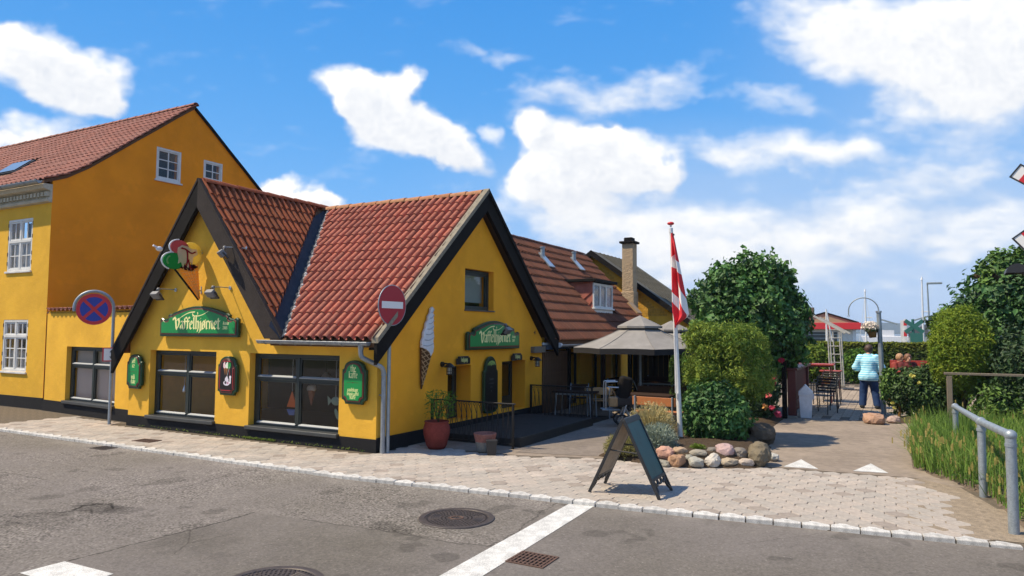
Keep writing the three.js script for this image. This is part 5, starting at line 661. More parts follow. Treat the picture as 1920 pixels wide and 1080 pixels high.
// hanging ice-cream sign: flat, square to the wall, on two brackets
{
  const o = thing('ice_cream_sign', 'flat painted ice cream cone with green, pink and yellow scoops projecting from street gable', 'cone sign', [-11.5, 0, 0], Math.PI / 2);   // local x = -z
  const cx = 8.32, disc = (x, y, rx, ry, th, z, m, name, n = 28) => { const p = []; for (let i = 0; i < n; i++) { const a = i / n * 2 * Math.PI; p.push([x + rx * Math.cos(a), y + ry * Math.sin(a)]); } return mesh(name, extr(p, th, 0.006).translate(0, 0, z), m, o); };
  const S = c => std(c, { roughness: 0.9, transmission: 0.5, thickness: 0 });
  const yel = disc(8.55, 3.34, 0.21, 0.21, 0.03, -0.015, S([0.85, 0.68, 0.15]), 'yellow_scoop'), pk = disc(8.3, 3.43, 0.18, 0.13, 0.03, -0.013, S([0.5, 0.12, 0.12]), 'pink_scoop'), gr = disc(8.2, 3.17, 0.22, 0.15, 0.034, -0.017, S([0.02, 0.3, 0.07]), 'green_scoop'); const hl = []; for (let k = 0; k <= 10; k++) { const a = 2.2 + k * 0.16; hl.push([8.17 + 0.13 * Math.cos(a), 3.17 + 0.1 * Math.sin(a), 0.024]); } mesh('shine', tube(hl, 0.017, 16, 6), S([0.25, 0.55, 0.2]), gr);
  const rimP = (x, y, rx, ry) => { const p = []; for (let k = 0; k <= 16; k++) { const a = 1.6 + k * 0.17; p.push([x + rx * Math.cos(a), y + ry * Math.sin(a), 0]); } return tube(p, 0.014, 24, 6); }; mesh('white_rim', rimP(8.19, 3.17, 0.24, 0.16), M.plasticWhite, gr); mesh('white_rim', rimP(8.29, 3.43, 0.195, 0.14), M.plasticWhite, pk);
  const cream = [[8.24, 3.33], [8.25, 3.42], [8.33, 3.47], [8.44, 3.46], [8.52, 3.42], [8.64, 3.42], [8.66, 3.33], [8.57, 3.27], [8.55, 3.13], [8.5, 3.19], [8.47, 3.06], [8.4, 3.16], [8.36, 3.07], [8.32, 3.16], [8.26, 3.13], [8.27, 3.22]]; mesh('cream', extr(cream, 0.02, 0.004).translate(0, 0, 0.018), S([0.85, 0.76, 0.5]), o); const sm = S([0.36, 0.01, 0.015]); mesh('sauce', [tube([[8.3, 3.42, 0.045], [8.42, 3.38, 0.045], [8.44, 3.2, 0.045], [8.42, 3.1, 0.045]], 0.016, 20, 6), tube([[8.4, 3.4, 0.045], [8.52, 3.34, 0.045], [8.6, 3.37, 0.045]], 0.014, 14, 6), tube([[8.46, 3.22, 0.045], [8.5, 3.08, 0.045], [8.56, 3.04, 0.03]], 0.014, 12, 6)], sm, o); mesh('sauce_pool', extr([[8.3, 3.06], [8.42, 3.02], [8.56, 3.01], [8.68, 3.1], [8.6, 3.14], [8.4, 3.12]], 0.03).translate(0, 0, -0.005), S([0.07, 0.006, 0.008]), o);
  const cone = mesh('cone', extr([[8.27, 3.05], [8.69, 3.14], [8.76, 2.5], [8.72, 2.5]], 0.03, 0.005).translate(0, 0, -0.018), S([0.85, 0.46, 0.07]), o); const bars = []; for (let k = 0; k < 9; k++) { const t = k / 9; bars.push(beam([mix(8.3, 8.72, t), 3.02 - t * 0.5, 0.021], [mix(8.69, 8.76, t), 3.1 - t * 0.56, 0.021], 0.012, 0.008, [0, 0, 1])); } for (let k = 1; k < 5; k++) bars.push(beam([mix(8.29, 8.68, k / 5), 3.06, 0.022], [8.735, 2.52, 0.022], 0.012, 0.008, [0, 0, 1])); mesh('lattice', bars, S([0.9, 0.62, 0.2]), cone).userData.kind = 'stuff';
  mesh('edge_strip', beam([8.22, 3.02, 0.0], [8.735, 2.48, 0.0], 0.03, 0.02, [0, 0, 1]), M.black, cone);
  mesh('bracket', [rod([8.68, 3.37, 0], [8.79, 3.37, 0], 0.014), rod([8.6, 3.42, -0.02], [8.785, 3.42, -0.02], 0.008)], M.steel, o); mesh('bracket', [rod([8.7, 2.66, 0], [8.79, 2.66, 0], 0.014), rod([8.79, 2.6, 0], [8.79, 2.74, 0], 0.012)], M.steel, o); mesh('knob', [new THREE.SphereGeometry(0.045, 14, 10).scale(1.4, 1, 1).translate(7.9, 3.36, 0), rod([7.9, 3.36, 0], [7.78, 3.41, 0], 0.018)], M.plasticWhite, o);
}
// flood lights on stalks, wall lanterns
function flood(label, m4) { const o = thing('floodlight', label, 'floodlight', [0, 0, 0], 0, 'floodlights on stalks over the boards'); o.applyMatrix4(m4); mesh('wall_plate', rod([0, 0, 0], [0, 0, 0.02], 0.035, 0.035, 14), M.steel, o); mesh('stalk', tube([[0, 0, 0.01], [0, 0.005, 0.2], [0, 0.0, 0.37]], 0.009, 12, 8), M.galv, o); const h = mesh('housing', [new RoundedBoxGeometry(0.2, 0.13, 0.1, 2, 0.02).rotateX(0.75).translate(0, -0.12, 0.42), new THREE.SphereGeometry(0.035, 12, 8).translate(0, -0.01, 0.375)], M.lampGrey, o); mesh('visor', new RoundedBoxGeometry(0.225, 0.15, 0.03, 1, 0.008).rotateX(0.75).translate(0, -0.155, 0.375), M.plasticBlack, h); mesh('yoke', [rod([-0.11, -0.12, 0.42], [-0.03, -0.01, 0.385], 0.008), rod([0.11, -0.12, 0.42], [0.03, -0.01, 0.385], 0.008)], M.plasticBlack, o); return o; }
flood('grey floodlight on stalk above left half of the sunlit board', new THREE.Matrix4().makeTranslation(-12.23, 2.69, ZF)); flood('grey floodlight on stalk above right half of the sunlit board', new THREE.Matrix4().makeTranslation(-10.69, 2.69, ZF));
{ const o = flood('grey floodlight high on the street gable beside the hanging cone sign', new THREE.Matrix4().makeTranslation(-10.3, 3.4, ZF)); o.rotation.y = -0.5; }
flood('black floodlight on stalk over the board on shaded gable', new THREE.Matrix4().makeRotationY(Math.PI / 2).setPosition(XG, 2.06, -12.3));
for (const [z, l] of [[-10.6, 'black caged wall lantern left of the nearer gable door'], [-14.15, 'black caged wall lantern right of the farther gable door']]) { const o = thing('wall_lantern', l, 'wall lantern', [XG, 1.26, z], Math.PI / 2, 'lanterns on the shaded gable'); mesh('wall_plate', rod([0, 0.06, 0], [0, 0.06, 0.04], 0.05, 0.045, 14), M.ironBlack, o); mesh('arm', tube([[0, 0.06, 0.03], [0, 0.08, 0.1], [0, 0.05, 0.16]], 0.014, 10, 6), M.ironBlack, o); mesh('hood', lathe([[0.02, 0.07], [0.05, 0.05], [0.1, 0.0], [0.098, -0.01], [0.02, 0.0]], 20).translate(0, 0.02, 0.17), M.ironBlack, o); mesh('glass', new THREE.CylinderGeometry(0.045, 0.04, 0.11, 14).translate(0, -0.05, 0.17), std([0.35, 0.34, 0.3], { roughness: 0.3 }), o); const cg = []; for (let k = 0; k < 6; k++) { const a = k / 6 * 6.283; cg.push(rod([0.055 * Math.cos(a), 0, 0.17 + 0.055 * Math.sin(a)], [0.05 * Math.cos(a), -0.12, 0.17 + 0.05 * Math.sin(a)], 0.005)); } cg.push(new THREE.TorusGeometry(0.053, 0.005, 6, 16).rotateX(Math.PI / 2).translate(0, -0.06, 0.17), new THREE.TorusGeometry(0.05, 0.006, 6, 16).rotateX(Math.PI / 2).translate(0, -0.12, 0.17)); mesh('cage', cg, M.ironBlack, o); }
// what hangs in the shop windows
{
  const lampAt = (x, y, z, l) => { const o = thing('pendant_lamp', l, 'pendant lamp', [x, y, z]); mesh('shade', lathe([[0.015, 0.11], [0.03, 0.1], [0.1, 0.0], [0.095, 0.0], [0.028, 0.09]], 20), M.steel, o); mesh('cord', rod([0, 0.1, 0], [0, 1.62 - y, 0], 0.004), M.plasticBlack, o); const b = mesh('bulb', new THREE.SphereGeometry(0.03, 14, 10).translate(0, 0.01, 0), new THREE.MeshStandardMaterial({ color: 0xffffff, emissive: new THREE.Color(1, 0.75, 0.45), emissiveIntensity: 1.6 }), o); const p = new THREE.PointLight(new THREE.Color(1, 0.75, 0.45), 0.06, 0, 2); p.position.set(0, -0.03, 0); p.castShadow = true; o.add(p); };
  lampAt(-9.55, 1.02, -10.1, 'small lit pendant lamp behind left pane of the right shop window'); lampAt(-8.75, 1.02, -10.5, 'small lit pendant lamp behind right pane of the right shop window'); lampAt(-12.6, 1.3, -10.6, 'small lit pendant lamp behind top of the left shop window');
  const bo = thing('paper_boat', 'orange paper sail with blue hull hanging in the right shop window', 'ornament', [-9.42, 0.42, -9.12]); mesh('sail', prism([[-0.12, 0.14, 0], [0.12, 0.14, 0], [0.0, 0.42, 0.0]], [0, 0, -0.02]), std([0.4, 0.08, 0.015], { roughness: 0.8 }), bo); mesh('hull', prism([[-0.1, 0.1, 0.02], [-0.06, 0, 0.0], [0.06, 0, 0], [0.1, 0.1, 0.02]], [0, 0, -0.05]), std([0.06, 0.1, 0.25], {}), bo); mesh('thread', rod([0, 0.42, -0.01], [0, 0.98, -0.01], 0.002), M.plasticWhite, bo);
  const fi = thing('paper_fish', 'pale green paper fish on thread in the right shop window', 'ornament', [-8.4, 0.5, -9.13]); mesh('body', new THREE.SphereGeometry(0.1, 16, 12).scale(1, 0.75, 0.25).translate(0, 0.22, 0), std([0.14, 0.19, 0.15], {}), fi); mesh('tail', prism([[-0.09, 0.22, 0], [-0.19, 0.3, 0], [-0.17, 0.14, 0]], [0, 0, -0.01]), std([0.14, 0.19, 0.15], {}), fi); mesh('leaf', new THREE.SphereGeometry(0.07, 12, 8).scale(0.6, 1.4, 0.2).rotateZ(0.4).translate(0.03, 0.0, 0), std([0.16, 0.21, 0.15], {}), fi); mesh('thread', rod([0, 0.28, 0], [0, 0.92, 0], 0.002), M.plasticWhite, fi);
  const co = thing('paper_cone', 'small paper ice cream cone hanging in the right shop window', 'ornament', [-8.95, 0.62, -9.12]); mesh('cone', new THREE.CylinderGeometry(0.07, 0.008, 0.26, 14).translate(0, 0.13, 0), std([0.16, 0.06, 0.03], {}), co); mesh('scoop', [new THREE.SphereGeometry(0.07, 14, 10).translate(-0.02, 0.29, 0), new THREE.SphereGeometry(0.06, 14, 10).translate(0.04, 0.3, 0)], M.concrete, co);
  const dr = thing('window_drop', 'clear drop ornament on thread in left pane of the left shop window', 'ornament', [-12.35, 0.68, -9.13]); mesh('drop', lathe([[0.001, 0.16], [0.02, 0.1], [0.04, 0.04], [0.028, 0.01], [0.001, 0]], 12), M.steel, dr); mesh('thread', rod([0, 0.16, 0], [0, 0.8, 0], 0.002), M.plasticWhite, dr);
}
// ------------------------------------------------------------------ road signs, covers, railings, planters, A-board
{
  const q = new THREE.Matrix4();
  const st = thing('no_stopping_sign', 'round blue sign with red cross on hooped grey pole by the pavement', 'traffic sign', [-14.0, 0, -8.66], 1.02); // local +z faces the viewer's side of the street
  const arc = [[0, 0, 0], [0, 1.2, 0], [0, 2.2, 0]]; mesh('pole', [rod([0, -0.05, 0], [0, 2.34, 0], 0.032), tube(Array.from({ length: 17 }, (_, k) => { const a = k / 16 * Math.PI * 1.06; return [-0.345 + 0.345 * Math.cos(a), 2.34 + 0.345 * Math.sin(a), 0]; }), 0.03, 40, 10)], M.galv, st); mesh('disc', new THREE.CylinderGeometry(0.315, 0.315, 0.012, 48).rotateX(Math.PI / 2).translate(-0.345, 2.32, 0.045), M.galv, st);
  const blue = std([0.02, 0.04, 0.32], { roughness: 0.4 }); mesh('blue_face', new THREE.CylinderGeometry(0.25, 0.25, 0.004, 48).rotateX(Math.PI / 2).translate(-0.345, 2.32, 0.053), blue, st); mesh('red_border', new THREE.RingGeometry(0.245, 0.313, 56).translate(-0.345, 2.32, 0.0565), M.red, st);
  for (const a of [0.785, -0.785]) mesh('red_bar', new THREE.BoxGeometry(0.51, 0.058, 0.003).rotateZ(a).translate(-0.345, 2.32, 0.0575 + (a > 0 ? 0 : 0.0012)), M.red, st);
  const pl = mesh('plate', rb(-0.17, 1.27, 0.036, 0.15, 1.55, 0.044, 0.003), M.red, st); mesh('plate_face', bx(-0.145, 1.29, 0.0442, 0.125, 1.53, 0.046), M.signWhite, pl); mesh('arrow', extr([[-0.01, 1.37], [-0.035, 1.37], [0, 1.31], [0.035, 1.37], [0.01, 1.37], [0.01, 1.45], [0.035, 1.45], [0, 1.51], [-0.035, 1.45], [-0.01, 1.45]], 0.002).translate(-0.01, 0, 0.0465), M.plasticBlack, pl);
  mesh('clamp', [rb(-0.045, 1.36, -0.04, 0.045, 1.4, 0.038), rb(-0.38, 2.3, -0.035, -0.31, 2.34, 0.04)], M.steel, st);
  const ne = thing('no_entry_sign', 'round red no entry sign with white bar on pole at cafe corner', 'traffic sign', [-7.04, 0, -8.9], Math.PI / 2 - 0.06);
  mesh('pole', rod([0, -0.02, -0.05], [0, 2.6, -0.05], 0.03), M.galv, ne); const d = mesh('disc', new THREE.CylinderGeometry(0.32, 0.32, 0.014, 56).rotateX(Math.PI / 2).translate(0, 2.33, 0), std([0.36, 0.008, 0.022], { roughness: 0.4 }), ne); mesh('white_bar', bx(-0.25, 2.28, 0.0072, 0.25, 2.39, 0.0095), M.signWhite, d); mesh('rim', new THREE.TorusGeometry(0.32, 0.009, 8, 56).translate(0, 2.33, 0), M.galv, d);
}
function manhole(label, x, z, turn, R = 0.4) {
  const o = thing('manhole_cover', label, 'manhole cover', [x, -0.036, z], turn); mesh('frame_ring', lathe([[R * 0.84, 0.002], [R * 0.84, 0.012], [R * 0.98, 0.014], [R, 0.006], [R, -0.02]], 56), M.iron, o); const l = mesh('lid', [new THREE.CylinderGeometry(R * 0.825, R * 0.825, 0.01, 56).translate(0, 0.001, 0)], M.iron, o);
  const stud = [], rr = mulberry(9); for (const f of [0.3, 0.4, 0.5, 0.6, 0.7, 0.78]) { const n = Math.round(2 * Math.PI * f * R / 0.038); for (let k = 0; k < n; k++) { const a = k / n * 2 * Math.PI; if (f > 0.44 && f < 0.75 && Math.abs(Math.sin(a)) < 0.4) continue; stud.push(new THREE.BoxGeometry(0.017, 0.007, 0.014).rotateY(-a).translate(f * R * Math.cos(a), 0.009, f * R * Math.sin(a))); } }
  mesh('studs', stud, M.iron, l).userData.kind = 'stuff'; const ribs = []; for (const f of [0.5, 0.56, 0.62, 0.68]) for (const s of [0, Math.PI]) ribs.push(new THREE.TorusGeometry(f * R, 0.005, 6, 14, 0.85).rotateZ(-0.425 + s).rotateX(Math.PI / 2).translate(0, 0.007, 0)); ribs.push(new THREE.TorusGeometry(R * 0.86, 0.006, 6, 48).rotateX(Math.PI / 2).translate(0, 0.008, 0)); mesh('rib', ribs, M.iron, l); mesh('spoke', [bx(-0.012, 0.004, -R * 0.75, -0.005, 0.011, R * 0.75), bx(0.005, 0.004, -R * 0.75, 0.012, 0.011, R * 0.75)], M.iron, l); mesh('emblem', [new THREE.TorusGeometry(0.055, 0.01, 8, 24).rotateX(Math.PI / 2).scale(1.2, 0.6, 1).translate(0, 0.008, 0), rod([-0.085, 0.008, 0.02], [-0.03, 0.008, -0.03], 0.008)], M.rust, l);
}
manhole('round cast iron manhole cover in the road left of white stop line', -4.08, -6.29, 0.4); manhole('round iron manhole cover cut off by bottom edge of the picture', -4.27, -3.98, 1.2, 0.4);
function grate(name, label, x, z, w, d, turn, y, n = 7, mat = M.rust) { const o = thing(name, label, 'drain cover', [x, y, z], turn); mesh('frame', [bx(-w / 2, -0.01, -d / 2, w / 2, 0.008, -d / 2 + 0.02), bx(-w / 2, -0.01, d / 2 - 0.02, w / 2, 0.008, d / 2), bx(-w / 2, -0.01, -d / 2 + 0.02, -w / 2 + 0.02, 0.008, d / 2 - 0.02), bx(w / 2 - 0.02, -0.01, -d / 2 + 0.02, w / 2, 0.008, d / 2 - 0.02)], mat, o); mesh('pit', bx(-w / 2 + 0.02, 0.0005, -d / 2 + 0.02, w / 2 - 0.02, 0.0015, d / 2 - 0.02), M.black, o); const st = []; for (let i = 0; i < n; i++) { const u = mix(-w / 2 + 0.04, w / 2 - 0.04, i / (n - 1)); mesh('bar', bx(u - 0.008, 0.002, -d / 2 + 0.02, u + 0.008, 0.009, d / 2 - 0.02), mat, o); } for (let i = 0; i < 4; i++) { const v = mix(-d / 2 + 0.06, d / 2 - 0.06, i / 3); st.push(bx(-w / 2 + 0.02, 0.0025, v - 0.007, w / 2 - 0.02, 0.007, v + 0.007)); } mesh('cross_bar', st, mat, o).userData.kind = 'stuff'; }
grate('drain_grate', 'small rusty square drain grate right of the stop line', -2.79, -5.5, 0.36, 0.33, 0.0, -0.036, 8); grate('drain_grate', 'dark rectangular gully grate in the road below the far kerb', -11.5, -7.04, 0.36, 0.26, 0.0, -0.036, 6, M.iron); grate('inspection_cover', 'rusty rectangular cover set in the pavement before left shop window', -11.4, -7.73, 0.42, 0.26, 0.1, 0.0, 3);
// A-board: two dark framed panels on legs with scrolled feet
{
  const o = thing('a_board', 'dark folding A-board with bare green panel standing on the pavement', 'a-board', [-2.855, 0, -8.26], 0.02); const hx = 0.43, hz = 0.27, ay = 0.9, by = 0.2;
  for (const s of [-1, 1]) {
    const X = y => s * hx * (1 - y / ay), nrm = [s * ay, hx, 0]; const f = s < 0 ? 'left_leaf' : 'right_leaf'; const P = (y, z, off = 0) => [X(y) + s * off * 0.9, y + off * 0.43, z];
    const fr = mesh('leaf_frame', [beam(P(0, -hz), P(ay - 0.015, -hz), 0.03, 0.035, nrm), beam(P(0, hz), P(ay - 0.015, hz), 0.03, 0.035, nrm), beam(P(ay - 0.04, -hz + 0.012), P(ay - 0.04, hz - 0.012), 0.055, 0.03, nrm), beam(P(by, -hz + 0.012), P(by, hz - 0.012), 0.035, 0.03, nrm)], M.plasticBlack, o);
    mesh('panel', prism([P(by + 0.012, hz - 0.014, 0.004), P(by + 0.012, -hz + 0.014, 0.004), P(ay - 0.06, -hz + 0.014, 0.004), P(ay - 0.06, hz - 0.014, 0.004)], [-s * 0.011, -0.005, 0]), std([0.022, 0.085, 0.088], { map: T.blotch, m: 0.4, roughness: 0.45 }), fr); mesh('panel_back', prism([P(by + 0.012, hz - 0.016, -0.009), P(by + 0.012, -hz + 0.016, -0.009), P(ay - 0.06, -hz + 0.016, -0.009), P(ay - 0.06, hz - 0.016, -0.009)], [-s * 0.004, -0.002, 0]), std([0.5, 0.42, 0.33], { map: T.mid, m: 0.4 }), fr);
    const scrol = []; for (const e of [-1, 1]) { scrol.push(tube([P(0.03, e * hz), P(0.07, e * hz * 0.8), P(0.12, e * hz * 0.72), P(0.17, e * hz * 0.85), P(0.19, e * hz * 0.65), P(by, e * hz * 0.5)], 0.016, 22, 7), tube([P(0.17, e * hz * 0.72), P(0.13, e * hz * 0.5), P(0.165, e * hz * 0.3), P(by, e * hz * 0.3)], 0.014, 16, 7)); } scrol.push(tube([P(by, -0.07), P(0.145, -0.05), P(0.145, 0.05), P(by, 0.07)], 0.016, 14, 7)); mesh('scroll', scrol, M.plasticBlack, fr);
  }
  for (const z of [-hz + 0.02, hz - 0.02]) mesh('stay', rod([-hx * (1 - 0.52 / ay), 0.52, z], [hx * (1 - 0.5 / ay), 0.5, z], 0.009), M.plasticBlack, o); mesh('hinge', rod([0, ay - 0.012, -hz], [0, ay - 0.012, hz], 0.016), M.plasticBlack, o);
}
// entrance platform with railings
{
  const rampM = std([0.045, 0.042, 0.04], { map: T.blotch, m: 0.8, bump: T.bumpFine, bm: 0.2, bs: 0.003 }); const o = thing('entrance_ramp', 'low concrete platform and ramp before the two gable doors', 'ramp'); mesh('platform', rb(XG + 0.03, -0.05, -10.42, -5.62, 0.13, -13.55, 0.01), rampM, o); mesh('slope', prism([[XG + 0.03, 0.128, -13.552], [-5.62, 0.128, -13.552], [-5.62, 0.0, -15.2], [XG + 0.03, 0.0, -15.2]], [0, -0.12, 0]), rampM, o); mesh('edge_kerb', rb(-5.61, -0.05, -10.4, -5.5, 0.16, -13.6, 0.012), rampM, o);
  const rail = (label, z, x0, x1, y0 = 0) => { const r = thing('iron_railing', label, 'railing', [0, y0, z], 0, 'railings of the entrance platform'), top = 0.72 - y0, L = x1 - x0; mesh('post', rb(x0, 0, -0.02, x0 + 0.045, top + 0.01, 0.02, 0.004), M.ironBlack, r); mesh('post', rb(x1 - 0.035, 0, -0.018, x1, top, 0.018, 0.004), M.ironBlack, r); mesh('top_rail', rb(x0, top, -0.022, x1 + 0.02, top + 0.022, 0.022, 0.006), M.ironBlack, r); mesh('bottom_rail', rb(x0 + 0.04, 0.06, -0.012, x1 - 0.035, 0.08, 0.012, 0.003), M.ironBlack, r); const n = Math.round(L / 0.11); for (let i = 0; i < n; i++) { const a = x0 + 0.07 + (L - 0.12) * i / n, w = (L - 0.12) / n; mesh('baluster', [rod([a + w / 2, top, 0], [a + w / 2, top - 0.2, 0], 0.006), rod([a + w / 2, top - 0.18, 0], [a + w * 0.06, 0.08, 0], 0.006), rod([a + w / 2, top - 0.18, 0], [a + w * 0.94, 0.08, 0], 0.006), new THREE.TorusGeometry(w * 0.22, 0.005, 5, 12).translate(a, top - w * 0.26, 0), rod([a, top - w * 0.45, 0], [a + w / 2, top - 0.2, 0], 0.005)], M.ironBlack, r); } return r; };
  rail('black wrought iron railing behind the two planters on the platform front', -10.2, -7.17, -5.52); rail('black wrought iron railing at far end of the platform by timber annex', -14.06, -7.2, -5.7);
}
{
  const p = thing('terracotta_pot', 'large round terracotta pot by shaded gable wall with thin plant', 'plant pot', [-6.65, 0, -9.62]); mesh('pot', lathe([[0.001, 0], [0.13, 0], [0.17, 0.06], [0.215, 0.24], [0.222, 0.32], [0.2, 0.4], [0.19, 0.42], [0.205, 0.435], [0.2, 0.45], [0.17, 0.45], [0.16, 0.38], [0.001, 0.37]], 40), std([0.27, 0.055, 0.04], { map: T.mid, m: 0.4, bump: T.bumpFine, bm: 0.3, bs: 0.002 }), p); mesh('soil', new THREE.CircleGeometry(0.165, 24).rotateX(-Math.PI / 2).translate(0, 0.4, 0), M.soil, p);
  const q = thing('stone_pot', 'weathered reddish tub left of black bucket before the railing', 'plant pot', [-5.82, 0, -9.78]); mesh('pot', lathe([[0.001, 0], [0.11, 0], [0.13, 0.04], [0.165, 0.2], [0.185, 0.28], [0.182, 0.295], [0.155, 0.295], [0.14, 0.2], [0.001, 0.19]], 36), std([0.33, 0.14, 0.11], { map: T.blotch, m: 0.35, bump: T.bumpSoft, bm: 0.2, bs: 0.006 }), q); mesh('lower_band', lathe([[0.111, 0.002], [0.1315, 0.04], [0.158, 0.16], [0.1575, 0.161], [0.13, 0.04]], 36), M.concrete, q);
  const b = thing('bucket', 'small black square bucket right of the weathered tub', 'bucket', [-5.58, 0, -9.58], 0.6); mesh('body', [prism([[-0.065, 0, 0.065], [0.065, 0, 0.065], [0.08, 0.22, 0.08], [-0.08, 0.22, 0.08]], [0, 0, -0.14])], M.plasticBlack, b); mesh('lip', rb(-0.088, 0.21, -0.07, 0.088, 0.228, 0.088, 0.006), M.plasticBlack, b);
}
// flagpole and flag
{
  const o = thing('flagpole', 'white flagpole with red knob rising from the stone-edged bed', 'flagpole', [-3.21, 0, -11.84]); mesh('pole', rod([0, 0.02, 0], [-0.135, 3.68, 0], 0.045, 0.03, 16), M.white, o); mesh('collar', [rod([-0.137, 3.64, 0], [-0.139, 3.72, 0], 0.036), rod([-0.138, 3.74, 0], [-0.14, 3.79, 0], 0.018)], M.plasticWhite, o); mesh('knob', new THREE.SphereGeometry(0.06, 18, 12).scale(1, 0.5, 1).translate(-0.141, 3.8, 0), M.red, o); mesh('pulley', new THREE.SphereGeometry(0.022, 10, 8).translate(-0.09, 3.6, 0.02), M.iron, o); mesh('halyard', [rod([-0.07, 0.9, 0.05], [-0.105, 3.58, 0.04], 0.005), rod([-0.03, 0.9, 0.05], [-0.05, 0.85, 0.03], 0.006)], M.plasticWhite, o); mesh('cleat', rb(-0.05, 0.8, 0.035, -0.015, 0.9, 0.055, 0.004), M.steel, o);
  const f = thing('flag', 'red flag with white cross hanging limp from the flagpole', 'flag', [-3.35, 3.62, -11.84]); const R = [0.62, 0.018, 0.03], Wt = [0.76, 0.75, 0.74], t = [], c = [], NU = 26, NV = 60;
  // limp cloth: three soft folds falling from the hoist, the fly hanging lowest
  const lead_ = s => 0.028 + 0.275 * Math.pow(s, 0.8) * (1 - smooth(0.86, 1, s) * 0.92) , P = (a, s) => { const x = 0.012 + 0.03 * s + a * lead_(s) * (1.0 - 0.1 * s) + (s > 0.82 ? (s - 0.82) * 0.25 * (1 - a) : 0), fold = Math.sin(a * 9.0 + s * 2.2) * 0.055 * smooth(0.02, 0.3, s) + Math.sin(a * 4 - s * 6) * 0.02; return [x, -s * 1.62 + a * a * 0.02, 0.05 + fold * (0.4 + a)]; };
  const colorAt = (a, s) => { const k = s - 0.02; if (a < 0.5) { if (k > 0.235 - a * 0.06 && k < 0.335 + a * 0.05) return Wt; const e = 0.6 + a * 0.16; if (k > e && k < e + 0.105 + a * 0.04) return Wt; return R; } const q = a - 0.5; if (k > 0.245 + q * 0.12 && k < 0.375 + q * 0.12) return Wt; const e2 = 0.48 + q * 0.42; if (k > e2 && k < e2 + 0.19 + q * 0.05) return Wt; return R; };
  const W = 160, H = 480, tex = printed(W, H, g => { const im = g.createImageData(W, H); for (let y = 0; y < H; y++) for (let x = 0; x < W; x++) { const q = colorAt((x + 0.5) / W, (y + 0.5) / H), w = 0.97 + 0.03 * Math.sin(x * 2.1) * Math.sin(y * 1.9), o4 = (y * W + x) * 4; for (let k = 0; k < 3; k++) im.data[o4 + k] = 255 * Math.pow(clamp(q[k] * w), 1 / 2.2); im.data[o4 + 3] = 255; } g.putImageData(im, 0, 0); }, { roughness: 0.9 });
  const uv = []; for (let i = 0; i < NU; i++) for (let j = 0; j < NV; j++) for (const [p, q] of [[i, j], [i + 1, j + 1], [i + 1, j], [i, j], [i, j + 1], [i + 1, j + 1]]) { t.push(P(p / NU, q / NV)); uv.push(p / NU, 1 - q / NV); }
  const g = tri(t); g.setAttribute('uv', new THREE.BufferAttribute(new Float32Array(uv), 2)); mesh('cloth', g, tex, f, true); mesh('toggle', rod([0.02, 0.02, 0.04], [0.04, -0.06, 0.04], 0.008), M.plasticWhite, f);
}
// parasols
function parasol(label, pos, R, turn, h0, h1) {
  const o = thing('parasol', label, 'parasol', pos, turn), N = 10, t = [], cor = Array.from({ length: 8 }, (_, k) => [R * Math.cos((k + 0.5) * Math.PI / 4), R * Math.sin((k + 0.5) * Math.PI / 4)]), hole = 0.17;
  const F = (k, r, q) => { const A = cor[k % 8], B = cor[(k + 1) % 8], s = mix(hole, 1, r); return [mix(A[0], B[0], q) * s, mix(h1, h0, s) - 0.045 * Math.sin(Math.PI * r) + 0.012 * Math.sin(Math.PI * q) * r, mix(A[1], B[1], q) * s]; };
  for (let k = 0; k < 8; k++) for (let i = 0; i < N; i++) for (let j = 0; j < 4; j++) { const p = [F(k, i / N, j / 4), F(k, (i + 1) / N, j / 4), F(k, (i + 1) / N, (j + 1) / 4), F(k, i / N, (j + 1) / 4)]; t.push(p[0], p[2], p[1], p[0], p[3], p[2]); }
  const cn = mesh('canopy', tri(t), M.canvas, o); const v = [], C = [0, h1 + 0.13, 0]; for (let k = 0; k < 8; k++) { const A = cor[k], B = cor[(k + 1) % 8], s = 0.34, y0 = h1 - (h1 - h0) * 0.2, a = [A[0] * s, y0, A[1] * s], b = [B[0] * s, y0, B[1] * s]; v.push(a, C, b, a, b, [b[0], b[1] - 0.05, b[2]], a, [b[0], b[1] - 0.05, b[2]], [a[0], a[1] - 0.05, a[2]]); } mesh('vent_cap', tri(v), M.canvas, o);
  mesh('seam', cor.map((c, k) => tube([0.2, 0.5, 0.8, 1].map(r => { const p = F(k, (r - hole) / (1 - hole), 0); return [p[0], p[1] + 0.006, p[2]]; }), 0.007, 10, 5)), M.canvas, cn);
  const val = []; for (let k = 0; k < 8; k++) for (let i = 0; i < 8; i++) { const P = (u, d) => { const p = F(k, 1, u); return [p[0], p[1] - d, p[2]]; }; val.push(P(i / 8, 0), P(i / 8, 0.13), P((i + 1) / 8, 0.13), P(i / 8, 0), P((i + 1) / 8, 0.13), P((i + 1) / 8, 0)); } mesh('valance', tri(val), std([0.03, 0.029, 0.03], { roughness: 0.95 }), o);
  mesh('pole', rod([0, 0, 0], [0, h1, 0], 0.03), M.galv, o); for (let k = 0; k < 8; k++) mesh('rib', rod([0, h1 - 0.1, 0], [cor[k][0] * 0.98, h0 - 0.03, cor[k][1] * 0.98], 0.012), M.black, o); mesh('base', rb(-0.3, 0, -0.3, 0.3, 0.07, 0.3, 0.02), M.concrete, o); return o;
}
parasol('large grey eight-sided parasol with vented top over the dark terrace seats', [-5.45, 0, -16.5], 1.62, 0.12, 1.54, 2.2); parasol('second grey parasol just behind the large one', [-5.5, 0, -19.4], 1.6, 0.3, 1.5, 2.12);
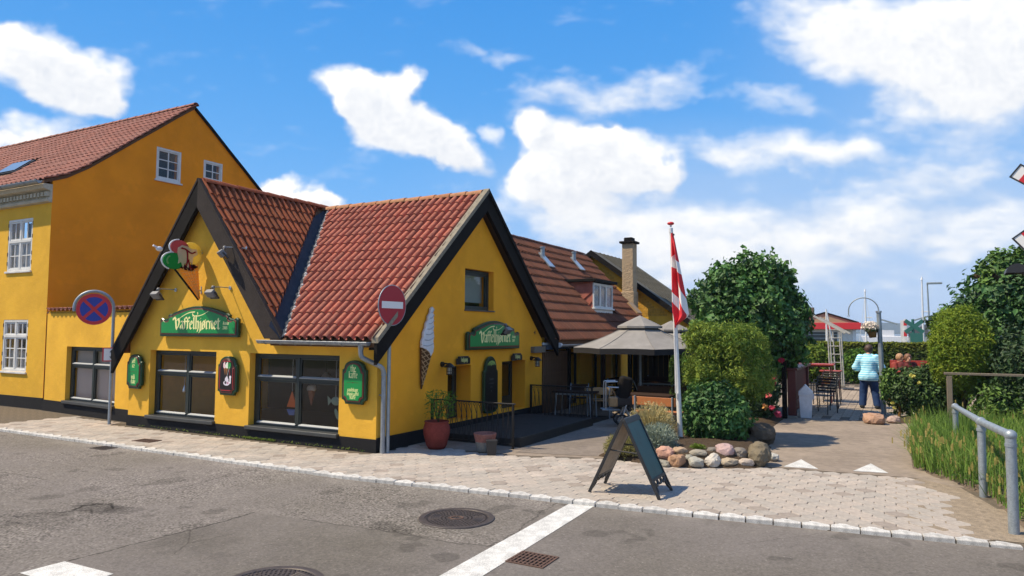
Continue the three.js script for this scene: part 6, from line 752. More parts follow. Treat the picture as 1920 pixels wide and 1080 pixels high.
// ------------------------------------------------------------------ plants: leaf by leaf
function leaves(n, sample, size, col, seed, o = {}) {   // sample(r) -> [point, outward]; every leaf two folded halves
  const r = mulberry(seed), pos = new Float32Array(n * 18), cl = new Float32Array(n * 18), a = v3(), b = v3(), c = v3(), w = v3(); let k = 0;
  for (let i = 0; i < n; i++) {
    const [p, out] = sample(r); w.set(r() - 0.5, r() - 0.5 + (o.up ?? 0.25), r() - 0.5).normalize().multiplyScalar(1.1).addScaledVector(v3(...out), o.face ?? 0.9).normalize();
    a.set(r() - 0.5, r() - 0.5 - (o.droop ?? 0.3), r() - 0.5).cross(w).normalize(); b.crossVectors(w, a).normalize(); const s = size * (0.45 + 1.05 * r()), ws = s * (o.wide ?? 0.55), f = s * 0.16 * (r() + 0.3);
    c.set(...p); const Q = [[0, -0.5 * s, 0], [ws * 0.5, -0.05 * s, f], [0, 0.55 * s, 0], [-ws * 0.5, -0.05 * s, f]].map(([x, y, z]) => [c.x + a.x * x + b.x * y + w.x * z, c.y + a.y * x + b.y * y + w.y * z, c.z + a.z * x + b.z * y + w.z * z]);
    const C = col(r, p, out); for (const q of [0, 1, 2, 0, 2, 3]) { pos.set(Q[q], k * 3); cl.set(C, k * 3); k++; }
  }
  const g = new THREE.BufferGeometry(); g.setAttribute('position', new THREE.BufferAttribute(pos, 3)); g.setAttribute('color', new THREE.BufferAttribute(cl, 3)); g.computeVertexNormals(); return g;
}
const onSphere = r => { const z = r() * 2 - 1, a = r() * 6.28318, q = Math.sqrt(1 - z * z); return [q * Math.cos(a), z, q * Math.sin(a)]; };
// crown: lumpy ellipsoid, leaves thickest towards the outside
const crown = (c, R, o = {}) => { const sh = [], q = mulberry(Math.round(1000 * (c[0] * 3 + c[1] * 7 + c[2])) + 5); for (let i = 0; i < (o.shoots ?? 90); i++) sh.push([onSphere(q), 0.06 + (o.long ?? 0.2) * q() * q()]); return r => { if (o.shoots !== 0 && r() < 0.09) { const [d, L] = sh[Math.floor(r() * sh.length)], t = (0.86 + L * r()) * (1 + (o.lump ?? 0.2) * 1.2 * (vn3(d[0] * 4, d[1] * 4, d[2] * 4) - 0.5)), j = 0.045; return [[c[0] + (d[0] * t + (r() - 0.5) * j) * R[0], c[1] + (d[1] * t + (r() - 0.5) * j) * R[1], c[2] + (d[2] * t + (r() - 0.5) * j) * R[2]], d]; } const d = onSphere(r); if (o.flat && d[1] < -o.flat) d[1] *= 0.4; const lump = 1 + (o.lump ?? 0.2) * 2 * (fbm(d[0] * (o.f ?? 2.6) + 5 + (o.s ?? 0), d[1] * (o.f ?? 2.6) + 3, d[2] * (o.f ?? 2.6) + 9, 3) - 0.5), t = Math.pow(r(), o.shell ?? 0.28) * lump * (r() < (o.stray ?? 0.04) ? 1.07 : 1); return [[c[0] + d[0] * R[0] * t, c[1] + d[1] * R[1] * t, c[2] + d[2] * R[2] * t], d]; }; };
const hue = (lo, hi, warm = 0.2) => (r, p) => { const n = fbm(p[0] * 2.7, p[1] * 2.7, p[2] * 2.7, 2), t = clamp(n * 1.1 - 0.1 + (r() - 0.5) * 0.7), w = 1 + (r() - 0.5) * warm; return [mix(lo[0], hi[0], t) * w, mix(lo[1], hi[1], t), mix(lo[2], hi[2], t) / w]; };
function limbs(base, top, r0, n, spread, seed, up = 0.6) { const r = mulberry(seed), g = [tube([base, [mix(base[0], top[0], 0.4) + 0.03, mix(base[1], top[1], 0.4), mix(base[2], top[2], 0.4)], top], r0 * 0.8, 14, 9), rod(base, [base[0], base[1] + 0.12, base[2]], r0 * 1.35, r0 * 0.85)]; for (let i = 0; i < n; i++) { const a = i / n * 6.28 + r(), s = spread * (0.5 + 0.6 * r()), t = 0.45 + 0.5 * r(), p = [0, 1, 2].map(k => mix(base[k], top[k], t)); g.push(tube([p, [p[0] + Math.cos(a) * s * 0.5, p[1] + s * up * 0.7, p[2] + Math.sin(a) * s * 0.5], [p[0] + Math.cos(a) * s, p[1] + s * up * 1.2, p[2] + Math.sin(a) * s]], r0 * 0.35, 10, 6)); } return g; }
function plant(name, label, category, base, parts, group) { const o = thing(name, label, category, [0, 0, 0], 0, group); for (const [n, g, m] of parts) mesh(n, g, m, o); return o; }
const DK = hue([0.012, 0.042, 0.01], [0.05, 0.13, 0.026]), MID = hue([0.045, 0.11, 0.015], [0.16, 0.29, 0.04]), LIME = hue([0.07, 0.13, 0.012], [0.23, 0.31, 0.04]);
// big round tree behind, clipped willow before it, dark shrub under it
plant('round_tree', 'large dense dark green tree with rounded crown behind the clipped willow', 'tree', 0, [['trunk', limbs([-3.05, 0, -17.5], [-3.05, 2.4, -17.5], 0.13, 9, 0.9, 3), M.bark], ['crown', [leaves(26000, crown([-3.08, 2.28, -17.5], [1.4, 1.46, 1.35], { lump: 0.34, f: 3.6, shell: 0.34, stray: 0.12 }), 0.12, hue([0.016, 0.06, 0.012], [0.12, 0.28, 0.055]), 11, { wide: 0.75, face: 0.7 }), leaves(2600, crown([-2.35, 1.6, -17.6], [0.5, 0.5, 0.5], { lump: 0.3 }), 0.12, DK, 12, { wide: 0.75 }), leaves(2600, crown([-2.95, 0.9, -17.7], [0.6, 0.6, 0.5], { lump: 0.3 }), 0.12, DK, 13, { wide: 0.75 })], leafMat]]);
plant('clipped_willow', 'light green clipped willow with block-shaped crown on short orange trunk', 'tree', 0, [['trunk', limbs([-2.52, 0.1, -13.5], [-2.62, 1.3, -13.3], 0.095, 9, 0.55, 8, 0.8), M.orangeBark], ['crown', [leaves(24000, r => { const d = onSphere(r), e = 0.62, q = d.map(x => Math.sign(x) * Math.pow(Math.abs(x), e)), lump = 1 + 0.34 * (fbm(d[0] * 3.4 + 2, d[1] * 3.4, d[2] * 3.4, 3) - 0.5) * 2, t = Math.pow(r(), 0.2) * lump; return [[-2.68 + q[0] * 0.73 * t, 1.42 + q[1] * 0.68 * t - 0.12 * d[0] * t, -13.2 + q[2] * 0.7 * t], d]; }, 0.075, hue([0.085, 0.16, 0.02], [0.33, 0.41, 0.075]), 21, { wide: 0.3, face: 0.5 }), leaves(1500, crown([-2.95, 0.72, -13.0], [0.42, 0.3, 0.4], { lump: 0.3 }), 0.07, MID, 22, { wide: 0.32 })], matteLeaf]]);
plant('dark_shrub', 'dark glossy green shrub at foot of the clipped willow behind the stones', 'shrub', 0, [['stem', limbs([-2.75, 0.1, -12.3], [-2.72, 0.7, -12.35], 0.03, 8, 0.4, 5), M.bark], ['foliage', [leaves(7000, crown([-2.72, 0.5, -12.3], [0.6, 0.58, 0.5], { lump: 0.3, f: 3, shell: 0.4 }), 0.085, hue([0.02, 0.07, 0.012], [0.1, 0.24, 0.05]), 31, { wide: 0.6 }), leaves(1500, crown([-3.0, 0.75, -12.6], [0.32, 0.4, 0.3], { lump: 0.3 }), 0.075, MID, 32, { wide: 0.5 })], leafMat]]);
plant('column_hedge', 'narrow clipped green column hedge between flagpole and dark terrace', 'hedge', 0, [['foliage', leaves(7000, r => { const d = onSphere(r), q = d.map(x => Math.sign(x) * Math.pow(Math.abs(x), 0.4)), t = Math.pow(r(), 0.2); return [[-4.1 + q[0] * 0.24 * t, 0.72 + q[1] * 0.72 * t, -15.3 + q[2] * 0.3 * t], d]; }, 0.06, hue([0.025, 0.06, 0.01], [0.085, 0.14, 0.02]), 41, { wide: 0.4 }), matteLeaf], ['stem', limbs([-4.1, 0, -15.3], [-4.1, 1.1, -15.3], 0.03, 6, 0.2, 4), M.bark]]);
// lavender and grey dwarf shrubs in the bed
const silver = hue([0.25, 0.26, 0.16], [0.55, 0.54, 0.36], 0.1), straw = hue([0.34, 0.29, 0.13], [0.66, 0.56, 0.28], 0.15), bluegrey = hue([0.2, 0.25, 0.19], [0.42, 0.47, 0.37], 0.1);
function tuft(name, label, c, R, n, col, seed, len) { const r = mulberry(seed), t = [], cl = []; for (let i = 0; i < n; i++) { const d = onSphere(r); d[1] = Math.abs(d[1]); const q = 0.35 * Math.sqrt(r()), b = [c[0] + d[0] * R[0] * q, c[1] + 0.02, c[2] + d[2] * R[2] * q], k = 0.75 + 0.35 * r(), e = [c[0] + d[0] * R[0] * k, c[1] + (0.12 + 0.88 * d[1]) * R[1] * k, c[2] + d[2] * R[2] * k], m = [mix(b[0], e[0], 0.6), mix(b[1], e[1], 0.75), mix(b[2], e[2], 0.6)], w = 0.006 + 0.006 * r(), a = r() * 6.28, wx = Math.cos(a) * w, wz = Math.sin(a) * w, C = col(r, e); t.push([b[0] - wx, b[1], b[2] - wz], [b[0] + wx, b[1], b[2] + wz], [m[0] + wx, m[1], m[2] + wz], [b[0] - wx, b[1], b[2] - wz], [m[0] + wx, m[1], m[2] + wz], [m[0] - wx, m[1], m[2] - wz], [m[0] - wx, m[1], m[2] - wz], [m[0] + wx, m[1], m[2] + wz], e); for (let j = 0; j < 9; j++) cl.push(...C); } const g = tri(t); g.setAttribute('color', new THREE.BufferAttribute(new Float32Array(cl), 3)); const o = thing(name, label, 'shrub'); mesh('stalks', g, matteLeaf, o); mesh('leaves', leaves(n, crown([c[0], c[1] + R[1] * 0.3, c[2]], [R[0] * 0.95, R[1] * 0.75, R[2] * 0.95], { lump: 0.2, shell: 0.35, flat: 0.3 }), len, col, seed + 1, { wide: 0.28, face: 0.4 }), matteLeaf, o); }
tuft('dwarf_shrub', 'tall straw-coloured dry lavender clump left of the flagpole behind the A-board', [-3.62, 0.12, -11.55], [0.46, 0.62, 0.45], 1600, straw, 51, 0.05);
tuft('dwarf_shrub', 'blue-grey lavender clump between the A-board and the pink corner stone', [-3.28, 0.1, -10.75], [0.36, 0.42, 0.34], 1700, bluegrey, 52, 0.045);
tuft('dwarf_shrub', 'small yellowish lavender clump seen between the A-board legs', [-3.68, 0.04, -10.35], [0.36, 0.34, 0.3], 1300, hue([0.2, 0.19, 0.06], [0.42, 0.38, 0.15], 0.12), 53, 0.045);
tuft('dwarf_shrub', 'pale silvery clump right of flagpole foot below the dark shrub', [-3.05, 0.12, -12.5], [0.4, 0.5, 0.35], 1200, silver, 54, 0.05);
tuft('ground_plant', 'tiny yellow-green cushion plant above the middle stones of the bed', [-2.66, 0.16, -10.75], [0.14, 0.09, 0.12], 260, LIME, 55, 0.03);
// stones edging the bed
{
  const stones = [['pink rounded boulder at left end of the bed edging, upper row', -3.0, 0.15, -10.22, 0.125, 0.095, 0.11, [0.5, 0.29, 0.22]], ['brown-pink blocky stone low in the edging under the pink boulder', -2.79, 0.075, -10.13, 0.12, 0.09, 0.11, [0.36, 0.22, 0.14]], ['small tan flat stone above the brown-pink one', -2.83, 0.18, -10.4, 0.095, 0.055, 0.09, [0.4, 0.29, 0.2]], ['small mottled grey stone right of the brown-pink one', -2.68, 0.09, -10.3, 0.07, 0.065, 0.08, [0.3, 0.29, 0.25]], ['grey speckled oval stone low in left half of the edging', -2.56, 0.065, -10.22, 0.125, 0.07, 0.1, [0.36, 0.35, 0.31]], ['long flat grey-brown stone lying on the speckled oval one', -2.57, 0.16, -10.42, 0.125, 0.055, 0.09, [0.31, 0.28, 0.23]], ['white-veined round stone low in middle of the edging', -2.34, 0.085, -10.36, 0.125, 0.085, 0.11, [0.5, 0.46, 0.41]], ['rosy dome-shaped stone on top of the middle of the edging', -2.24, 0.19, -10.66, 0.13, 0.1, 0.11, [0.45, 0.32, 0.31]], ['smooth tan loaf-shaped stone low beneath the rosy dome', -2.15, 0.06, -10.47, 0.16, 0.06, 0.1, [0.4, 0.33, 0.24]], ['dark grey square-cut stone beside the rosy dome', -2.04, 0.15, -10.75, 0.115, 0.09, 0.1, [0.2, 0.18, 0.16]], ['pale flat stone low beside the big brown corner boulder', -1.94, 0.055, -10.6, 0.12, 0.055, 0.09, [0.45, 0.38, 0.32]], ['largest brown-olive boulder at right end of the edging', -1.79, 0.145, -10.82, 0.2, 0.165, 0.17, [0.18, 0.15, 0.105]], ['half-buried grey stone at extreme left of the edging', -3.0, 0.03, -10.02, 0.13, 0.055, 0.09, [0.3, 0.28, 0.23]], ['small dark stone tucked behind the flat grey-brown one', -2.42, 0.16, -10.7, 0.09, 0.05, 0.08, [0.2, 0.18, 0.16]], ['low white stone on the right flank behind the big boulder', -1.68, 0.05, -11.3, 0.11, 0.06, 0.1, [0.42, 0.41, 0.38]], ['dark rounded boulder in shade behind right end of the bed', -2.1, 0.17, -12.95, 0.24, 0.18, 0.2, [0.13, 0.105, 0.08]], ['large reddish boulder at foot of the lamp post', -0.44, 0.08, -17.05, 0.26, 0.14, 0.18, [0.4, 0.25, 0.18]], ['small pinkish boulder right of lamp post foot', -0.07, 0.06, -17.3, 0.13, 0.09, 0.11, [0.42, 0.31, 0.27]]];
  stones.forEach(([label, x, y, z, a, b, c, col], i) => { const g = new THREE.IcosahedronGeometry(1, 4), p = g.attributes.position, q = v3(), box = i % 3 === 0 ? 0.82 : i % 3 === 1 ? 0.7 : 0.92; for (let k = 0; k < p.count; k++) { q.fromBufferAttribute(p, k); const n = fbm(q.x * 1.4 + i * 9, q.y * 1.4, q.z * 1.4, 4) - 0.5, n2 = fbm(q.x * 5 + i, q.y * 5, q.z * 5, 3) - 0.5, f = Math.round(n * 5) / 5 * 0.35 + n * 0.5; const s = 1 + f * 0.85 + n2 * 0.12; const t = [q.x, q.y, q.z].map(u => Math.sign(u) * Math.pow(Math.abs(u), box)); p.setXYZ(k, t[0] * s * a * 1.06, t[1] * s * b * 1.04, t[2] * s * c); } g.computeVertexNormals(); const m = mesh('edging_stone', g, std(col, { map: T.blotch, m: 0.22, bump: T.bumpSoft, bm: 0.12, bs: 0.006 })); m.position.set(x, y, z); m.rotation.y = i * 1.3; tag(m, label, 'stone', i < 16 ? 'stones edging the flagpole bed' : 'boulders at lamp post foot'); });
}
// roses by the red fence
{
  const o = thing('rose_bush', 'dark rose bush with pink and red blooms left of the red fence', 'rose bush'); mesh('stem', limbs([-2.6, 0, -16.3], [-2.6, 0.8, -16.3], 0.014, 10, 0.35, 6), M.bark, o); mesh('foliage', [leaves(5200, crown([-2.66, 0.62, -16.3], [0.42, 0.62, 0.5], { lump: 0.35, shell: 0.5 }), 0.08, hue([0.015, 0.045, 0.01], [0.06, 0.13, 0.03]), 61, { wide: 0.6 }), leaves(1200, crown([-2.5, 1.1, -16.9], [0.26, 0.35, 0.3], { lump: 0.35, shell: 0.6 }), 0.075, MID, 62, { wide: 0.6 })], leafMat, o);
  for (const [x, y, z, c] of [[-2.24, 1.32, -16.7, [0.5, 0.02, 0.06]], [-2.3, 0.86, -15.85, [0.42, 0.05, 0.06]], [-2.38, 0.6, -15.75, [0.5, 0.12, 0.08]], [-2.32, 0.34, -15.75, [0.55, 0.05, 0.1]], [-2.45, 0.36, -15.72, [0.5, 0.26, 0.07]], [-2.22, 0.24, -15.8, [0.5, 0.05, 0.12]], [-2.2, 0.2, -15.82, [0.55, 0.06, 0.14]], [-2.55, 0.75, -15.85, [0.5, 0.1, 0.1]], [-2.32, 0.95, -16.0, [0.5, 0.04, 0.07]]]) mesh('bloom', leaves(60, crown([x, y, z], [0.055, 0.045, 0.055], { shell: 0.4 }), 0.05, r => c.map(k => k * (0.7 + 0.6 * r())), 63 + Math.round(x * 100), { wide: 1 }), petalMat, o);
}
// hedge at the far end of the terrace, sunlight on its top put into paler leaf colours
{ const S = r => { const f = r(), x = mix(-4.6, 6, r()), y = r() * 1.54, n = (fbm(x * 2, y * 2, 4, 2) - 0.5) * 0.16; if (f < 0.62) return [[x, y, -31.6 + n + 0.1 * (r() - 0.5)], [0, 0.15, 1]]; return [[x, 1.54 + n * 0.6 - 0.08 * r(), -31.6 - r() * 0.9], [0, 1, 0.1]]; };
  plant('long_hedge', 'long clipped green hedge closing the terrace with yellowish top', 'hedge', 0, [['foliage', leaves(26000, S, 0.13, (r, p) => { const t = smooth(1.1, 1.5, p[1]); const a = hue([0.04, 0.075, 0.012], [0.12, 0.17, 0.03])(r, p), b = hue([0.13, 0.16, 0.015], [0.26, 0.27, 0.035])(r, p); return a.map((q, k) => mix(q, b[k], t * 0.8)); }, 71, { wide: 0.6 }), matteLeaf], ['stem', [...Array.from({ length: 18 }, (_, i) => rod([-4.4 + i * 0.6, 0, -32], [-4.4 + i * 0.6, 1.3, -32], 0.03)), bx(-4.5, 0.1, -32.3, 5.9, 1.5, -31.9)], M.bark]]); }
plant('garden_bush', 'yellow-green leafy bush before the long hedge left of the trellis', 'shrub', 0, [['foliage', leaves(4200, crown([-2.9, 0.72, -29.6], [0.9, 0.78, 0.6], { lump: 0.35, shell: 0.4 }), 0.13, LIME, 72, { wide: 0.6 }), matteLeaf], ['stem', limbs([-2.9, 0, -29.6], [-2.9, 0.6, -29.6], 0.03, 6, 0.5, 7), M.bark]]);
plant('garden_bush', 'green bush between the trellis and the standing person', 'shrub', 0, [['foliage', leaves(3600, crown([-1.15, 0.62, -30.2], [0.7, 0.72, 0.5], { lump: 0.4, shell: 0.4 }), 0.13, MID, 73, { wide: 0.55 }), matteLeaf], ['stem', limbs([-1.15, 0, -30.2], [-1.15, 0.5, -30.2], 0.03, 6, 0.45, 8), M.bark]]);
// right side
plant('round_bush', 'tall rounded bright green clipped bush on right before the dark trees', 'bush', 0, [['foliage', leaves(24000, crown([1.26, 1.58, -18.1], [0.64, 0.98, 0.62], { lump: 0.2, f: 2.8, shell: 0.22, stray: 0.05 }), 0.06, hue([0.1, 0.18, 0.018], [0.33, 0.41, 0.045]), 81, { wide: 0.42, face: 0.5 }), matteLeaf], ['trunk', limbs([1.26, 0, -18.1], [1.26, 1.5, -18.1], 0.05, 8, 0.4, 9), M.bark]]);
plant('broadleaf_tree', 'spreading dark green tree with open ragged outline at right edge', 'tree', 0, [['trunk', limbs([3.0, 0, -21], [3.1, 3.0, -21], 0.16, 12, 1.6, 12, 0.55), M.bark], ['crown', [leaves(11000, crown([3.0, 2.5, -21], [1.45, 1.4, 1.3], { lump: 0.55, f: 3.4, shell: 0.5, stray: 0.1, shoots: 160, long: 0.4 }), 0.15, hue([0.02, 0.07, 0.016], [0.09, 0.22, 0.045]), 82, { wide: 0.6, droop: 0.1 }), leaves(3200, crown([1.75, 2.35, -21], [0.7, 0.55, 0.6], { lump: 0.6, f: 4, shell: 0.6, stray: 0.1, shoots: 60, long: 0.6 }), 0.14, hue([0.02, 0.07, 0.016], [0.09, 0.22, 0.045]), 83, { wide: 0.55 }), leaves(1300, crown([1.15, 2.2, -21], [0.42, 0.26, 0.4], { lump: 0.6, f: 5, shell: 0.6 }), 0.13, DK, 84, { wide: 0.5 }), leaves(3600, crown([2.55, 3.4, -21], [0.75, 0.6, 0.6], { lump: 0.5, f: 4, shell: 0.5, stray: 0.1 }), 0.14, MID, 85, { wide: 0.55 }), leaves(4200, crown([3.6, 3.55, -21], [0.9, 0.95, 0.8], { lump: 0.45, f: 3, shell: 0.5, stray: 0.1 }), 0.15, DK, 86, { wide: 0.55 })], leafMat]]);
plant('dark_thicket', 'dark tangled bushes behind the wooden rail at right edge', 'bushes', 0, [['foliage', [leaves(9000, crown([2.7, 1.0, -17.9], [1.2, 1.3, 0.8], { lump: 0.4, f: 3, shell: 0.4 }), 0.1, hue([0.014, 0.045, 0.01], [0.055, 0.12, 0.026]), 87, { wide: 0.55 }), leaves(7000, crown([4.2, 1.3, -18.0], [1.2, 1.6, 0.9], { lump: 0.4, f: 3, shell: 0.4 }), 0.1, hue([0.014, 0.045, 0.01], [0.055, 0.12, 0.026]), 88, { wide: 0.55 }), leaves(2500, crown([2.0, 0.5, -17.7], [0.7, 0.5, 0.5], { lump: 0.4 }), 0.09, MID, 89, { wide: 0.5 })], leafMat], ['stem', limbs([2.7, 0, -17.9], [2.7, 1, -17.9], 0.03, 8, 0.7, 14), M.bark]]);
plant('flowering_shrub', 'low dark green hedge shrub with few yellow blooms right of the lamp post', 'shrub', 0, [['foliage', [leaves(9500, crown([0.62, 0.62, -18.5], [0.85, 0.62, 0.55], { lump: 0.25, f: 3, shell: 0.35 }), 0.085, hue([0.02, 0.055, 0.01], [0.085, 0.17, 0.03]), 91, { wide: 0.55 }), leaves(2600, crown([-0.12, 0.72, -18.4], [0.22, 0.42, 0.25], { lump: 0.4, shell: 0.5 }), 0.075, MID, 92, { wide: 0.55 })], leafMat], ['stem', limbs([0.05, 0, -18.3], [0, 0.6, -18.3], 0.03, 7, 0.3, 15), M.orangeBark], ['bloom', [[0.3, 1.0, -18.0], [0.34, 0.97, -17.98], [0.45, 0.84, -17.95], [-0.08, 0.35, -18.1], [-0.05, 0.25, -18.1]].map(([x, y, z], i) => leaves(36, crown([x, y, z], [0.035, 0.03, 0.035]), 0.04, r => [0.6, 0.5 + 0.1 * r(), 0.12], 300 + i, { wide: 1 })), petalMat]]);
// tall grass on the verge: green blades, ripe straw stalks with heads
{
  const r = mulberry(101), area = [[1.12, -8.55], [4.2, -9.0], [5, -16.6], [0.72, -17.1], [0.35, -16.2], [0.22, -14.3], [0.2, -11.6], [0.5, -11.0], [0.86, -10.2], [1.02, -9.3]];
  const build = (n, lo, hi, h, w, dry, dens) => { const t = [], cl = []; let c = 0; while (c < n) { const x = mix(0.1, 4.2, Math.pow(r(), 1.35)), z = mix(-17, -8.5, Math.pow(r(), 0.8)); if (!inPoly(x, z, area)) { continue; } if (r() > dens(x, z)) { c += 0.25; continue; } const H = h * (0.45 + 0.75 * r()) * (0.75 + 0.5 * fbm(x * 1.6, z * 1.6, 3, 2)), a = r() * 6.28, lean = H * (r() < 0.3 ? 0.6 + 0.7 * r() : 0.12 + 0.6 * r() * r()), lx = Math.cos(a) * lean + (x < 0.8 ? -0.06 : 0), lz = Math.sin(a) * lean, b = a + 1.57, wx = Math.cos(b) * w * (0.6 + r()), wz = Math.sin(b) * w, y0 = 0.03, P = (s, e) => [x + lx * s * s + wx * e, y0 + H * (s - 0.12 * s * s * (lean / H)), z + lz * s * s + wz * e]; const k = fbm(x * 2, z * 2, 8, 2) + (r() - 0.5) * 0.5, C = [0, 1, 2].map(q => mix(lo[q], hi[q], clamp(k))); t.push(P(0, -1), P(0, 1), P(0.55, 0.75), P(0, -1), P(0.55, 0.75), P(0.55, -0.75), P(0.55, -0.75), P(0.55, 0.75), P(1, 0)); for (let q = 0; q < 9; q++) cl.push(...C); if (dry) { const e = P(1, 0); for (let q = 0; q < 5; q++) { const u = q / 5, y = e[1] - 0.08 * u, s = 0.012; t.push([e[0] - s, y, e[2]], [e[0] + s, y + 0.006, e[2] + s * 0.5], [e[0] + (r() - 0.5) * 0.02, y + 0.034, e[2] + (r() - 0.5) * 0.02]); for (let m = 0; m < 3; m++) cl.push(C[0] * 1.1, C[1] * 1.02, C[2]); } } c++; } const g = tri(t); g.setAttribute('color', new THREE.BufferAttribute(new Float32Array(cl), 3)); return g; };
  const gr = mesh('tall_grass', build(15000, [0.06, 0.13, 0.018], [0.22, 0.34, 0.06], 0.44, 0.006, false, (x, z) => 0.35 + 0.65 * smooth(-9.5, -13, z)), matteLeaf); gr.userData.kind = 'stuff'; tag(gr, 'tall green and straw-coloured grass growing round the metal handrail', 'grass');
  const dr = mesh('ripe_stalk', build(950, [0.2, 0.2, 0.05], [0.4, 0.34, 0.12], 0.44, 0.004, true, (x, z) => (z > -12.2 ? 0.7 : 0.1)), matteLeaf, gr); dr.userData.kind = 'stuff';
  const low = mesh('weed', leaves(2600, q => { let x, z; do { x = mix(0.3, 3, q()); z = mix(-16, -8.6, q()); } while (!inPoly(x, z, area)); return [[x, 0.05 + 0.1 * q(), z], [0, 1, 0]]; }, 0.075, MID, 111, { wide: 0.6 }), matteLeaf, gr); low.userData.kind = 'stuff';
  // a few weeds along the foot of the walls
  const wd = mesh('wall_weeds', leaves(420, q => { const x = q() < 0.5 ? mix(-10.2, -9.4, q()) : mix(-13.2, -7.4, q()); return [[x, 0.015 + 0.03 * q(), ZF + 0.04 + 0.04 * q()], [0, 1, 0.3]]; }, 0.035, LIME, 113, { wide: 0.4 }), matteLeaf); wd.userData.kind = 'stuff'; tag(wd, 'small weeds sprouting along the black foot of cafe wall', 'weeds');
}
// thin plant in the terracotta pot
{ const o = thing('pot_plant', 'thin leafy plant growing from the large terracotta pot', 'plant', [-6.62, 0.41, -9.62]); const r = mulberry(7), st = []; for (let i = 0; i < 9; i++) { const a = i * 0.9, s = 0.1 + 0.16 * r(); st.push(tube([[0, 0, 0], [Math.cos(a) * s * 0.4, 0.22, Math.sin(a) * s * 0.4], [Math.cos(a) * s + 0.08, 0.3 + 0.25 * r(), Math.sin(a) * s]], 0.005, 8, 5)); } mesh('stem', st, M.bark, o); mesh('foliage', leaves(420, q => { const a = q() * 6.28, s = 0.25 * Math.sqrt(q()); return [[Math.cos(a) * s + 0.08 * q(), 0.1 + 0.42 * q(), Math.sin(a) * s], [0, 0.5, 0.5]]; }, 0.06, MID, 8, { wide: 0.3 }), matteLeaf, o); }
// ------------------------------------------------------------------ seats, fence, lamp and bin of the terrace
{
  const o = thing('terrace_screen', 'dark timber screen and lean-to roof closing the shaded terrace behind parasols', 'screen');
  const g = boxUV(merged([rb(-0.075, 0, -0.012, 0.075, 1.75, 0.012, 0.004)])), dm = std([0.035, 0.026, 0.02], { map: T.wood, m: 0.3 });
  for (let i = 0; i < 20; i++) { const m = new THREE.Mesh(g, dm); m.name = 'board'; m.position.set(-6.95 + i * 0.157, 0, -20.6); m.castShadow = m.receiveShadow = true; o.add(m); }
  mesh('lean_to_roof', prism([[-7.2, 1.62, -16.35], [-6.3, 1.5, -16.35], [-6.3, 1.5, -20.55], [-7.2, 1.62, -20.55]], [0, -0.05, 0]), dm, o); for (const z of [-16.4, -18.4, -20.4]) mesh('post', rb(-6.42, 0, z - 0.05, -6.32, 1.47, z + 0.05), dm, o); mesh('fascia', rb(-6.3, 1.38, -16.33, -6.27, 1.52, -20.55), dm, o);
}
function bench(label, pos, turn, L, mat) { const o = thing('bench', label, 'bench', pos, turn, undefined); mesh('backrest', rb(-L / 2, 0.52, -0.02, L / 2, 0.68, 0.01, 0.006), mat, o); mesh('seat', rb(-L / 2, 0.36, -0.42, L / 2, 0.4, -0.08, 0.006), mat, o); for (const s of [-1, 1]) { const x = s * (L / 2 - 0.06); mesh('frame', [rod([x, 0, 0.02], [x, 0.7, 0.022], 0.018), rod([x, 0, -0.4], [x, 0.36, -0.4], 0.016), rod([x, 0.35, 0.02], [x, 0.35, -0.4], 0.016)], M.galv, o); } return o; }
bench('orange-brown wooden bench with steel legs seen from behind left of the black bin', [-4.08, 0, -13.15], -0.1, 0.88, M.plank);
bench('pale wooden bench backrest by the railing in the shade of the parasol', [-5.86, 0, -14.8], 0.25, 0.62, M.paleWood);
bench('dark wooden bench in deep shade under the large parasol', [-4.7, 0, -15.9], Math.PI + 0.1, 1.2, std([0.1, 0.05, 0.03], { map: T.wood, m: 0.3 }));
function table(label, pos, turn, L, W, H, top, legs) { const o = thing('table', label, 'table', pos, turn); for (let k = 0; k < 4; k++) mesh('plank', rb(-L / 2, H - 0.035, -W / 2 + k * W / 4 + 0.004, L / 2, H, -W / 2 + (k + 1) * W / 4 - 0.004, 0.004), top, o); for (const a of [-1, 1]) for (const b of [-1, 1]) mesh('leg', rod([a * (L / 2 - 0.06), 0, b * (W / 2 - 0.05)], [a * (L / 2 - 0.09), H - 0.03, b * (W / 2 - 0.05)], 0.016), legs, o); for (const b of [-1, 1]) mesh('apron', rb(-L / 2 + 0.08, H - 0.08, b * (W / 2 - 0.05) - 0.01, L / 2 - 0.08, H - 0.036, b * (W / 2 - 0.05) + 0.01), legs, o); return o; }
const dkWood = std([0.05, 0.03, 0.022], { map: T.wood, m: 0.3 });
table('dark slatted table with metal legs beside the railing and timber annex', [-6.3, 0, -14.55], 0.1, 0.95, 0.55, 0.6, dkWood, M.galv); table('dark slatted table under the large parasol beyond the orange bench', [-4.75, 0, -14.9], 0.0, 1.1, 0.6, 0.58, dkWood, M.galv);
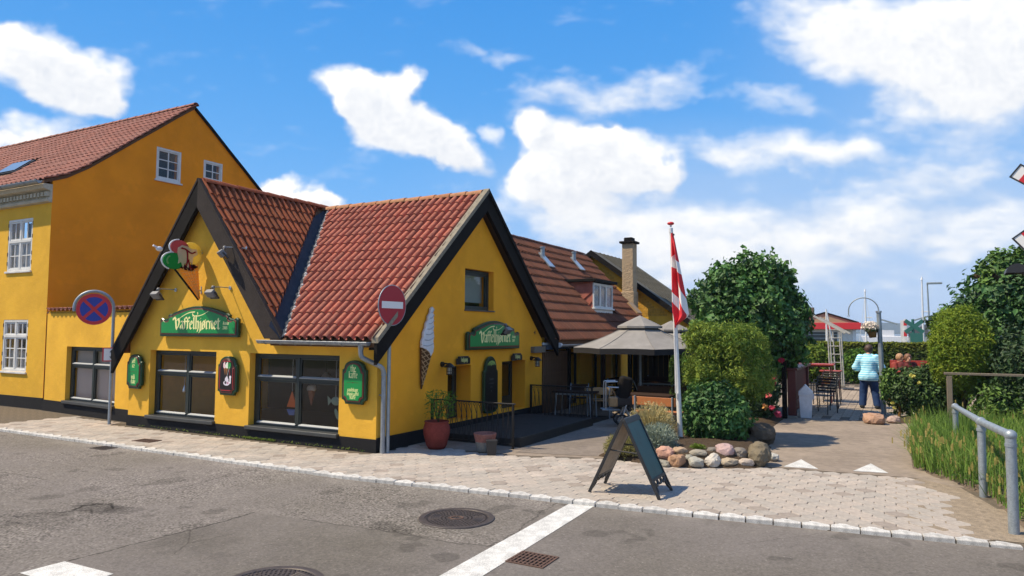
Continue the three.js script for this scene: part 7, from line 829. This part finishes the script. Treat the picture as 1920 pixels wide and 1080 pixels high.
{ // folding chairs in the shade
  const o = thing('terrace_chair', 'dark slatted metal chair beside the table at the platform', 'chair', [-6.55, 0, -15.3], 0.3); for (let k = 0; k < 4; k++) mesh('slat', rb(-0.2, 0.37, -0.18 + k * 0.09, 0.2, 0.385, -0.11 + k * 0.09), dkWood, o); for (let k = 0; k < 3; k++) mesh('back_slat', rb(-0.2, 0.46 + k * 0.08, -0.23, 0.2, 0.52 + k * 0.08, -0.21), dkWood, o); for (const s of [-1, 1]) mesh('leg', [rod([s * 0.21, 0, 0.16], [s * 0.21, 0.7, -0.22], 0.011), rod([s * 0.21, 0, -0.2], [s * 0.21, 0.38, 0.16], 0.011)], M.galv, o);
  copyOf(o, 'dark slatted metal chair nearest the wooden screen under the parasol', [-5.9, 0, -17.4], 2.6); copyOf(o, 'dark slatted metal chair right of the pushchair in deep shade', [-4.2, 0, -16.4], -1.2);
}
{ // pushchair
  const o = thing('pushchair', 'black pushchair with silver handle and wooden-coloured basket in front of orange bench', 'pushchair', [-4.98, 0, -13.85], 0.5); mesh('handle', [tube([[-0.34, 0.36, 0.16], [-0.34, 0.86, 0.16], [-0.32, 0.9, 0.16], [-0.1, 0.91, 0.16]], 0.014, 30, 8), tube([[-0.34, 0.36, -0.16], [-0.34, 0.86, -0.16], [-0.32, 0.9, -0.16], [-0.1, 0.91, -0.16]], 0.014, 30, 8), rod([-0.3, 0.8, 0.16], [-0.08, 0.79, 0.16], 0.014)], M.steel, o);
  mesh('hood', new RoundedBoxGeometry(0.26, 0.5, 0.34, 3, 0.07).rotateZ(-0.22).translate(0.06, 0.76, 0), M.black, o); mesh('seat', [rb(-0.15, 0.4, -0.17, 0.2, 0.62, 0.17, 0.05), rb(0.12, 0.3, -0.15, 0.26, 0.5, 0.15, 0.04)], M.plasticBlack, o); mesh('basket', [rb(-0.28, 0.4, 0.0, -0.1, 0.6, 0.2, 0.03), tube([[-0.27, 0.58, 0.1], [-0.2, 0.74, 0.1], [-0.12, 0.58, 0.1]], 0.012, 12, 6)], M.paleWood, o); mesh('tray', rb(-0.42, 0.33, -0.15, -0.05, 0.35, 0.2, 0.006), M.galv, o);
  for (const [x, z, r] of [[-0.02, 0.19, 0.11], [-0.02, -0.19, 0.11], [0.2, 0.12, 0.085], [0.2, -0.12, 0.085]]) { const w = mesh('wheel', new THREE.TorusGeometry(r, 0.02, 8, 24).translate(x, r + 0.02, z), M.plasticBlack, o); mesh('hub', [rod([x, r + 0.02, z - 0.02], [x, r + 0.02, z + 0.02], r * 0.35), ...[0, 1, 2, 3].map(k => rod([x, r + 0.02, z], [x + Math.cos(k * 1.57) * r, r + 0.02 + Math.sin(k * 1.57) * r, z], 0.006))], M.steel, w); } mesh('frame', [rod([-0.02, 0.14, 0.17], [0.1, 0.5, 0.15], 0.013), rod([-0.02, 0.14, -0.17], [0.1, 0.5, -0.15], 0.013), rod([0.2, 0.12, 0.11], [0.0, 0.5, 0.15], 0.013), rod([0.2, 0.12, -0.11], [0.0, 0.5, -0.15], 0.013)], M.steel, o);
}
{ const o = thing('litter_bin', 'black round litter bin with domed lid just left of the flagpole', 'bin', [-3.97, 0, -14.3]); mesh('post', rod([0, 0, 0], [0, 0.36, 0], 0.09), M.plasticBlack, o); mesh('rim', rod([0, 0.36, 0], [0, 0.4, 0], 0.115), M.plasticBlack, o); mesh('lid', lathe([[0.13, 0.43], [0.125, 0.45], [0.08, 0.49], [0.001, 0.5]], 24), std([0.07, 0.07, 0.075], { roughness: 0.4 }), o); mesh('hanger', [rod([-0.1, 0.38, 0], [-0.12, 0.44, 0], 0.008), rod([0.1, 0.38, 0], [0.12, 0.44, 0], 0.008)], M.plasticBlack, o); }
{ // red fence
  const o = thing('red_fence', 'dark red wooden fence with broad top rail beside the white bin', 'fence'); mesh('post', rb(-2.2, 0, -17.45, -2.02, 1.06, -17.3, 0.01), M.redWood, o); mesh('post', rb(-2.18, 0, -20.3, -2.04, 1.05, -20.15, 0.01), M.redWood, o); mesh('top_rail', rb(-2.24, 1.06, -20.35, -1.98, 1.12, -17.25, 0.012), M.redWood, o); for (let i = 0; i < 12; i++) mesh('board', rb(-2.13, 0.08, -17.52 - i * 0.225, -2.1, 1.05, -17.66 - i * 0.225, 0.005), M.redWood, o); mesh('lower_rail', rb(-2.1, 0.25, -20.2, -2.06, 0.33, -17.45), M.redWood, o);
  const p = thing('dark_post', 'short dark post topped beside the red rose at the fence', 'post', [-2.22, 0, -16.95]); mesh('shaft', rb(-0.05, 0, -0.05, 0.05, 1.28, 0.05, 0.01), M.black, p); mesh('cap', rb(-0.06, 1.28, -0.06, 0.06, 1.3, 0.06, 0.005), M.black, p);
}
{ // white bin
  const o = thing('swing_bin', 'white plastic swing-top bin with pitched lid against the red fence', 'bin', [-1.82, 0, -17.38], 0.1), P = (w, d, y) => [[-w, y, d], [w, y, d], [w, y, -d], [-w, y, -d]], a = P(0.115, 0.1, 0), b = P(0.145, 0.13, 0.52), t = []; for (let k = 0; k < 4; k++) { const q = (k + 1) % 4; t.push(a[k], a[q], b[q], a[k], b[q], b[k]); } t.push(a[0], a[2], a[1], a[0], a[3], a[2]); mesh('body', tri(t), M.plasticWhite, o); mesh('rim', rb(-0.155, 0.5, -0.14, 0.155, 0.545, 0.14, 0.01), M.plasticWhite, o); mesh('lid', extr([[-0.155, 0.545], [0.16, 0.545], [0.15, 0.585], [0.0, 0.745], [-0.02, 0.745], [-0.155, 0.585]], 0.27, 0.006).translate(0, 0, -0.135), M.plasticWhite, o); mesh('liner', [rb(0.13, 0.42, -0.1, 0.175, 0.53, 0.1, 0.02)], std([0.45, 0.45, 0.5], { roughness: 0.5 }), o);
}
{ // black terrace chairs with arms, standing in a row behind the bin
  const first = thing('armchair', 'black aluminium armchair with slatted seat nearest the white bin', 'chair', [-1.58, 0, -18.55], -0.35); for (let k = 0; k < 6; k++) mesh('slat', rb(-0.22, 0.42, -0.21 + k * 0.075, 0.22, 0.432, -0.15 + k * 0.075), M.plasticBlack, first); for (let k = 0; k < 5; k++) mesh('back_slat', rb(-0.215, 0.5 + k * 0.07, -0.245 - k * 0.012, 0.215, 0.54 + k * 0.07, -0.233 - k * 0.012), M.plasticBlack, first); for (const s of [-1, 1]) { mesh('arm', tube([[s * 0.235, 0.84, -0.29], [s * 0.24, 0.66, -0.22], [s * 0.24, 0.655, 0.12], [s * 0.24, 0.6, 0.2], [s * 0.24, 0, 0.24]], 0.013, 40, 8), M.plasticBlack, first); mesh('leg', rod([s * 0.235, 0.66, -0.2], [s * 0.235, 0, -0.3], 0.013), M.plasticBlack, first); }
  [['black aluminium armchair second in the row behind the white bin', -1.62, -19.6, -0.3], ['black aluminium armchair third in the row along the red fence', -1.66, -20.8, -0.4], ['black aluminium armchair farthest in the row by the first red table', -1.7, -22.1, -0.3]].forEach(([l, x, z, t]) => copyOf(first, l, [x, 0, z], t));
}
table('dark red slatted table behind the fence left of the trellis', [-1.98, 0, -21.6], 0.0, 0.95, 0.7, 1.06, M.redTop, M.redWood); table('low red table top beside the trellis foot', [-2.0, 0, -27.0], 0, 0.7, 0.5, 0.62, M.redTop, M.redWood);
{ const c = thing('flower_pot', 'small orange flower pot with leaves standing on the red table', 'plant pot', [-2.12, 1.061, -21.5]); mesh('pot', lathe([[0.001, 0], [0.04, 0], [0.06, 0.09], [0.05, 0.09], [0.001, 0.08]], 18), std([0.6, 0.22, 0.04], {}), c); mesh('plant', leaves(60, crown([0, 0.11, 0], [0.06, 0.05, 0.06]), 0.04, MID, 400), matteLeaf, c); }
{ const c = thing('flower_bowl', 'orange and yellow flower bowl standing on seat of the far armchair', 'plant pot', [-1.72, 0.433, -22.05]); mesh('bowl', lathe([[0.001, 0], [0.08, 0], [0.14, 0.12], [0.13, 0.12], [0.001, 0.1]], 20), std([0.55, 0.2, 0.03], {}), c); mesh('bloom', leaves(120, crown([0, 0.15, 0], [0.13, 0.09, 0.13]), 0.06, r => [0.65, 0.35 + 0.2 * r(), 0.05], 401, { wide: 0.9 }), petalMat, c); }
{ // trellis arch of weathered laths
  const o = thing('trellis_arch', 'weathered white wooden trellis arch at far left of the terrace', 'trellis', [-1.84, 0, -27.6]), w = std([0.5, 0.5, 0.47], { map: T.mid, m: 0.3 }); for (const [x, z] of [[-0.22, 0], [0.16, 0], [-0.05, -0.02], [-0.2, -0.7], [0.18, -0.7]]) mesh('upright', rod([x, 0, z], [x - 0.06, 2.05, z], 0.022), w, o); for (let k = 0; k < 7; k++) mesh('crosspiece', rod([-0.23, 0.3 + k * 0.29, 0.01], [0.15, 0.3 + k * 0.29, 0.01], 0.014), w, o); mesh('beam', beam([0.3, 1.92, 0.05], [-0.75, 2.55, -0.1], 0.05, 0.07), w, o); mesh('beam', beam([0.42, 1.9, -0.7], [-0.6, 2.5, -0.7], 0.05, 0.07), w, o); mesh('foot', rb(-0.3, 0, -0.1, 0.26, 0.08, 0.1), M.concrete, o);
}
{ // lamp post with hoop; basket of white flowers hooked to it
  const o = thing('lamp_post', 'grey metal post with slender hoop at its top on the terrace edge', 'lamp post', [-0.27, 0, -18.9]); mesh('post', rod([0, -0.02, 0], [-0.055, 2.43, 0], 0.058, 0.05, 16), M.galv, o); mesh('collar', rod([-0.055, 2.42, 0], [-0.055, 2.46, 0], 0.068), M.steel, o); mesh('hoop', tube(Array.from({ length: 15 }, (_, k) => { const a = k / 14 * Math.PI * 0.97; return [-0.38 + 0.325 * Math.cos(a) - 0.0, 2.46 + 0.32 * Math.sin(a), 0]; }).concat([[-0.705, 2.36, 0]]), 0.014, 60, 8), M.galv, o); mesh('hook', new THREE.TorusGeometry(0.022, 0.007, 6, 14).translate(-0.705, 2.34, 0), M.steel, o); mesh('drip_stain', rod([-0.0365, 1.62, 0], [-0.0385, 1.72, 0], 0.0572), M.zinc, o);
  const b = thing('hanging_basket', 'brown basket full of white flowers hung on the left of lamp post', 'hanging basket', [-0.46, 1.82, -18.88]); mesh('basket', lathe([[0.001, 0], [0.075, 0], [0.115, 0.19], [0.1, 0.19], [0.001, 0.17]], 20).rotateZ(0.12), std([0.3, 0.17, 0.06], { map: T.wood, m: 0.1 }), b); mesh('bloom', leaves(420, crown([-0.05, 0.27, 0], [0.2, 0.12, 0.18], { shell: 0.5 }), 0.055, r => [0.7 + 0.15 * r(), 0.69, 0.6], 410, { wide: 0.9 }), petalMat, b); mesh('foliage', leaves(260, crown([-0.02, 0.19, 0], [0.16, 0.09, 0.15], { shell: 0.5 }), 0.06, DK, 411), leafMat, b); mesh('hook', tube([[0.08, 0.18, 0], [0.12, 0.22, 0], [0.145, 0.16, 0]], 0.01, 10, 6), M.steel, b);
}
grate('terrace_grate', 'dark double grate in the terrace paving right of trellis', -1.25, -26.6, 0.7, 0.5, 0, 0.003, 7, M.iron);
// tubular handrail in the long grass, wooden rail behind it
{
  const o = thing('metal_handrail', 'grey tubular handrail on three posts in the long grass at right edge', 'handrail'), P = [[0.97, -8.42], [0.88, -10.12], [0.88, -14.3]], tops = [0.92, 0.86, 0.66]; P.forEach(([x, z], i) => { mesh('post', rod([x, -0.05, z], [x, tops[i], z], i ? 0.043 : 0.047, i ? 0.043 : 0.047, 18), M.galv, o); mesh('fitting', [new THREE.SphereGeometry(0.056, 18, 12).translate(x, tops[i] + 0.02, z), rod([x, tops[i] - 0.09, z], [x, tops[i] - 0.06, z], 0.052, 0.052, 18)], M.galv, o); }); mesh('rail', [rod([0.97, 0.94, -8.42], [0.88, 0.88, -10.12], 0.042, 0.042, 18), rod([0.88, 0.88, -10.12], [0.88, 0.68, -14.3], 0.042, 0.042, 18)], M.galv, o);
  const f = thing('wooden_rail', 'weathered grey wooden post and flat rail before the dark bushes', 'fence'); mesh('post', rb(0.9, -0.05, -16.86, 1.0, 1.08, -16.74, 0.012), M.greyWood, f); mesh('post', rb(3.4, -0.05, -16.96, 3.5, 1.08, -16.84, 0.012), M.greyWood, f); mesh('rail', beam([0.86, 1.12, -16.8], [3.6, 1.12, -16.9], 0.14, 0.045), M.greyWood, f);
}
{ // railway crossing cross at the right edge
  const o = thing('railway_cross', 'red and white railway crossing cross and black signal hood cut by right edge', 'crossing sign', [1.6, 0, -8.6], -0.05); mesh('pole', rod([0, -0.1, -0.05], [0, 3.9, -0.05], 0.05), M.galv, o);
  for (const s of [-1, 1]) { const c = mesh('arm', extr([[-0.62, -0.08], [0.62, -0.08], [0.62, 0.08], [-0.62, 0.08]], 0.012, 0.003).rotateZ(s * 0.66).translate(0, 3.21, s > 0 ? 0.02 : 0), M.signWhite, o); for (const e of [-1, 1]) mesh('red_end', extr([[e * 0.3, -0.066], [e * 0.53, -0.066], [e * 0.53, 0.066], [e * 0.3, 0.066]].slice()[e > 0 ? 'slice' : 'reverse'](), 0.002).rotateZ(s * 0.66).translate(0, 3.21, (s > 0 ? 0.02 : 0) + 0.016), M.red, c); mesh('edge', extr([[-0.62, -0.08], [0.62, -0.08], [0.62, 0.08], [-0.62, 0.08]], 0.004, 0, [[[-0.605, -0.067], [0.605, -0.067], [0.605, 0.067], [-0.605, 0.067]]]).rotateZ(s * 0.66).translate(0, 3.21, (s > 0 ? 0.02 : 0) + 0.0155), M.plasticBlack, c); }
  const h = mesh('signal_hood', new THREE.CylinderGeometry(0.09, 0.09, 0.3, 20, 1, false, 0, Math.PI).rotateX(Math.PI / 2).rotateZ(Math.PI / 2).translate(-0.52, 2.53, 0.12), M.plasticBlack, o); mesh('bracket', rod([-0.36, 2.52, -0.07], [-0.52, 2.56, 0.05], 0.02), M.plasticBlack, h); mesh('signal_box', rb(-0.4, 2.3, -0.1, 0.4, 2.56, -0.04, 0.02), M.plasticBlack, h);
}
table('dark slatted table deep under the parasol before the timber screen', [-5.6, 0, -18.6], 0.1, 1.2, 0.6, 0.6, dkWood, M.galv); bench('dark wooden bench deep under the parasol along the timber screen', [-5.6, 0, -19.4], Math.PI, 1.3, dkWood); bench('dark wooden bench under the lean-to roof against the yellow wall', [-6.75, 0, -18.2], Math.PI / 2, 1.2, dkWood);
// ------------------------------------------------------------------ people: one continuous surface per body, clothing over it
function sdfMesh(f, c, half, res) {
  const mc = new MarchingCubes(res, new THREE.MeshStandardMaterial(), false, false, 60000); mc.isolation = 0; const n = res, h = n / 2;
  for (let z = 0; z < n; z++) for (let y = 0; y < n; y++) for (let x = 0; x < n; x++) mc.field[x + y * n + z * n * n] = -f(c[0] + (x - h) / h * half, c[1] + (y - h) / h * half, c[2] + (z - h) / h * half);
  mc.update(); const k = mc.count ?? mc.geometry.drawRange.count, g = new THREE.BufferGeometry(); g.setAttribute('position', new THREE.BufferAttribute(new Float32Array(mc.positionArray.slice(0, k * 3)), 3)); g.setAttribute('normal', new THREE.BufferAttribute(new Float32Array(mc.normalArray.slice(0, k * 3)), 3)); g.scale(half, half, half).translate(...c);
  const p = g.attributes.position, nn = g.attributes.normal, e = half / res * 0.5; for (let i = 0; i < k; i++) { const x = p.getX(i), y = p.getY(i), z = p.getZ(i), q = v3(f(x + e, y, z) - f(x - e, y, z), f(x, y + e, z) - f(x, y - e, z), f(x, y, z + e) - f(x, y, z - e)).normalize(); nn.setXYZ(i, q.x, q.y, q.z); } return g;
}
const cap = (a, b, ra, rb_) => (x, y, z) => { const bx_ = b[0] - a[0], by = b[1] - a[1], bz = b[2] - a[2], px = x - a[0], py = y - a[1], pz = z - a[2], t = clamp((px * bx_ + py * by + pz * bz) / (bx_ * bx_ + by * by + bz * bz)); return Math.hypot(px - t * bx_, py - t * by, pz - t * bz) - mix(ra, rb_, t); };
const ell = (c, r) => (x, y, z) => { const k = Math.hypot((x - c[0]) / r[0], (y - c[1]) / r[1], (z - c[2]) / r[2]); return (k - 1) * Math.min(...r); };
const smin = (list, k) => (x, y, z) => { let d = 1e3; for (const f of list) { const e = f(x, y, z), h = clamp(0.5 + 0.5 * (e - d) / k); d = mix(e, d, h) - k * h * (1 - h); } return d; };
function person(label, pos, turn, J, look) {
  const o = thing('person', label, 'person', pos, turn), S = J.s ?? 1;
  const head = smin([ell(J.head, [0.078, 0.105, 0.095]), ell([J.head[0], J.head[1] - 0.075, J.head[2] + 0.035], [0.055, 0.06, 0.06]), ell([J.head[0], J.head[1] - 0.02, J.head[2] + 0.1], [0.016, 0.028, 0.022]), ell([J.head[0] - 0.08, J.head[1] - 0.01, J.head[2]], [0.014, 0.032, 0.022]), ell([J.head[0] + 0.08, J.head[1] - 0.01, J.head[2]], [0.014, 0.032, 0.022])], 0.02);
  const torso = [cap(J.pelvis, J.chest, 0.14, 0.15), ell([J.chest[0], J.chest[1] + 0.03, J.chest[2]], [0.19, 0.14, 0.12]), cap([J.pelvis[0] - 0.07, J.pelvis[1], J.pelvis[2]], [J.pelvis[0] + 0.07, J.pelvis[1], J.pelvis[2]], 0.13, 0.13), cap(J.chest, J.neck, 0.08, 0.055), cap(J.neck, J.head, 0.052, 0.05)];
  const arms = J.arms.map(([s, e, w]) => [cap(s, e, 0.052, 0.042), cap(e, w, 0.042, 0.03)]).flat(), legs = J.legs.map(([h, k, a]) => [cap(h, k, 0.088, 0.06), cap(k, a, 0.062, 0.042)]).flat();
  const hands = J.arms.map(([s, e, w]) => { const d = v3(w[0] - e[0], w[1] - e[1], w[2] - e[2]).normalize(), side = v3(0, 0, 1).cross(d).normalize(), P = (l, q, r) => [w[0] + d.x * l + side.x * q + (r ?? 0), w[1] + d.y * l + side.y * q, w[2] + d.z * l + side.z * q + 0.01 * l]; return [cap(P(0.01, 0), P(0.06, 0), 0.026, 0.03), ...[-0.026, -0.009, 0.009, 0.026].map((q, i) => cap(P(0.06, q), P(0.125 - 0.012 * Math.abs(i - 1.4), q * 1.25), 0.009, 0.008)), cap(P(0.02, 0.03), P(0.07, 0.055), 0.011, 0.009)]; }).flat();
  const feet = J.legs.map(([h, k, a]) => [cap([a[0], a[1] - 0.03, a[2] - 0.03], [a[0] + (a[0] > J.pelvis[0] ? 0.03 : -0.03), a[1] - 0.05, a[2] + 0.15], 0.045, 0.035)]).flat();
  const all = smin([head, ...torso, ...arms, ...legs, ...hands, ...feet], 0.025), H = J.head[1] + 0.14, m = H / 2;
  const b = mesh('body', sdfMesh(all, [0, m, 0], H / 2 + 0.08, 88), M.skin, o);
  const top = smin([...torso.slice(0, 3), ...J.arms.map(([s, e, w]) => [cap(s, e, 0.07, 0.058), cap(e, w, 0.058, 0.045)]).flat()], 0.04), hem = J.pelvis[1] - 0.09;
  const coat = (x, y, z) => { const nk = Math.hypot(x - J.neck[0], (y - J.neck[1]) * 0.8, z - J.neck[2]) - 0.085; return Math.max(Math.min(top(x, y, z) - 0.012 - 0.024 * fbm(x * 11, y * 8, z * 11, 3) - 0.02 * smooth(J.chest[1], hem, y), nk), hem - y, y - J.neck[1] - 0.03, -(Math.hypot(x - J.arms[0][2][0], y - J.arms[0][2][1], z - J.arms[0][2][2]) - 0.03), -(Math.hypot(x - J.arms[1][2][0], y - J.arms[1][2][1], z - J.arms[1][2][2]) - 0.03)); };
  const cg = merged([sdfMesh(coat, [0, (hem + J.neck[1]) / 2, 0], (J.neck[1] - hem) / 2 + 0.16, 72)]); const p = cg.attributes.position, uv = cg.attributes.uv; for (let i = 0; i < p.count; i++) uv.setXY(i, p.getX(i), p.getY(i)); mesh('jacket', cg, look.jacket, o, true);
  if (look.hood) mesh('hood', new THREE.TorusGeometry(0.085, 0.045, 10, 24).scale(1.05, 0.7, 1).rotateX(1.25).translate(J.neck[0], J.neck[1] - 0.015, J.neck[2] - 0.03), look.hood, o);
  const tr = smin([cap([J.pelvis[0] - 0.07, J.pelvis[1], J.pelvis[2]], [J.pelvis[0] + 0.07, J.pelvis[1], J.pelvis[2]], 0.14, 0.14), ...J.legs.map(([h, k, a]) => [cap(h, k, 0.1, 0.076), cap(k, a, 0.076, 0.068)]).flat()], 0.03), ankle = Math.min(...J.legs.map(l => l[2][1])) - 0.02;
  mesh('trousers', sdfMesh((x, y, z) => Math.max(tr(x, y, z) - 0.01 - 0.014 * fbm(x * 11, y * 7, z * 11, 3), ankle - y, y - J.pelvis[1] - 0.08), [0, (ankle + J.pelvis[1]) / 2, (J.legs[0][1][2] + J.pelvis[2]) / 2], (J.pelvis[1] - ankle) / 2 + 0.28, 80), look.trousers, o);
  J.legs.forEach(([h, k, a]) => mesh('shoe', sdfMesh((x, y, z) => Math.max(cap([a[0], a[1] - 0.035, a[2] - 0.04], [a[0] + (a[0] > J.pelvis[0] ? 0.03 : -0.03), a[1] - 0.045, a[2] + 0.17], 0.058, 0.05)(x, y, z), a[1] - 0.085 - y), [a[0], a[1], a[2] + 0.06], 0.22, 32), look.shoes, o));
  mesh('hair', sdfMesh((x, y, z) => { const d = ell([J.head[0], J.head[1] + 0.015, J.head[2] - 0.015], [0.094, 0.115, 0.108])(x, y, z) - 0.012 * fbm(x * 40, y * 18, z * 40, 3); return Math.max(d, -(ell([J.head[0], J.head[1] - 0.06, J.head[2] + 0.11], [0.085, 0.11, 0.1])(x, y, z)), J.head[1] - (look.hairLen ?? 0.06) - y); }, J.head, 0.17, 56), look.hair, o);
  for (const s of [-1, 1]) mesh('eye', new THREE.SphereGeometry(0.011, 10, 8).translate(J.head[0] + s * 0.03, J.head[1] + 0.005, J.head[2] + 0.088), M.plasticBlack, o); mesh('mouth', rb(J.head[0] - 0.02, J.head[1] - 0.07, J.head[2] + 0.085, J.head[0] + 0.02, J.head[1] - 0.063, J.head[2] + 0.099, 0.002), M.signBrown, o);
  return o;
}
{
  const stripes = printed(8, 512, (g, W, H) => { for (let y = 0; y < H; y++) { const t = y / H, k = 0.5 + 0.5 * Math.sin(t * 2 * Math.PI * 13); const a = [118, 196, 226], b = [188, 228, 240], q = smooth(0.35, 0.6, k); g.fillStyle = `rgb(${a.map((c, i) => Math.round(mix(c, b[i], q))).join(',')})`; g.fillRect(0, y, W, 1); } }, { roughness: 0.75 }); stripes.map.wrapS = stripes.map.wrapT = THREE.RepeatWrapping; stripes.map.repeat.set(1, 1.35);
  const jeans = std([0.028, 0.06, 0.16], { map: T.mid, m: 0.25, bump: T.bumpFine, bm: 0.1, bs: 0.001 });
  // standing with feet apart, back to us, head bowed, both hands busy in front of the chest
  person('person in light blue striped jacket and jeans standing with back turned and head bowed', [-0.62, 0, -20.35], Math.PI - 0.1, { pelvis: [0, 0.8, -0.02], chest: [0.0, 1.16, 0.05], neck: [0, 1.36, 0.1], head: [0, 1.5, 0.17], arms: [[[-0.18, 1.29, 0.05], [-0.3, 1.04, 0.06], [-0.12, 0.98, 0.3]], [[0.18, 1.29, 0.05], [0.3, 1.04, 0.06], [0.12, 0.98, 0.3]]], legs: [[[-0.09, 0.78, -0.02], [-0.14, 0.43, 0.03], [-0.19, 0.085, -0.02]], [[0.09, 0.78, -0.02], [0.13, 0.43, 0.02], [0.15, 0.085, -0.03]]] }, { jacket: stripes, hood: std([0.35, 0.62, 0.72], { roughness: 0.8 }), trousers: jeans, shoes: std([0.03, 0.035, 0.04], {}), hair: std([0.06, 0.03, 0.018], { roughness: 0.6 }), hairLen: 0.1 });
  const seat = (label, x, z, turn, hair, coat, len) => person(label, [x, 0, z], turn, { pelvis: [0, 0.52, 0], chest: [0, 0.86, 0.03], neck: [0, 1.05, 0.05], head: [0, 1.19, 0.08], arms: [[[-0.18, 0.98, 0.03], [-0.24, 0.74, 0.12], [-0.12, 0.74, 0.36]], [[0.18, 0.98, 0.03], [0.24, 0.74, 0.12], [0.12, 0.74, 0.36]]], legs: [[[-0.09, 0.5, 0], [-0.1, 0.5, 0.42], [-0.1, 0.085, 0.4]], [[0.09, 0.5, 0], [0.1, 0.5, 0.42], [0.1, 0.085, 0.4]]] }, { jacket: std(coat, { roughness: 0.85 }), trousers: std([0.04, 0.045, 0.06], {}), shoes: M.plasticBlack, hair: std(hair, { roughness: 0.6 }), hairLen: len });
  seat('person with reddish brown hair seated behind the shrub right of lamp post', 0.3, -24.3, 0.4, [0.17, 0.075, 0.035], [0.12, 0.03, 0.03], 0.12); seat('person with fair hair seated behind the shrub nearer the round bush', 1.13, -24.3, -0.9, [0.42, 0.27, 0.11], [0.05, 0.05, 0.06], 0.12);
  seat('person with short fair hair seated at left of the brown-haired one', 0.06, -24.35, 0.9, [0.36, 0.2, 0.1], [0.25, 0.05, 0.04], 0.05);
}
bench('dark red bench between the two seated people beyond the shrub', [0.7, 0, -24.75], Math.PI, 1.7, M.redTop).scale.y = 1.62;
renderer.render(scene, camera);
